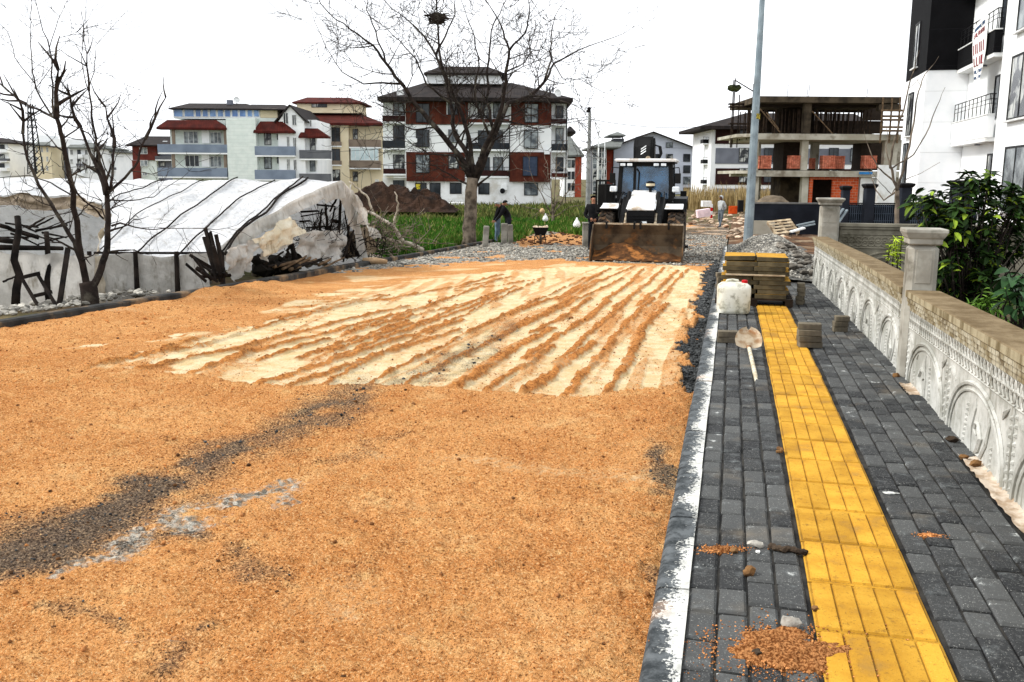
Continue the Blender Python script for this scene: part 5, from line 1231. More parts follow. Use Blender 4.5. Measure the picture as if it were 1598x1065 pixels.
for k in range(150):
    p = PX(rr.uniform(470, 600), rr.uniform(372, 408), -8.3 - rr.random()*.7); twig(bw_, rr, p, Vector((rr.uniform(-1, 1), rr.uniform(-1, 1), rr.uniform(-.2, 1.2))).normalized(), rr.uniform(.3, .8), .013, 1, .05, .005)
tag(bw_.build('brushwood', bark_d, g), kind='stuff')
# dark junk inside the torn end
b = gmb(); rr = random.Random(6)
for k in range(26):
    p = PX(rr.uniform(402, 462), rr.uniform(404, 424), -8.35-rr.random()*.8); b.rock(p, rr.uniform(.10, .24), rr, 1, 1.4, .8)
tag(b.build('dark_rubbish', pm('dark_rubbish', (.012, .011, .010), (.03, .026, .022), 5, .95, .5), g), kind='stuff')
for k in range(10):
    a = (rr.uniform(410, 520), rr.uniform(412, 428)); pole(a, (a[0]+rr.uniform(15, 45), a[1]-rr.uniform(2, 22)), -7.95, rr.uniform(.02, .04), nm='timber', m=wood_m if k % 3 else bark_d)

# loose timber and junk along the left kerb
t = thing('timber_pile', 'bundle of dark broken timber leaning against the greenhouse corner', 'timber', P(335, 438, 13.6))
ti = Matrix.Translation(t.location).inverted(); rr = random.Random(12)
for a, b in (((345,440),(320,356)),((346,436),(328,362)),((350,434),(337,366)),((338,436),(318,370)),((352,432),(342,380)),((330,438),(302,402)),((350,430),(296,398)),((322,440),(290,412)),((348,438),(308,408)),((340,440),(314,424)),((354,428),(330,428)),((360,430),(312,432)),((344,430),(333,384)),((326,432),(306,418))):
    bb = MB(); bb.M = ti; d0 = 13.3+rr.random()*.5; p, q = P(*a, d0), P(*b, d0+rr.uniform(-.2, .3)); bb.beam(p, q, rr.uniform(.04, .08), rr.uniform(.025, .045), (rr.random(), rr.random(), .3)); bb.build('plank', bark_d, t, bevel=.004)
t = thing('wooden_frame', 'small dark ladder shaped wooden frame leaning on the white sheet, far left', 'frame', P(60, 482, 12.1)); ti = Matrix.Translation(t.location).inverted()
for a, b in (((33,433),(62,482)),((58,427),(88,478))): bb = MB(); bb.M = ti; bb.beam(P(*a, 12.4), P(*b, 12.1), .035, .035).build('rail', bark_d, t)
for a, b in (((32,434),(61,427)),((50,463),(80,456))): bb = MB(); bb.M = ti; bb.beam(P(*a, 12.3), P(*b, 12.3), .06, .05).build('rung', bark_d, t)
o = MB().beam(P(92, 480, 12.3), P(106, 388, 12.9), .06, .05).build('leaning_post', bark_d); tag(o, 'dark wooden post leaning between the ladder frame and the multi stemmed tree', 'post')
b = MB(); rr = random.Random(18)
for k in range(260):
    px = rr.uniform(-20, 330); base_y = np.interp(px, [0, 140, 330], [488, 468, 440]); p = G(px, base_y + rr.uniform(-8, 5), -.12); b.rock(p, rr.uniform(.012, .06), rr, 1.2, 1, .7)
tag(b.build('kerbside_rubble', m_gravel), 'strip of loose grey rubble between left kerb and greenhouse', 'rubble', kind='stuff')
b = MB()
for k in range(220):
    px = rr.uniform(400, 640); base_y = np.interp(px, [400, 480, 560, 640], [426, 412, 402, 392]); p = G(px, base_y + rr.uniform(-7, 4), -.12); b.rock(p, rr.uniform(.03, .12), rr, 1.2, 1, .7)
tag(b.build('kerbside_rubble', pm('mixed_rubble', lin((150, 142, 128)), lin((82, 74, 64)), 3, .95, .4, var=.45)), 'mixed rubble along the kerb under the torn greenhouse end', 'rubble', kind='stuff')
p = G(585, 412, -.05); o = MB().tube([(-.28, 0, .06), (0, .02, .07), (.28, -.01, .05)], [.07, .075, .05], 8).build('log', pm('pale_log', lin((206, 176, 140)), lin((164, 134, 100)), 6, .9, .4), None, smooth=True); o.location = p; o.rotation_euler.z = .1; tag(o, 'short pale log lying on gravel by the left kerb', 'log')

# ================================================================ TREES
bark = pm('bark', lin((52, 44, 40)), lin((24, 20, 19)), 6, .95, .6, 26, stain=lin((92, 86, 76)), sscale=3)
bark_l = pm('pale_bark', lin((124, 112, 98)), lin((70, 62, 54)), 4, .95, .6, 22)
def tree(name, label, d, base, trunk, limbs, mat, rr, tr, lev=2, tlen=1.0, step=.45, up=.05, spread=1.2, minr=.004, tw=.35, group=None, mtr=None, sink=.3, thin=1.):
    """trunk and limbs given as photo polylines; limbs wander in depth so the crown has volume"""
    b0 = P(*base, d); t = thing(name, label, 'tree', b0, 0, group); inv = Matrix.Translation(b0).inverted()
    mb = MB(); mb.M = inv; pts = [P(x, y, d) for x, y in trunk]; pts[0].z -= sink
    r0, r1 = tr; tp = wob(pts, rr, .03); m_ = len(tp); mb.tube(tp, [r0*(1.25 if k == 0 else 1) + (r1-r0)*k/(m_-1) for k in range(m_)], 10); mb.build('trunk', mtr or mat, t, smooth=True)
    tg = MB(); tg.M = inv
    for li, (poly, ra, rb_) in enumerate(limbs):
        e = rr.uniform(-spread, spread); d0 = 0.
        if len(poly[0]) == 3: d0 = poly[0][2]; 
        n = len(poly); pp = [P(q[0], q[1], d + d0 + e*(k/(n-1))) for k, q in enumerate(poly)]; pp = wob(pp, rr, .045)
        lb = MB(); lb.M = inv; m_ = len(pp); rs = [ra + (rb_-ra)*(k/(m_-1))**.8 for k in range(m_)]; rs = [q*thin for q in rs]; lb.tube(pp, rs, 7 if ra > .05 else 5); lb.build('limb', mat, t, smooth=True)
        acc = 0
        for k in range(1, m_):
            a, b_ = pp[k-1], pp[k]; acc += (b_-a).length
            while acc > step:
                acc -= step
                if k/m_ < tw*rr.random()*1.3: continue
                dr = (b_-a).normalized(); o_ = dr.orthogonal(); o_.rotate(Matrix.Rotation(rr.random()*6.28, 3, dr))
                twig(tg, rr, a.lerp(b_, rr.random()), (dr*.6+o_*.9).normalized(), tlen*rr.uniform(.5, 1.2)*(1-.35*k/m_), max(minr*1.5, rs[k]*.45), lev, up, minr)
        twig(tg, rr, pp[-1], (pp[-1]-pp[-2]).normalized(), tlen*.9, rb_, lev, up, minr)
    tag(tg.build('crown', mat, t), kind='stuff'); return t
Z1 = lambda *p: [(x/2.663, 120+y/2.663) for x, y in p]
Z8 = lambda *p: [(x/4.26, y/4.26) for x, y in p]
Z3 = lambda *p: [(500+x/2.663, y/2.663) for x, y in p]
Z6 = lambda *p: [(1370+x/3.228, y/3.228) for x, y in p]
tree('bare_tree', 'bare multi stemmed tree with lopped branches by the left kerb in front of the greenhouse', 12.6, (141, 466), [(140,468),(139,452),(136,440)], [
  (Z1((362,880),(335,740),(320,600),(290,420),(260,260),(235,170)), .095, .05), ([(88,186),(81,181),(56,138),(50,101),(48,59),(48,22)], .032, .007), ([(85,183),(82,162),(80,117),(77,75),(64,37),(56,2)], .03, .007), ([(77,75),(91,30),(107,-4)], .012, .006), ([(88,186),(62,172),(41,163)], .035, .028),
  ([(54,130),(23,90),(12,50),(-4,34)], .014, .006), ([(56,138),(80,105),(92,60),(120,50)], .010, .005), ([(88,186),(106,160),(135,168)], .012, .005),
  (Z1((345,790),(310,690),(230,560),(140,400),(95,235)), .07, .03), (Z1((375,890),(420,800),(445,720),(450,600),(445,490)), .10, .065), (Z1((445,490),(420,420),(380,330),(335,210)), .05, .035),
  (Z1((450,470),(425,380),(400,300),(380,160),(370,60)), .045, .02), ([(138,143),(127,95),(133,33)], .014, .005), ([(138,143),(148,98),(148,73),(160,58)], .013, .005), (Z1((455,480),(520,420),(575,350),(603,260)), .04, .026), (Z1((460,470),(468,390),(475,295)), .04, .03),
  (Z1((465,620),(500,608),(560,625),(640,635),(800,630)), .032, .008), (Z1((445,510),(540,515),(640,500),(690,460)), .022, .006), (Z1((430,590),(390,545),(350,515)), .026, .018), (Z1((310,500),(210,440),(120,410),(0,420)), .024, .008), (Z1((300,560),(200,580),(120,620)), .014, .006),
  (Z1((260,260),(330,210),(380,250),(420,330)), .022, .012), (Z1((345,215),(300,205),(240,150)), .014, .006), ([(150,233),(170,190),(190,165),(200,155)], .010, .004)],
  bark, random.Random(14), (.125, .11), thin=.54, lev=1, tlen=.7, step=.20, up=.05, spread=.5, minr=.0028, tw=.5)
tree('bare_tree', 'large bare spreading walnut tree with a dark nest, standing behind the left kerb', 33.5, (734, 378), Z3((612,1010),(624,900),(626,820),(634,740)), [
  (Z3((632,750),(580,650),(480,530),(400,440),(340,350),(270,260),(220,190),(120,120),(40,60)), .17, .02), (Z3((632,740),(610,640),(560,560),(540,430),(520,330),(480,230),(430,150),(380,100),(300,40)), .15, .02),
  (Z3((634,730),(625,610),(590,480),(545,380),(500,250),(490,130),(485,60)), .14, .03), (Z3((640,740),(680,620),(720,540),(760,420),(770,300),(785,210),(760,130),(700,20)), .17, .02),
  (Z3((645,750),(710,600),(780,430),(870,400),(940,330),(970,265),(1060,215),(1180,170)), .16, .016), (Z3((720,540),(690,420),(700,250),(710,130),(760,20)), .09, .02), (Z3((930,340),(960,250),(960,130),(990,40)), .06, .015),
  (Z3((340,350),(260,345),(180,350),(90,300),(20,190)), .06, .014), (Z3((630,750),(560,650),(450,640),(380,600)), .07, .015), (Z3((632,780),(560,740),(480,690),(400,680)), .06, .015), (Z3((642,780),(720,720),(790,640)), .07, .015),
  (Z3((480,230),(520,150),(560,60),(560,-20)), .06, .015), (Z3((270,260),(230,130),(190,40),(200,-20)), .05, .014), (Z3((785,210),(850,140),(870,50),(860,-20)), .06, .015), (Z3((870,400),(930,400),(1000,420),(1060,440)), .05, .014),
  (Z3((540,430),(440,350),(400,250),(330,170),(250,100)), .06, .014), (Z3((220,190),(130,200),(50,170)), .035, .012), (Z3((970,265),(1010,330),(1080,330),(1130,360)), .03, .012), (Z3((770,300),(850,260),(900,180)), .05, .013), (Z3((480,530),(390,540),(300,500),(240,520)), .05, .014), (Z3((700,560),(640,420),(660,280),(640,150),(600,40)), .07, .015)],
  bark, random.Random(23), (.25, .20), thin=.74, lev=2, tlen=1.9, step=.50, up=.05, spread=2.6, minr=.0075, tw=.3, mtr=bark_l)
nst = P(682, 27, 33.5); b = MB(); rr = random.Random(2)
for k in range(110):
    a_ = rr.random()*6.28; r_ = rr.uniform(.08, .30); z = rr.uniform(-.22, .14); p = Vector((r_*math.cos(a_)*(1+z), r_*math.sin(a_)*(1+z), z)); q = p + Vector((math.sin(a_)*-.4, math.cos(a_)*.4, rr.uniform(-.1, .1)))*rr.uniform(.6, 1.2); b.tube([p, q], .014, 3, False)
b.rock((0, 0, -.05), .26, rr, 1, 1, .8, 2); o = b.build('bird_nest', bark); o.location = nst; tag(o, 'dark twig nest high in the bare walnut tree', 'nest')
tree('bare_shrub', 'small bare many branched tree in the grass right of the two bending men', 58, (863, 346), Z3((965,925),(966,880),(968,850)), [
  (Z3((966,900),(930,830),(890,760),(870,700)), .05, .012), (Z3((967,890),(960,800),(945,700),(930,640)), .05, .012), (Z3((968,880),(975,780),(980,690),(985,620)), .05, .012), (Z3((967,900),(1010,820),(1050,760),(1080,700)), .05, .012), (Z3((966,910),(900,870),(850,860)), .04, .012), (Z3((968,905),(1040,860),(1100,850)), .04, .012), (Z3((968,880),(1000,780),(1020,690)), .04, .012)],
  bark_l, random.Random(5), (.10, .08), lev=1, tlen=1.3, step=.8, spread=1.6, minr=.011, tw=.2)
tree('young_tree', 'young bare tree with a few upright branches behind the dark garden wall', 16.8, (1399, 360), Z6((98,1200),(95,1060),(98,960)), [
  (Z6((98,970),(75,880),(62,820),(80,720),(130,560),(155,440),(180,360)), .028, .009), (Z6((98,960),(130,860),(160,740),(190,550),(205,460),(237,375)), .026, .008), (Z6((70,850),(180,780),(240,680),(295,542)), .016, .008), (Z6((95,930),(40,880),(0,845),(-40,760)), .02, .008), (Z6((60,850),(40,740),(50,680)), .012, .007), (Z6((130,910),(175,890),(215,875)), .009, .005), (Z6((95,960),(30,1010),(-10,960),(-30,900)), .018, .007), (Z6((98,930),(70,980),(20,930)), .014, .006)],
  bark_l, random.Random(8), (.045, .035), lev=0, tlen=.4, step=.9, spread=.5, minr=.004, tw=.6, sink=.9)
# fallen pale limb by the kerb
t = thing('fallen_branch', 'pale fallen forked branch lying across the grass by the left kerb', 'branch', G(650, 390)); ti = Matrix.Translation(t.location).inverted()
pale_b = pm('stripped_wood', lin((206, 196, 180)), lin((166, 154, 138)), 5, .85, .3, 24)
for pl_, r_ in (([(660,391),(630,378),(612,352),(585,335),(560,326)], .075), ([(630,380),(600,372),(585,365),(572,362)], .06), ([(585,335),(575,310),(560,295),(545,284)], .035), ([(615,358),(618,335),(622,318),(616,300)], .035), ([(640,386),(622,384),(600,390),(580,388)], .03), ([(600,372),(590,385)], .02), ([(606,345),(590,345),(570,352)], .025)):
    bb = MB(); bb.M = ti; pts = wob([P(x, y, 26.5 - .3*k) for k, (x, y) in enumerate(pl_)], random.Random(len(pl_)), .05); bb.tube(pts, [r_*(1-.6*k/len(pts)) for k in range(len(pts))], 6).build('limb', pale_b, t, smooth=True)
rr = random.Random(44); b = MB(); b.M = ti
for k in range(60):
    p = P(rr.uniform(560, 650), rr.uniform(362, 396), 25.5+rr.random()); twig(b, rr, p, Vector((rr.uniform(-1, 1), rr.uniform(-.5, .5), rr.uniform(-.1, .8))).normalized(), rr.uniform(.4, 1.), .014, 1, 0, .007)
tag(b.build('twigs', bark_l, t), kind='stuff')

# ================================================================ GRASS, MOUND, SHRUBS, REEDS
def Gv(px, py, off=0.):
    x = (px-799)/F; y = -(py-532.5)/F; r = np.stack([x, y, -np.ones_like(x)], -1) @ CRn.T; t = np.full(px.shape, 20.)
    for _ in range(60): t = .5*t + .5*np.clip((zs(r[:, 1]*t)+off-CAMH)/np.minimum(r[:, 2], -.004), 1, 400)
    return r[:, 0]*t, r[:, 1]*t
def m_grass():
    t = NT('grass'); v = t.co('World'); k = t.rnd(); n = t.noise(.35, 4, v)
    c = t.mix(k, lin((36, 74, 20)), lin((72, 112, 34))); c = t.mix(t.ramp(n, .5, .7, 0, .6), c, lin((96, 104, 48))); c = t.mix(t.ramp(k, .9, .93), c, lin((140, 132, 80))); t.set(c, .85, spec=.06); return t.m
gr_m = m_grass(); rg = np.random.RandomState(7)
gfx = MB()
def gfn(u, v):
    y = 24 + 62*v**1.6; x0 = float(LKX(y)) - .2 - (0 if y < 38 else 0); x = x0 - 34*u**1.5*(1 + .6*v) + max(0, y-38)*.10*(1-u); return (x, y, zf(y) - .16 + .22*(float(fbm(x*.4, y*.4, 4, 3))-.5))
fld = gfx.grid(gfn, 60, 70).build('grass_field', pm('turf', lin((74, 104, 40)), lin((92, 100, 52)), .5, .95, .5, 12, stain=lin((84, 70, 48)), sscale=.4, coord='World'), None, smooth=True); tag(fld, kind='structure')
def blades(name, poly, n, hgt, wd, mat, off=-.12, seed=1, lean=.35, label=None):
    rg = np.random.RandomState(seed); xs_ = [p[0] for p in poly]; ys_ = [p[1] for p in poly]; px = rg.uniform(min(xs_), max(xs_), n*3); py = rg.uniform(min(ys_), max(ys_), n*3)
    k = inpoly(px, py, poly); px, py = px[k][:n], py[k][:n]; n = len(px); X, Y = Gv(px, py, off); cl = fbm(X*.9, Y*.9, 3, 6); keep = cl > .33; X, Y, cl = X[keep], Y[keep], cl[keep]; n = len(X)
    h = (hgt[0] + (hgt[1]-hgt[0])*rg.rand(n))*(.45+1.1*cl); a = rg.rand(n)*6.28; wv = wd*(.6+.8*rg.rand(n))*np.clip(Y/30, .7, 2.2); z = zs(Y) + off
    dx, dy = np.cos(a)*wv, np.sin(a)*wv; lx, ly = rg.randn(n)*lean*h, rg.randn(n)*lean*h
    v = np.stack([np.stack([X-dx, Y-dy, z-.05], -1), np.stack([X+dx, Y+dy, z-.05], -1), np.stack([X+dx*.6+lx*.4, Y+dy*.6+ly*.4, z+h*.6], -1), np.stack([X-dx*.6+lx*.4, Y-dy*.6+ly*.4, z+h*.6], -1), np.stack([X+lx, Y+ly, z+h], -1)], 1).reshape(-1, 3)
    i = (np.arange(n)*5)[:, None]; f = np.concatenate([i+np.array([[0,1,2]]), i+np.array([[0,2,3]]), i+np.array([[3,2,4]])])
    return tag(link(name, np_mesh(name, v, f, mat)), label, kind='stuff')
blades('grass', [(556,330),(700,326),(780,322),(930,322),(930,372),(845,362),(800,382),(745,378),(640,398),(600,400),(560,396)], 46000, (.10, .38), .022, gr_m)
blades('dry_grass', [(556,318),(930,318),(930,346),(556,345)], 9000, (.2, .55), .03, pm('dry_grass', lin((116, 116, 64)), lin((64, 74, 36)), .6, .9, 0, var=.35, coord='World'), seed=4)
reed = pm('reed', lin((176, 156, 112)), lin((128, 108, 70)), .8, .9, 0, var=.25, coord='World')
blades('dry_reeds', [(1066,317),(1285,317),(1285,332),(1066,328)], 5200, (1.0, 2.3), .022, reed, off=-.1, seed=9, lean=.10)
# brown spoil heap
mc = P(628, 322, 66); mnd = MB(); PR = [(552, 292), (575, 284), (600, 283), (622, 292), (645, 301), (672, 302), (692, 309), (716, 327)]
rgt = Vector(RGT); fw = Vector(FWD); W2 = (716-545)/1440*66
def mfn(u, v):
    px = 545 + (716-545)*u; top = (float(np.interp(px, [p[0] for p in PR], [p[1] for p in PR]))); zt = P(px, top, 66).z; zb2 = mc.z - .3; k = math.sin(PI*min(1, max(0, v)))**.8
    p = mc + rgt*((u-.5)*W2) + fw*((v-.5)*6); e = math.sin(PI*min(1, max(0, u)))**.35
    p.z = zb2 + (zt-zb2)*k*e + (1.0*(float(fbm(p.x*.9, p.y*.9, 4, 8))-.5) + .55*(float(vn(p.x*2.6, p.y*2.6, 5))-.5))*min(1, k*e*2); return p
m_spoil = pm('brown_spoil', lin((60, 43, 33)), lin((34, 25, 20)), .9, .95, .9, 7, bd=.12, coord='World')
tag(mnd.grid(mfn, 80, 30).build('spoil_heap', m_spoil), 'long heap of dug brown earth on the grass behind the greenhouse end', 'earth heap')
# dirt lot right of the far road
def dfn(u, v):
    y = 17.2 + 54*v; x = -.15 + 15*u; e = min(1, (x+.15)/.8, (y-17.2)/2); return (x, y, zf(y) - .05 + e*(.28*(float(fbm(x*.7, y*.7, 4, 13))-.42) + .10*(float(vn(x*3, y*3, 3))-.5)))
tag(MB().grid(dfn, 70, 150).build('dirt_lot', pm('dug_dirt', lin((112, 82, 58)), lin((70, 52, 40)), .8, .95, .8, 9, stain=lin((150, 132, 108)), sscale=.9, bd=.06, coord='World'), None, smooth=True), kind='structure')
b = MB(); rr = random.Random(77); pale_r = pm('site_rubble', lin((190, 172, 150)), lin((126, 96, 74)), 2, .95, .4, var=.5)
for k in range(420):
    p = G(rr.uniform(1072, 1270), rr.uniform(332, 372), .02)
    if p.x < -.1 and p.y < 55: continue
    b.rock(p, rr.uniform(.04, .2), rr, 1.4, 1, .6)
tag(b.build('site_rubble', pale_r), 'scattered rubble on the dug dirt beyond the pallet', 'rubble', kind='stuff')
# gravel heap round the lamp pole
def hz(x, y): return .62*math.exp(-((x-1.10)/.75)**2 - ((y-25.5)/4.2)**2) + .34*math.exp(-((x-.85)/.6)**2 - ((y-20)/2.2)**2) + .38*math.exp(-((x-.7)/.5)**2 - ((y-31)/4)**2)
def hfn(u, v):
    x = -.15 + 2.6*u; y = 17.2 + 15*v; y = 17.2 + 18.5*v; return (x, y, zf(y) - .03 + hz(x, y) + .05*(float(fbm(x*5, y*5, 3, 2))-.5))
gh_o = MB().grid(hfn, 50, 120).build('gravel_heap', pm('heap_gravel', lin((120, 118, 112)), lin((70, 70, 68)), 9, .95, .9, 26, bd=.05, coord='World'), None, smooth=True); tag(gh_o, 'heap of grey gravel around the lamp pole behind the tile stack', 'gravel heap')
b = MB()
for k in range(4200):
    x = rr.gauss(.95, .55); y = rr.uniform(17.4, 34); 
    if -.1 < x < 2.3 and hz(x, y) > .05*rr.random(): b.rock((x, y, zf(y)-.02+hz(x, y)), rr.uniform(.012, .036), rr, 1.1, 1, .8)
tag(b.build('gravel', m_gravel, gh_o), kind='stuff')
brk = pm('broken_concrete', lin((132, 126, 116)), lin((72, 68, 62)), 5, .9, .4, var=.3)
for k in range(34):
    x = rr.uniform(1.05, 1.7); y = rr.uniform(17.6, 23); s = rr.uniform(.05, .11)
    o = MB().rock((0, 0, 0), s, rr, 1.3, .9, .65).build('concrete_lump', brk); o.location = (x, y, zf(y)+hz(x, y)+.04); tag(o, 'broken concrete lump in the rubble against the far pillar', 'rubble', 'concrete lumps heaped by the far pillar')

# leafy shrub behind the wall
leaf_m = NT('shrub_leaf'); k_ = leaf_m.rnd(); c_ = leaf_m.mix(leaf_m.ramp(k_, .0, .8), lin((16, 28, 12)), lin((40, 64, 22))); c_ = leaf_m.mix(leaf_m.ramp(k_, .86, .95), c_, lin((134, 158, 48)))
leaf_m.set(c_, .6, spec=.10); leaf_m = leaf_m.m
def leaf_mesh(L_, w_, bend, name='leaf', mat=None):
    v = []; n = 4
    for k in range(n+1):
        t_ = k/n; ww = w_*math.sin(PI*min(.97, t_*.92+.06))**.8; z = -bend*t_*t_*L_; v += [(-ww, t_*L_, z + ww*.35), (0, t_*L_, z), (ww, t_*L_, z + ww*.35)]
    return MB().add(v, [(3*k+a, 3*k+a+1, 3*k+a+4, 3*k+a+3) for k in range(n) for a in (0, 1)]).mesh(name, mat or leaf_m, smooth=True)
lvs = [leaf_mesh(l, w_, b_) for l, w_, b_ in ((.10, .021, .2), (.12, .025, .35), (.085, .019, .1), (.11, .024, .6))]
def leafy(label, d, blobs, n, seed, sprigs=(), big=300, scale=1., name='leafy_shrub', mats=lvs, base=None):
    rr = random.Random(seed); bp = P(*base, d); t = thing(name, label, 'shrub', (bp.x, bp.y, zf(bp.y)))
    items = []; st = MB(); o0 = t.location
    st.M = Matrix.Translation(o0).inverted(); tips = []
    for (x, y, r_) in blobs:
        for k in range(max(3, int(r_/4.5))):
            a_ = rr.random()*6.28; q = r_*math.sqrt(rr.random()); tips.append(P(x + q*math.cos(a_), y + q*math.sin(a_), d + rr.uniform(-1, 1)*r_/1440*d*1.3))
    for (x, y) in sprigs: tips += [P(x, y, d + rr.uniform(-.2, .2))]*2
    for tp in tips:
        mid = o0.lerp(tp, .55) + Vector((rr.uniform(-.1, .1), rr.uniform(-.1, .1), .1)); st.tube([o0 + Vector((rr.uniform(-.05, .05), rr.uniform(-.05, .05), 0)), mid, tp], [.012, .007, .003], 4, False)
        dr = (tp - mid).normalized()
        for k in range(n):
            back = rr.random()**1.5*.22; p = tp - dr*back; o_ = dr.orthogonal(); o_.rotate(Matrix.Rotation(rr.random()*6.28, 3, dr)); dv = (dr*rr.uniform(-.1, .9) + o_ + Vector((0, 0, rr.uniform(-.5, .25)))).normalized()
            items.append((p, dv.to_track_quat('Y', 'Z') @ Euler((0, rr.uniform(-.6, .6), 0)).to_quaternion(), scale*rr.uniform(.7, 1.25), rr.choice(mats)))
    tag(st.build('stems', bark, t), kind='stuff')
    items.sort(key=lambda q: depth(q[0])); sp = items[::max(1, len(items)//900)][:big] if len(items) > big else items; ids = set(map(id, sp)); mb = MB(); inv = Matrix.Translation(o0).inverted()
    for it in items:
        M_ = inv @ Matrix.Translation(it[0]) @ it[1].to_matrix().to_4x4() @ Matrix.Scale(it[2], 4)
        if id(it) in ids: o = link('leaf', it[3], t); o.matrix_basis = M_
        else: mb.add([M_ @ v.co for v in it[3].vertices], [tuple(p.vertices) for p in it[3].polygons])
    if mb.v: tag(mb.build('leaf', mats[0].materials[0], t), kind='stuff')
    return t
leafy('dark glossy leaved shrub behind the wall, right of the nearer pillar', 9.2, [(1450,318,34),(1490,315,32),(1480,370,45),(1500,420,50),(1520,345,45),(1540,395,45),(1455,420,30),(1550,320,42),(1580,345,42),(1600,310,34),(1520,470,40),(1610,380,40),(1470,450,35),(1500,380,40),(1570,430,45),(1480,340,35),(1445,370,20),(1450,460,25),(1500,450,40),(1545,440,35)], 22, 3,
      sprigs=[(1517,278),(1513,268),(1528,290),(1535,285),(1555,292),(1440,308),(1455,306),(1590,310),(1600,300),(1545,268)], base=(1500, 560), scale=.95)
lvl = [leaf_mesh(.13, .034, .5, mat=pm('bluish_leaf', lin((44, 74, 40)), lin((76, 104, 66)), 4, .45, 0, var=.3))]
leafy('broad leaved bluish green plant at the right edge behind the nearer wall', 7.2, [(1590,450,24),(1604,475,28),(1580,425,16)], 5, 6, name='broadleaf_plant', mats=lvl, base=(1592, 560), scale=.9)
gl = [leaf_mesh(.10, .010, .3, mat=pm('weed_leaf', lin((70, 104, 32)), lin((104, 134, 50)), 4, .6, 0, var=.4))]
leafy('low bright green weeds behind the coping at the far right', 8.2, [(1540,470,30),(1570,480,34),(1600,500,30),(1520,480,25)], 16, 9, name='weeds', mats=gl, base=(1550, 560), scale=1.0)
yg = [leaf_mesh(.075, .007, .2, mat=pm('yellow_green_needle', lin((150, 176, 40)), lin((196, 204, 60)), 6, .6, 0, var=.25))]
leafy('small yellow green conifer sprig beside the nearer pillar', 11.5, [(1398,378,9),(1396,388,10),(1402,368,7)], 26, 12, name='conifer_sprig', mats=yg, base=(1402, 430), scale=1.0)
# ================================================================ BACKHOE LOADER
black_p = pm('black_paint', (.006, .006, .006), (.010, .010, .010), 3, .55, .05, spec=.12)
white_p = pm('white_paint', lin((238, 240, 240)), lin((224, 226, 226)), 2, .4, .03, spec=.5, stain=lin((178, 160, 136)), sscale=3.2)
tyre_m = pm('tyre_rubber', lin((58, 52, 46)), lin((38, 36, 34)), 6, .9, .3, 40, stain=lin((128, 100, 74)), sscale=6)
steel_b = pm('worn_bucket', lin((92, 80, 64)), lin((54, 46, 38)), 2.5, .6, .25, 16, metal=.25, stain=lin((122, 86, 52)), sscale=2.2)
edge_b = pm('bare_steel_edge', lin((186, 176, 156)), lin((140, 120, 96)), 8, .5, .2, metal=.4)
lamp_m = pm('lamp_glass', lin((236, 240, 242)), lin((196, 204, 210)), 8, .2, 0, spec=.6)
g0 = G(991, 411, -.085)
bh = thing('backhoe_loader', 'white and black backhoe loader facing us with wide muddy front bucket on the sand', 'backhoe loader', g0, rad(1.5))
bp_ = [(-.02, .02), (.55, .02), (.74, .12), (.83, .38), (.80, .68), (.70, .93)]
def shell(prof, th): 
    pr = [Vector((a, b, 0)) for a, b in prof]; out = []
    for i, p in enumerate(pr):
        d = (pr[min(i+1, len(pr)-1)] - pr[max(i-1, 0)]).normalized(); out.append((p.x + d.y*th, p.y - d.x*th))
    return prof + out[::-1]
BW = 1.15
bk = MB().prism(shell(bp_, .035), -BW, BW, lambda u, v, w_: (w_, u, v)).build('bucket', steel_b, bh)
for s in (-1, 1):
    MB().prism([(-.02, .02), (.10, .30), (.30, .62), (.66, .93), (.74, .93), (.87, .4), (.78, .06), (.55, -.02)], s*BW, s*(BW+.03), lambda u, v, w_: (w_, u, v)).build('side_plate', steel_b, bk)
MB().box(-BW-.03, BW+.03, -.14, .05, -.015, .019).build('cutting_edge', edge_b, bk)
for k in range(8): MB().lathe([(.035, 0), (.03, .025)], 6, (-1.05+k*.3, -.04, .02)).build('bolt', edge_b, bk)
MB().box(-BW, BW, .70, .76, .93, .97).build('top_lip', edge_b, bk)
for x in (-.82, -.10, .06, .78): MB().box(x-.025, x+.025, .66, .98, .82, 1.0).build('bracket', black_p, bk, bevel=.008)
def snd(u, v): x = -BW+.02 + (2*BW-.04)*u; h = .12 + .30*math.exp(-((u-.36)/.26)**2) + .16*(float(fbm(u*6, 1., 3, 4))-.5); return (x, .06 + .72*v, .035 + (h)*v**1.25 + .03*float(vn(u*22, v*9, 3)))
MB().grid(snd, 60, 14).build('sand_load', pm('damp_sand', lin((92, 62, 38)), lin((58, 40, 26)), 4, .95, .9, 40, stain=lin((170, 112, 60)), sscale=3), bk, smooth=True)
for s in (-1, 1):                                              # lift arms with rams
    a = MB(); x = s*.50
    a.prism([(.92, .25), (1.02, .55), (1.55, 1.15), (2.55, 1.62), (2.62, 1.46), (1.75, 1.0), (1.2, .35), (1.05, .2)], x-.06, x+.06, lambda u, v, w_: (w_, u, v)); a.build('lift_arm', black_p, bh, bevel=.01)
    MB().tube([(x*.8, 1.1, .75), (x*.8, 1.9, 1.32)], .04, 8).build('ram_rod', edge_b, bh); MB().tube([(x*.8, 1.7, 1.17), (x*.8, 2.5, 1.72)], .065, 8).build('ram', black_p, bh)
    MB().tube([(s*.58, 1.4, 1.05), (s*.60, 1.8, 1.5), (s*.56, 2.3, 1.75), (s*.54, 2.8, 1.7)], .018, 6).build('hose', black_p, bh, smooth=True)
MB().prism([(1.4, .55), (1.4, 1.33), (2.9, 1.62), (2.9, .55)], -.37, .37, lambda u, v, w_: (w_, u, v)).build('engine_block', black_p, bh, bevel=.02)
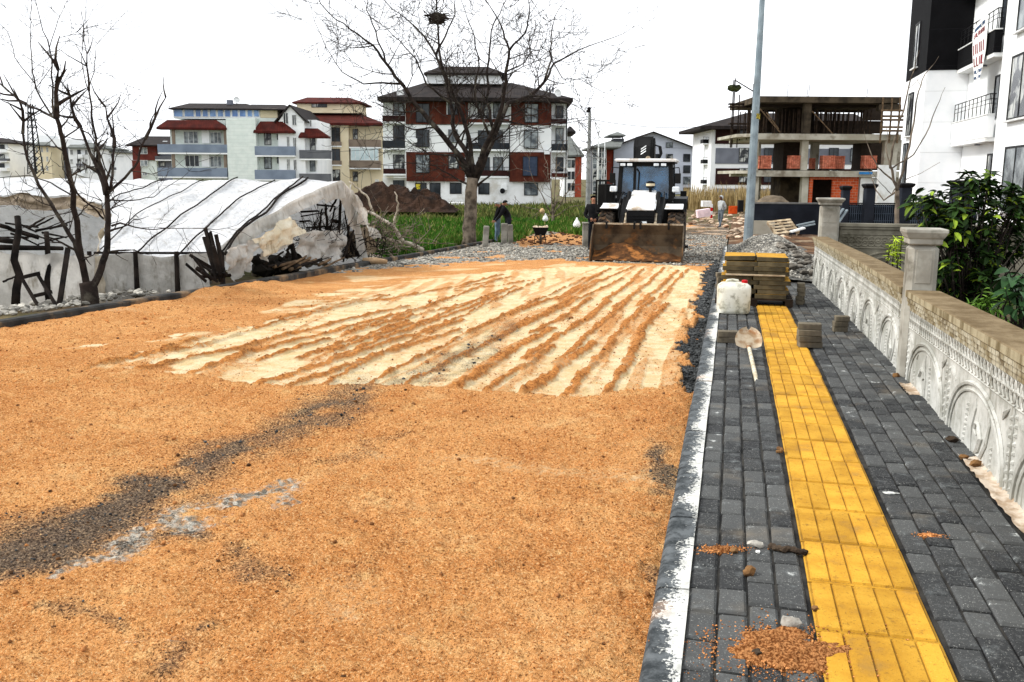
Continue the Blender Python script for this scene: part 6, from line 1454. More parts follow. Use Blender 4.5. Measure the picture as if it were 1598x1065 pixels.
hd = MB(); hd.add([(-.39, 1.36, 1.34), (.39, 1.36, 1.34), (.35, 2.9, 1.80), (-.35, 2.9, 1.80), (-.39, 1.36, 1.27), (.39, 1.36, 1.27), (.37, 2.9, 1.55), (-.37, 2.9, 1.55)], [(0,1,2,3),(7,6,5,4),(4,5,1,0),(5,6,2,1),(6,7,3,2),(7,4,0,3)])
hd.build('hood', white_p, bh, bevel=.04, seg=2, smooth=rad(40))
gr = MB(); gr.box(-.36, .36, 1.37, 1.398, .6, 1.24); gr = gr.build('grille', pm('grille_black', (.01, .01, .011), rough=.7, bump=0), bh)
for k in range(7): MB().box(-.33, .33, 1.35, 1.367, .68+k*.075, .70+k*.075).build('grille_bar', black_p, gr)
MB().box(.02, .20, 1.31, 1.36, .86, 1.02).build('lamp_housing', black_p, bh, bevel=.015); MB().box(.04, .18, 1.27, 1.309, .89, .99).build('headlight', lamp_m, bh, bevel=.01)
MB().box(-.5, .5, 1.4, 6.2, .42, .62).build('chassis', black_p, bh)
MB().box(-.95, .95, 1.62, 1.86, .48, .72).build('front_axle', black_p, bh)
def wheel(x, y, r, wd, name='wheel'):
    prof = [(r*.56, -wd/2), (r*.86, -wd/2), (r*.95, -wd*.42), (r*.965, 0), (r*.95, wd*.42), (r*.86, wd/2), (r*.56, wd/2)]
    w_ = MB().lathe(prof, 32).build(name, tyre_m, bh, loc=(x, y, r), rot=(0, PI/2, 0), smooth=rad(40))
    for k in range(20):
        for s in (-1, 1):
            a_ = 2*PI*(k + (.5 if s > 0 else 0))/20; b = MB(); pts = []
            for q in range(4): z = s*wd*(.02+.15*q); aa = a_ + .085*q; rr_ = r*(1.0 if q < 3 else .95); pts.append((rr_*math.cos(aa), rr_*math.sin(aa), z))
            b.tube(pts, [.04, .042, .042, .035], 4); b.build('tread_lug', tyre_m, w_)
    MB().lathe([(r*.1, -wd*.30), (r*.3, -wd*.30), (r*.5, -wd*.40), (r*.57, -wd*.46), (r*.57, wd*.46), (r*.5, wd*.40), (r*.3, wd*.3), (r*.1, wd*.3)], 24).build('rim', white_p, w_, smooth=rad(40))
for s in (-1, 1):
    wheel(s*.92, 1.75, .60, .40); wheel(s*.90, 4.15, .72, .46)
    f = MB(); arc = [(1.75 - .74*math.cos(a), .62 + .70*math.sin(a)) for a in np.linspace(rad(78), rad(165), 11)]; f.prism(arc + [(1.75 - .70*math.cos(a), .62 + .66*math.sin(a)) for a in np.linspace(rad(165), rad(78), 11)], s*.66, s*1.12, lambda u, v, w_: (w_, u, v)); f.build('front_fender', black_p, bh)
    MB().prism([(1.50, 1.335), (1.85, 1.36), (2.3, 1.44), (2.3, 1.39), (1.85, 1.33), (1.50, 1.31)], s*.62, s*1.10, lambda u, v, w_: (w_, u, v)).build('fender_cover', white_p, bh, bevel=.02)
    f = MB(); f.prism([(3.3, 1.2), (3.5, 1.55), (4.9, 1.6), (5.1, 1.2), (4.8, 1.5), (3.6, 1.45)], s*.66, s*1.15, lambda u, v, w_: (w_, u, v)); f.build('rear_fender', black_p, bh)
# cab
cab = MB(); W = .78
cab.box(-W, W, 2.9, 4.7, .8, 1.50); cab.build('cab_base', black_p, bh, bevel=.03)
for s in (-1, 1):
    MB().beam((s*(W-.05), 2.93, 1.5), (s*(W-.10), 2.98, 2.56), .13, .12).build('pillar', black_p, bh, bevel=.015); MB().beam((s*(W-.05), 4.6, 1.5), (s*(W-.09), 4.55, 2.56), .10, .10).build('pillar', black_p, bh)
    MB().beam((s*(W-.04), 3.7, 1.5), (s*(W-.08), 3.7, 2.56), .07, .07).build('pillar', black_p, bh)
MB().beam((-.30, 2.90, 1.5), (-.30, 2.95, 2.52), .075, .06).build('pillar', black_p, bh); MB().beam((-W+.05, 2.90, 1.52), (W-.05, 2.90, 1.52), .09, .07).build('window_rail', black_p, bh); MB().beam((-W+.05, 2.95, 2.50), (W-.05, 2.95, 2.50), .10, .10).build('window_rail', black_p, bh)
def m_cab():
    t = NT('cab_glass'); n = t.noise(1.6, 4, t.co('Object')); t.set(t.mix(t.ramp(n, .4, .65), (.02, .05, .09), lin((70, 116, 156))), .05, spec=.8); tr = t.node('BsdfTransparent'); ms = t.node('MixShader'); ms.inputs[0].default_value = .30
    t.l(t.b.outputs[0], ms.inputs[1]); t.l(tr.outputs[0], ms.inputs[2]); t.l(ms.outputs[0], t.out.inputs[0]); return t.m
cg = m_cab()
def pane(x0, x1, m=cg): MB().add([(x0, 2.925, 1.55), (x1, 2.925, 1.55), (x1, 2.965, 2.46), (x0, 2.965, 2.46), (x0, 2.935, 1.55), (x1, 2.935, 1.55), (x1, 2.975, 2.46), (x0, 2.975, 2.46)], [(0,1,2,3),(7,6,5,4),(4,5,1,0),(5,6,2,1),(6,7,3,2),(7,4,0,3)]).build('windscreen_pane', m, bh)
pane(-W+.13, -.34); pane(-.26, W-.13)
for s in (-1, 1): MB().box(s*(W-.055)-.006, s*(W-.055)+.006, 3.0, 4.5, 1.52, 2.5).build('side_pane', cg, bh)
MB().box(-W+.1, W-.1, 4.55, 4.56, 1.52, 2.5).build('rear_pane', cg, bh)
MB().box(-.26, .26, 3.9, 4.1, 1.45, 2.15).build('seat', black_p, bh, bevel=.05); MB().box(-.26, .26, 3.5, 3.9, 1.40, 1.52).build('seat_cushion', black_p, bh, bevel=.04)
MB().tube([(.19*math.cos(a), 3.32+.06*math.sin(a), 1.78+.17*math.sin(a)) for a in np.linspace(0, 2*PI, 17)], .015, 6).build('steering_wheel', black_p, bh)
rf = MB().box(-.86, .86, 2.70, 4.85, 2.575, 2.66).build('roof', white_p, bh, bevel=.03, seg=2); MB().box(-.80, .80, 2.76, 4.8, 2.545, 2.574).build('roof_trim', black_p, bh)
for x in (-.62, -.43, .30, .50): l_ = MB().box(x-.085, x+.085, 2.70, 2.78, 2.44, 2.54).build('work_light', black_p, bh, bevel=.012); MB().box(x-.07, x+.07, 2.675, 2.699, 2.455, 2.525).build('lens', lamp_m, l_, bevel=.006)
for s in (-1, 1):
    MB().tube([(s*.74, 2.9, 2.4), (s*.92, 2.75, 2.42), (s*.95, 2.72, 2.25)], .014, 6).build('mirror_arm', black_p, bh); MB().box(s*.90-.08, s*.90+.08, 2.70, 2.73, 1.98, 2.26).build('mirror', black_p, bh, bevel=.01)
    MB().tube([(s*.74, 2.85, 1.72), (s*.84, 2.72, 1.80)], .02, 6).build('lamp_arm', black_p, bh); MB().box(s*.86-.10, s*.86+.10, 2.62, 2.72, 1.74, 1.90).build('indicator_lamp', lamp_m, bh, bevel=.025)
MB().tube([(-.66, 2.86, 1.72), (-.42, 2.87, 1.58)], .012, 5).build('wiper', black_p, bh); MB().tube([(-.20, 2.88, 1.55), (-.17, 2.86, 2.28), (-.24, 2.87, 2.38)], .024, 6).build('grab_handle', black_p, bh)
pc = MB().lathe([(.04, 0), (.04, .10), (.11, .12), (.12, .16), (.12, .26), (.09, .29), (.03, .31)], 18).build('air_precleaner', black_p, bh, loc=(.16, 2.72, 1.74), smooth=rad(40)); MB().lathe([(.124, 0), (.124, .07)], 18).build('bowl_band', pm('cream_band', lin((226, 212, 180)), rough=.5, bump=0), pc, loc=(0, 0, .17))
# folded boom above the cab, with hoses
bo = MB().prism([(4.95, .75), (5.3, .75), (5.5, 2.6), (5.25, 3.26), (4.85, 3.36), (4.66, 3.0), (4.75, 2.5)], -.50, .12, lambda u, v, w_: (w_, u, v)).build('boom', black_p, bh, bevel=.05, seg=2)
MB().prism([(4.5, 2.66), (4.60, 3.06), (4.8, 3.30), (5.2, 3.28), (5.2, 2.62)], -.42, .06, lambda u, v, w_: (w_, u, v)).build('boom_head', black_p, bh, bevel=.06, seg=2)
for k in range(3): MB().prism([(-.27, 2.80+k*.075), (-.12, 2.90+k*.075), (-.12, 2.935+k*.075), (-.27, 2.835+k*.075)], 4.47, 4.60, lambda u, v, w_: (u, w_ + (v-2.62)*.28, v)).build('white_stripe', fr_w, bo)
MB().tube([(-.05, 4.55, 2.70), (-.05, 4.50, 2.70)], .07, 14).build('pin', edge_b, bo)
for k in range(3): MB().tube([(.12, 4.9, 3.1), (.24+.03*k, 4.85, 3.05), (.28+.03*k, 4.8, 2.85), (.22+.02*k, 4.85, 2.68), (.26+.02*k, 4.9, 2.45)], .02, 6).build('hose', black_p, bh, smooth=True)
MB().box(-.55, .45, 4.9, 5.3, .5, 1.2).build('kingpost', black_p, bh, bevel=.03)
for s in (-1, 1): MB().box(s*1.0-.09, s*1.0+.09, 5.2, 5.38, .12, 1.75).build('stabiliser_leg', black_p, bh, bevel=.01); MB().box(s*1.0-.2, s*1.0+.2, 5.1, 5.48, .04, .115).build('stabiliser_pad', black_p, bh)
cgx = MB()
for x in (-1.38, -1.12, -.86): cgx.box(x-.025, x+.025, 3.0, 3.05, 1.15, 2.02)
cgx.box(-1.40, -.84, 2.99, 3.06, 2.021, 2.07); cgx.box(-1.40, -.84, 2.99, 3.06, 1.10, 1.149); cgx.build('side_guard', black_p, bh)
MB().box(-1.36, -.9, 3.2, 3.7, 1.2, 1.95).build('tool_box', black_p, bh, bevel=.02)

# ================================================================ PEOPLE
skin_m = pm('skin', lin((176, 128, 102)), lin((160, 112, 88)), 5, .6, 0)
def person(label, loc, rz, J, cols, R_=None, extras=None, group=None):
    """one continuous skinned body from a joint graph; J: joint -> position, metres, standing figure 1.75 m faces -y"""
    t = thing('person', label, 'person', loc, rz, group)
    D = dict(pelvis=(0,0,.95), waist=(0,.01,1.08), chest=(0,.0,1.30), neck=(0,0,1.48), throat=(0,-.015,1.56), head=(0,-.03,1.66), crown=(0,-.02,1.72),
             shL=(.19,0,1.42), elL=(.24,.02,1.14), wrL=(.24,-.05,.90), shR=(-.19,0,1.42), elR=(-.24,.02,1.14), wrR=(-.24,-.05,.90),
             hiL=(.10,0,.90), knL=(.11,-.02,.50), anL=(.11,.02,.09), toL=(.12,-.15,.035), hiR=(-.10,0,.90), knR=(-.11,-.02,.50), anR=(-.11,.02,.09), toR=(-.12,-.15,.035))
    D.update(J)
    for s in 'LR':
        w_ = Vector(D['wr'+s]); e = Vector(D['el'+s]); D['pa'+s] = tuple(w_ + (w_-e).normalized()*.08)
    RR = dict(pelvis=.15, waist=.14, chest=.165, neck=.085, throat=.055, head=.095, crown=.075, sh=.085, el=.055, wr=.036, pa=.036, hi=.105, kn=.07, an=.052, to=.042)
    RR.update(R_ or {})
    E = [('pelvis','waist'),('waist','chest'),('chest','neck'),('neck','throat'),('throat','head'),('head','crown')]
    for s in 'LR': E += [('chest','sh'+s),('sh'+s,'el'+s),('el'+s,'wr'+s),('wr'+s,'pa'+s),('pelvis','hi'+s),('hi'+s,'kn'+s),('kn'+s,'an'+s),('an'+s,'to'+s)]
    names = list(D); V = [Vector(D[n]) for n in names]; rad_ = [RR.get(n, RR.get(n[:-1], .05)) for n in names]; ed = [(names.index(a), names.index(b)) for a, b in E]
    for s in 'LR':                                             # five separate, unequal, slightly curled fingers
        w_, e = Vector(D['wr'+s]), Vector(D['el'+s]); d = (w_-e).normalized(); side = d.cross(Vector((1, 0, 0))).normalized(); pal = d.cross(side); pi_ = names.index('pa'+s)
        for k, L_ in enumerate((.062, .078, .084, .076, .058)):
            b0 = Vector(D['pa'+s]) + side*((k-2)*.019) ; 
            if k == 0: b0 = Vector(D['wr'+s]) + d*.03 + side*-.045
            p1 = b0 + d*L_*.5 + (side*-.03 if k == 0 else Vector()); p2 = p1 + (d*.7 + pal*.6).normalized()*L_*.5
            i0 = len(V); V += [b0, p1, p2]; rad_ += [.011, .009, .008]; ed += [(pi_, i0), (i0, i0+1), (i0+1, i0+2)]
    me = bpy.data.meshes.new('body'); me.from_pydata(V, ed, []); o = link('tmp', me); m_ = o.modifiers.new('s', 'SKIN'); m_.use_smooth_shade = True; o.modifiers.new('u', 'SUBSURF').levels = 1
    for i, sv in enumerate(me.skin_vertices[0].data): sv.radius = (rad_[i], rad_[i]*(.8 if names[i:i+1] and names[i] in ('waist', 'chest', 'pelvis') else 1)); sv.use_root = (i == 0)
    dg = bpy.context.evaluated_depsgraph_get(); bm2 = bpy.data.meshes.new_from_object(o.evaluated_get(dg)); bpy.data.objects.remove(o)
    for c in cols: bm2.materials.append(c)
    zone = {'pelvis':1,'waist':0,'chest':0,'neck':0,'throat':2,'head':2,'crown':2,'sh':0,'el':0,'wr':0,'pa':2,'hi':1,'kn':1,'an':1,'to':3}
    segs = [(Vector(D[a]), Vector(D[b]), zone.get(b, zone.get(b[:-1], 0)), zone.get(a, zone.get(a[:-1], 0))) for a, b in E]
    for p in bm2.polygons:
        c = p.center; best = (9, 0)
        for a, b, zb_, za in segs:
            ab = b-a; k = max(0, min(1, (c-a).dot(ab)/ab.length_squared)); d = (c-a-ab*k).length
            if d < best[0]: best = (d, zb_ if k > .5 else za)
        p.material_index = best[1]
    bm2.shade_smooth(); bo_ = link('body', bm2, t)
    hp = Vector(D['head']); up = (Vector(D['crown']) - hp).normalized(); fw_ = Vector((0, -1, 0)); 
    if extras and 'face' in extras: fw_ = Vector(extras['face']).normalized()
    fw_ = (fw_ - up*fw_.dot(up)).normalized(); sd = up.cross(fw_)
    MB().tube([hp + fw_*.088 + up*.015, hp + fw_*.118 - up*.015, hp + fw_*.092 - up*.028], [.008, .016, .01], 6).build('nose', skin_m, t, smooth=True)
    for s in (-1, 1): MB().rock(hp + fw_*.088 + sd*s*.032 + up*.022, .010, random.Random(1), sub=1, sz=1).build('eye', metal_d, t); MB().rock(hp + sd*s*.095, .024, random.Random(2), .5, 1, 1.2).build('ear', skin_m, t)
    MB().tube([hp + fw_*.09 - up*.048 - sd*.022, hp + fw_*.096 - up*.05, hp + fw_*.09 - up*.048 + sd*.022], .006, 5).build('mouth', pm('lip', lin((140, 80, 70)), bump=0), t)
    hm, kind = extras.get('hair', (metal_d, 'hair')) if extras else (metal_d, 'hair')
    hb = MB(); vs, fs = ICO[3]; rr_ = .112 if kind != 'hood' else .128; cut = -.25 if kind == 'hood' else .1
    keep = [f for f in fs if all((Vector(vs[i]).dot(up)*.8 - Vector(vs[i]).dot(fw_)*.75) > cut-.15 for i in f)]
    hb.add([hp + up*.018 + Vector(p)*rr_ for p in vs], keep); ho = hb.build(kind, hm, t, smooth=True); ho.modifiers.new('thick', 'SOLIDIFY').thickness = .012
    return t
jk = pm('black_jacket', (.006, .006, .007), (.012, .012, .013), 6, .9, .3, 30); jn = pm('pale_jeans', lin((122, 144, 160)), lin((88, 108, 126)), 5, .9, .2); dj = pm('dark_trousers', lin((38, 40, 46)), lin((26, 28, 32)), 5, .9, .2); shoe = pm('dark_shoe', lin((48, 42, 38)), rough=.8)
grey_h = pm('grey_hoodie', lin((176, 180, 180)), lin((146, 150, 152)), 6, .9, .3, 30); gj = pm('grey_jeans', lin((104, 114, 122)), lin((76, 84, 92)), 5, .9, .2)
pa_ = P(776, 374, 35.6); zA = zf(pa_.y)-.09
person('person in black jacket and pale jeans bending, left of the pair by the kerb', (pa_.x, pa_.y, zA), YAW + rad(70), dict(waist=(0,.0,1.06), chest=(0,-.10,1.27), neck=(0,-.20,1.40), throat=(0,-.25,1.44), head=(0,-.31,1.48), crown=(0,-.34,1.53), shL=(.18,-.14,1.34), shR=(-.18,-.14,1.34), elL=(.20,-.30,1.12), elR=(-.20,-.28,1.12), wrL=(.14,-.46,.94), wrR=(-.14,-.44,.94)), (jk, jn, skin_m, shoe), extras=dict(hair=(pm('black_hair', (.01,.01,.01), rough=.7), 'hair'), face=(0,-.8,-.6)))
pb_ = P(791, 374, 35.2); zB = zf(pb_.y)-.09
person('person in bulky black jacket and grey cap stooping, right of the pair by the kerb', (pb_.x, pb_.y, zB), YAW - rad(70), dict(pelvis=(0,.08,.92), waist=(0,.02,1.04), chest=(0,-.14,1.23), neck=(0,-.27,1.36), throat=(0,-.33,1.40), head=(0,-.40,1.44), crown=(0,-.43,1.49), shL=(.20,-.18,1.32), shR=(-.20,-.18,1.32), elL=(.22,-.34,1.06), elR=(-.22,-.34,1.06), wrL=(.12,-.48,.86), wrR=(-.12,-.48,.86), hiL=(.10,.08,.88), hiR=(-.10,.08,.88)), (jk, dj, skin_m, shoe), R_=dict(chest=.20, waist=.17, sh=.10, el=.07), extras=dict(hair=(grey_h, 'cap'), face=(0,-.7,-.7)))
pc_ = P(925, 380, 30.5); zC = zf(pc_.y)-.09
person('person in a black jacket standing beside the left wheel of the backhoe loader', (pc_.x, pc_.y, zC), rad(8), dict(wrL=(.10,-.18,1.02), wrR=(-.10,-.18,1.04), elL=(.27,.02,1.12), elR=(-.27,.02,1.12)), (jk, dj, skin_m, shoe), R_=dict(chest=.19, waist=.17, sh=.10, el=.07), extras=dict(hair=(MATS['black_hair'], 'hair')))
pd_ = G(1124, 356); 
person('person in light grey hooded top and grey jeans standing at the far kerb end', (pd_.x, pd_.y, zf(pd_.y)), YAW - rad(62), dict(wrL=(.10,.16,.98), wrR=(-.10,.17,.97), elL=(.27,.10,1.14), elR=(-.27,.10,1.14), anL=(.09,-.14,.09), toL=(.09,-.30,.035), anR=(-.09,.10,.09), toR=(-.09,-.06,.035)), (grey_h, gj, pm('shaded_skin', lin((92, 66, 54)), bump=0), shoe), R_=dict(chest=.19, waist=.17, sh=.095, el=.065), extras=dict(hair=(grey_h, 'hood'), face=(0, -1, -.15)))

# ================================================================ POLES, WIRES, FENCES, SITE BITS
galv = pm('galvanised_steel', lin((142, 156, 162)), lin((112, 126, 134)), 1.2, .5, .05, spec=.5, metal=.3, stain=lin((92, 100, 104)), sscale=1.4)
lp = G(1167, 379); t = thing('lamp_post', 'tall tapered galvanised lamp post rising from the gravel heap out of the picture', 'lamp post', (lp.x, lp.y, lp.z)); dl = depth(lp)
top = P(1189.5, 0, dl); dv = (top - lp); Hh = dv.length
MB().lathe([(.19, -.4), (.185, .0), (.185-.085*1.6, Hh*1.6)], 10).build('pole', galv, t, rot=dv.to_track_quat('Z', 'Y').to_euler(), smooth=rad(20))
q = P(1180, 182, dl); MB().lathe([(.147, -.10), (.147, .10)], 10).build('yellow_sticker', pm('yellow_black_label', lin((190, 170, 60)), lin((70, 66, 40)), 14, .6, 0), t, loc=q - lp, rot=dv.to_track_quat('Z', 'Y').to_euler())
MB().tube([dv*1.55, dv*1.6 + Vector((-.3, 0, .2)), dv*1.6 + Vector((-1.6, 0, .45))], .05, 8).build('arm', galv, t); MB().box(-2.2, -1.5, -.12, .12, 0, .1).build('lamp_head', grey_p, t, loc=dv*1.6 + Vector((0, 0, .42)))
wood_p = pm('concrete_pole', lin((150, 152, 150)), lin((118, 120, 120)), 2, .9, .2)
t = thing('utility_pole', 'grey concrete utility pole with a small lamp on top, left of the backhoe loader', 'utility pole', P(917, 338, 62)); zz_ = P(919, 176, 62).z - t.location.z
MB().lathe([(.17, -.5), (.17, 0), (.10, zz_)], 10).build('pole', wood_p, t, smooth=rad(40)); MB().box(-.22, .06, -.1, .1, zz_+.003, zz_+.16).build('lamp_head', metal_d, t, bevel=.02); MB().lathe([(.10, 0), (.14, .14), (.03, .2)], 10, (-.05, 0, zz_+.165)).build('lamp_cap', metal_d, t)
for (px, yt, yb, d_, lb) in ((935, 184, 300, 90, 'thin white flagpole nearest the utility pole left of the cab'), (944, 220, 305, 110, 'shorter thin white pole just left of the backhoe cab')):
    b0 = P(px-2, yb, d_); b0.z = zf(b0.y)-.2; tp = P(px, yt, d_); o = MB().tube([(0, 0, 0), tp-b0], [.09, .05], 8).build('thin_pole', fr_w, None, smooth=True); o.location = b0; tag(o, lb, 'pole')
t = thing('electricity_pylon', 'narrow lattice electricity pylon behind the left tree', 'pylon', P(56, 272, 165)); Hp = P(52, 163, 165).z - t.location.z
for sx_ in (-1, 1):
    for sy_ in (-1, 1): MB().beam((sx_*.9, sy_*.9, 0), (sx_*.25, sy_*.25, Hp), .14, .14).build('leg', metal_d, t)
b = MB(); n = 11
for k in range(n):
    z0, z1 = Hp*k/n, Hp*(k+1)/n; w0 = .9-.65*k/n; w1 = .9-.65*(k+1)/n
    for s in (-1, 1): b.beam((-w0, s*w0, z0), (w1, s*w1, z1), .07, .07).beam((w0, s*w0, z0), (-w1, s*w1, z1), .07, .07).beam((s*w0, -w0, z0), (s*w1, w1, z1), .07, .07)
tag(b.build('lattice', metal_d, t), kind='stuff')
for k in range(4): 
    z = Hp*(.97-.10*k); b = MB().beam((-1.1, 0, z), (1.1, 0, z), .12, .12).build('crossarm', metal_d, t); [MB().lathe([(.07, 0), (.1, .1), (.07, .25)], 6, (x, 0, z+.07)).build('insulator', metal_d, b) for x in (-1, -.4, .4, 1)]
def wire(a, b, sag, label, r_=.018):
    pts = [a.lerp(b, k/20) - Vector((0, 0, sag*4*(k/20)*(1-k/20))) for k in range(21)]; o = MB().tube([p - a for p in pts], r_, 4, False).build('overhead_wire', metal_d, None); o.location = a; tag(o, label, 'wire')
wire(P(919, 186, 62), P(1110, 196, 80), .35, 'overhead wire from the utility pole across to the banded block')
wire(P(919, 186, 62), P(480, 238, 100), .5, 'overhead wire from the utility pole across the brown and white block', .02)
wire(P(919, 182, 62), P(600, 214, 96), .4, 'overhead wire from the utility pole to the left corner of the brown block', .02)
wire(P(60, 172, 165), P(262, 186, 130), .8, 'upper overhead wire from the lattice pylon to the canopy block', .03)
wire(P(60, 190, 165), P(262, 214, 130), .8, 'lower overhead wire from the lattice pylon to the canopy block', .03)
# upright spare kerbstones and wheelbarrow
ks = pm('spare_kerb', lin((150, 146, 136)), lin((112, 108, 100)), 4, .9, .3, 30)
for (px, py0, py1, w_, d_, tilt, lb) in ((757, 353, 386, 9, 31, .07, 'pale concrete kerbstone standing on end alone by the kerb'), (787, 349, 378, 10, 34.2, 0, 'grey concrete kerbstone on end in front of the stooping pair'), (797, 351, 378, 8, 34.6, -.03, 'grey concrete kerbstone on end just right of its twin by the pair')):
    a = P(px, py1, d_); W_ = w_/1440*d_; h_ = (py1-py0)/1440*d_; o = MB().box(-W_/2, W_/2, -.08, .08, -.05, h_).build('upright_kerbstone', ks, None, bevel=.02); o.location = a; o.rotation_euler = (0, tilt, YAW); tag(o, lb, 'kerbstone')
wbp = P(843, 377, 34.5); t = thing('wheelbarrow', 'black wheelbarrow loaded with pale rubble beside the gravel', 'wheelbarrow', (wbp.x, wbp.y, zf(wbp.y)-.08), YAW)
MB().add([(-.30,-.35,.62),(.30,-.35,.62),(.27,.35,.60),(-.27,.35,.60),(-.17,-.25,.32),(.17,-.25,.32),(.15,.2,.32),(-.15,.2,.32)], [(4,5,1,0),(5,6,2,1),(6,7,3,2),(7,4,0,3),(7,6,5,4)]).build('tray', metal_d, t)
w_ = MB().lathe([(.08, -.045), (.17, -.045), (.19, 0), (.17, .045), (.08, .045)], 18).build('wheel', tyre_m, t, loc=(0, -.42, .19), rot=(0, PI/2, 0))
for s in (-1, 1): MB().tube([(s*.05, -.42, .19), (s*.16, -.1, .30), (s*.26, .9, .58)], .018, 6).build('handle', metal_d, t); MB().tube([(s*.18, .25, .32), (s*.22, .3, 0)], .018, 6).build('leg', metal_d, t)
rr = random.Random(4); b = MB(); [b.rock((rr.uniform(-.24, .24), rr.uniform(-.28, .28), .62), rr.uniform(.05, .1), rr) for k in range(16)]; tag(b.build('rubble_load', pale_r, t), kind='stuff')
b = MB(); rr = random.Random(14)
for k in range(160): p = G(rr.uniform(800, 925), rr.uniform(362, 382), -.06); b.rock(p, rr.uniform(.02, .09), rr, 1.3, 1, .6)
tag(b.build('dirt_clods', pm('orange_dirt', lin((116, 78, 50)), lin((62, 44, 32)), 1, .95, .5, var=.4)), 'clods of orange brown dirt beside the wheelbarrow', 'dirt', kind='stuff')
bag_m = pm('white_bag', lin((240, 240, 238)), lin((220, 220, 216)), 6, .6, .3)
for (px, py, d_, s, lb) in ((900, 346, 48, 1, 'white plastic bag hanging upright in the grass left of the backhoe loader'), (851, 336, 50, .8, 'small white bag low on the bare shrub near the wheelbarrow')):
    b = MB().lathe([(.03, .50), (.05, .42), (.14, .28), (.20, .14), (.17, .02), (.05, -.03)], 12); o = b.build('plastic_bag', bag_m, None, smooth=True); o.location = P(px, py+9, d_); o.scale = (s, s, s); tag(o, lb, 'bag')
b = MB().lathe([(.05, .3), (.13, .2), (.14, .1), (.05, .0)], 10); o = b.build('cloth_bundle', pm('tan_cloth', lin((190, 160, 120)), rough=.9), None, smooth=True); o.location = P(846, 334, 50); tag(o, 'small tan cloth bundle caught in the bare shrub', 'bundle')
o = MB().box(-.09, .09, -.09, .09, -.1, .62); o.box(-.11, .11, -.11, .11, .621, .68); o = o.build('concrete_stub', ks, None, bevel=.02); o.location = P(913, 380, 30); o.rotation_euler.z = YAW; tag(o, 'short square concrete post at the left edge of the bucket', 'post')
# black boundary wall and fence beyond the gravel heap
d_ = 42; a = P(1166, 352, d_); Wd = (1282-1166)/1440*d_; hh = (352-319)/1440*d_
bw = thing('boundary_wall', 'low black boundary wall behind the gravel heap and lamp post', 'wall', a, YAW); dkw = pm('black_wall', lin((40, 44, 52)), lin((30, 33, 40)), 1.2, .9, .2, 14)
MB().box(0, Wd, 0, .2, -.4, hh).build('wall', dkw, bw); MB().box(-.03, Wd+.03, -.04, .24, hh+.003, hh+.07).build('coping', pm('grey_coping', lin((120, 120, 118)), rough=.9), bw)
MB().box(-.1, Wd*.35, -.25, -.003, -.4, .22).build('footing', raw, bw)
# ribbed dark panels and cap posts to the right
d2 = 40; a = P(1286, 352, d2); fe = thing('garden_fence', 'dark grey ribbed mesh fence between black capped posts beyond the back wall', 'fence', a, YAW); zh = (352-317)/1440*d2
u = lambda px: (px-1286)/1440*d2
fe_m = pm('fence_mesh', lin((86, 98, 112)), lin((62, 72, 84)), 2, .6, .1); b = MB()
for k in range(int(u(1600)/.09)): b.box(k*.09, k*.09+.035, 0, .02, -.4, zh-.06)
for z in (.2, .5, .8): b.box(0, u(1600), .0205, .03, z, z+.03)
tag(b.build('mesh_wire', fe_m, fe), kind='stuff'); MB().box(0, u(1600), .06, .12, -.6, zh-.07).build('backing_panel', dkw, fe); MB().box(0, u(1600), -.02, .14, zh-.05, zh).build('top_rail', metal_d, fe)
for px in (1346,): MB().box(u(px)-.04, u(px)+.04, -.06, -.003, -.4, zh+.1).build('post', galv, fe)
for px, yt, w_, lb in ((1316, 292, 11, 'leftmost and smallest of the black capped gate posts beyond the fence'), (1353, 289, 14, 'black capped gate post just left of the young bare tree'), (1408, 288, 16, 'black capped gate post directly behind the young bare tree'), (1495, 284, 24, 'widest black capped gate post rising out of the leafy shrub')):
    a = P(px, 352, d2-.6); W_ = w_/1440*d2; h_ = (352-yt)/1440*d2; t = thing('gate_post', lb, 'gate post', a, YAW, 'black capped posts along the dark fence')
    MB().box(-W_/2, W_/2, -W_/2, W_/2, -.4, h_-.2).build('shaft', dkw, t, bevel=.02); MB().lathe([(W_*.72, h_-.2), (W_*.95, h_-.1), (W_*.95, h_-.03), (W_*.5, h_)], 4, rot=PI/4).build('cap', metal_d, t)
# sloping white handrail frame leaning at the fence
o = MB().beam(P(1302, 346, 36), P(1316, 326, 36.3), .10, .05).beam(P(1308, 348, 36), P(1322, 328, 36.3), .10, .05).build('leaning_rails', galv); tag(o, 'pair of pale metal rails leaning on the fence by the far pillar', 'rails')
# spoil behind the black wall
b = MB(); mc2 = P(1206, 320, 46)
b.grid(lambda u_, v_: tuple(mc2 + rgt*((u_-.5)*2.6) + fw*((v_-.5)*2.5) + Vector((0, 0, -.7 + 1.15*(math.sin(PI*u_)**.8)*(math.sin(PI*v_)**.8) + .1*float(vn(u_*9, v_*9, 4))))), 24, 16); tag(b.build('sand_heap', pm('grey_sand', lin((112, 100, 84)), lin((88, 78, 66)), 3, .95, .4)), 'small grey brown sand heap showing above the black boundary wall', 'sand heap')
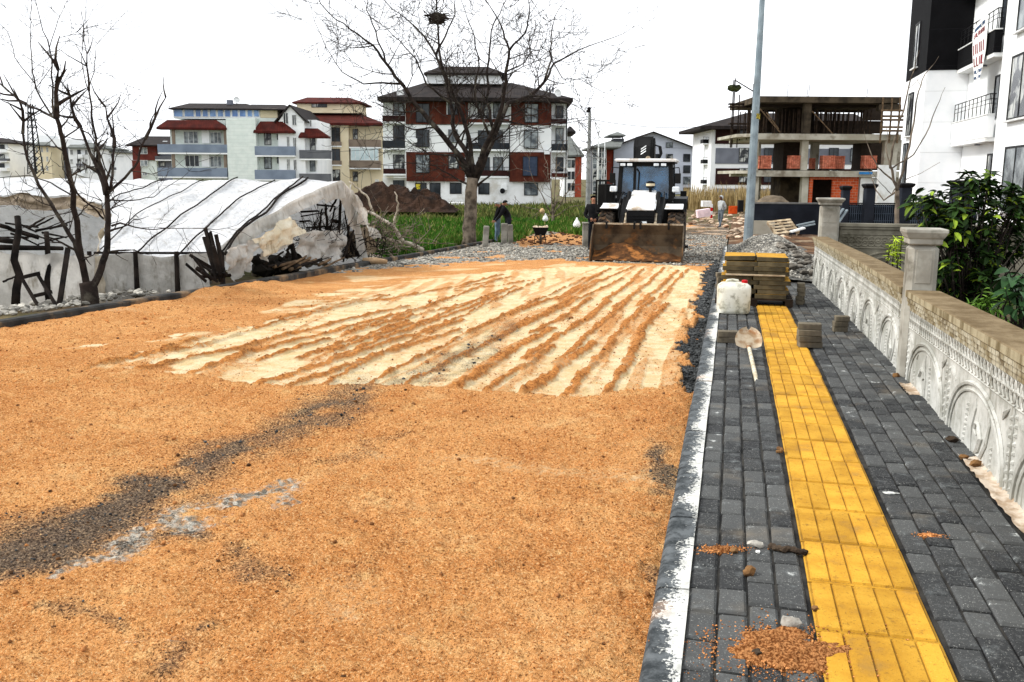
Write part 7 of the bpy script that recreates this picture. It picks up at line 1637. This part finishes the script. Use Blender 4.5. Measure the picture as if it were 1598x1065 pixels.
# odds and ends on the dug ground
def box_thing(px0, px1, py0, py1, d_, mat, name, label, cat, dep=.4, rot=0., tilt=0.):
    a = P((px0+px1)/2, py1, d_); W_ = (px1-px0)/1440*d_; h_ = (py1-py0)/1440*d_; o = MB().box(-W_/2, W_/2, -dep/2, dep/2, 0, h_).build(name, mat, None, bevel=.01); o.location = a; o.rotation_euler = (0, tilt, YAW+rot); return tag(o, label, cat)
box_thing(1095, 1109, 314, 323, 60, bag_m, 'white_carton', 'white carton standing on the dug ground left of the hooded worker', 'carton', .6)
box_thing(1088, 1108, 327, 339, 57, pm('pink_foam', lin((236, 214, 220)), rough=.8), 'foam_block', 'tilted pale pink foam block on the dug ground', 'foam block', .5, 0, -.15)
box_thing(1137, 1150, 322, 334, 58, pm('orange_barrier', lin((226, 92, 36)), lin((190, 66, 24)), 3, .8, .2), 'orange_barrier', 'orange site barrier behind the hooded worker', 'barrier', .1)
box_thing(1151, 1159, 313, 331, 58, metal_d, 'black_drum', 'black upright drum between orange barrier and lamp post', 'drum', .35)
bt = thing('striped_barrier', 'thin red and white site barrier beside the white carton', 'barrier', P(1110, 341, 57.5), YAW)
for k in range(4): MB().box(-.06, .06, -.04, .04, k*.22, k*.22+.215).build('band', (MATS['red_plastic'], fr_w)[k % 2], bt)
o = MB().beam(P(1070, 358, 50), P(1118, 357, 51), .25, .10).build('pale_plank', wood_l); tag(o, 'long pale plank lying across the far end of the road', 'plank')
o = MB().beam(P(1103, 343, 55), P(1122, 344, 55), .12, .06).build('pale_plank', wood_l); tag(o, 'short pale plank on the dug dirt just left of the hooded worker', 'plank')
pl_p = P(1222, 358, 36); t = thing('pallet', 'pale wooden pallet tilted on top of the gravel heap', 'pallet', pl_p, 0, rot=(rad(30), rad(-6), YAW + .15))
for k in range(5): MB().box(-.48, .48, -.42+k*.20, -.31+k*.20, .10, .12).build('deck_board', wood_l, t)
for k in range(3): MB().box(-.48+k*.43, -.38+k*.43, -.42, .49, .0, .098).build('bearer', wood_l, t)
for (a_, b_, d_, w_, lb) in (((1234,362),(1255,356),33,.30,'flat white board on the rubble right of the tilted pallet'), ((1243,352),(1271,346),35,.10,'long grey plank behind the flat white board'), ((1246,355),(1272,350),34.6,.08,'thin grey plank just below the longer one')):
    o = MB().beam(P(*a_, d_), P(*b_, d_), w_, .05).build('board', bag_m if w_ > .2 else galv); tag(o, lb, 'board')
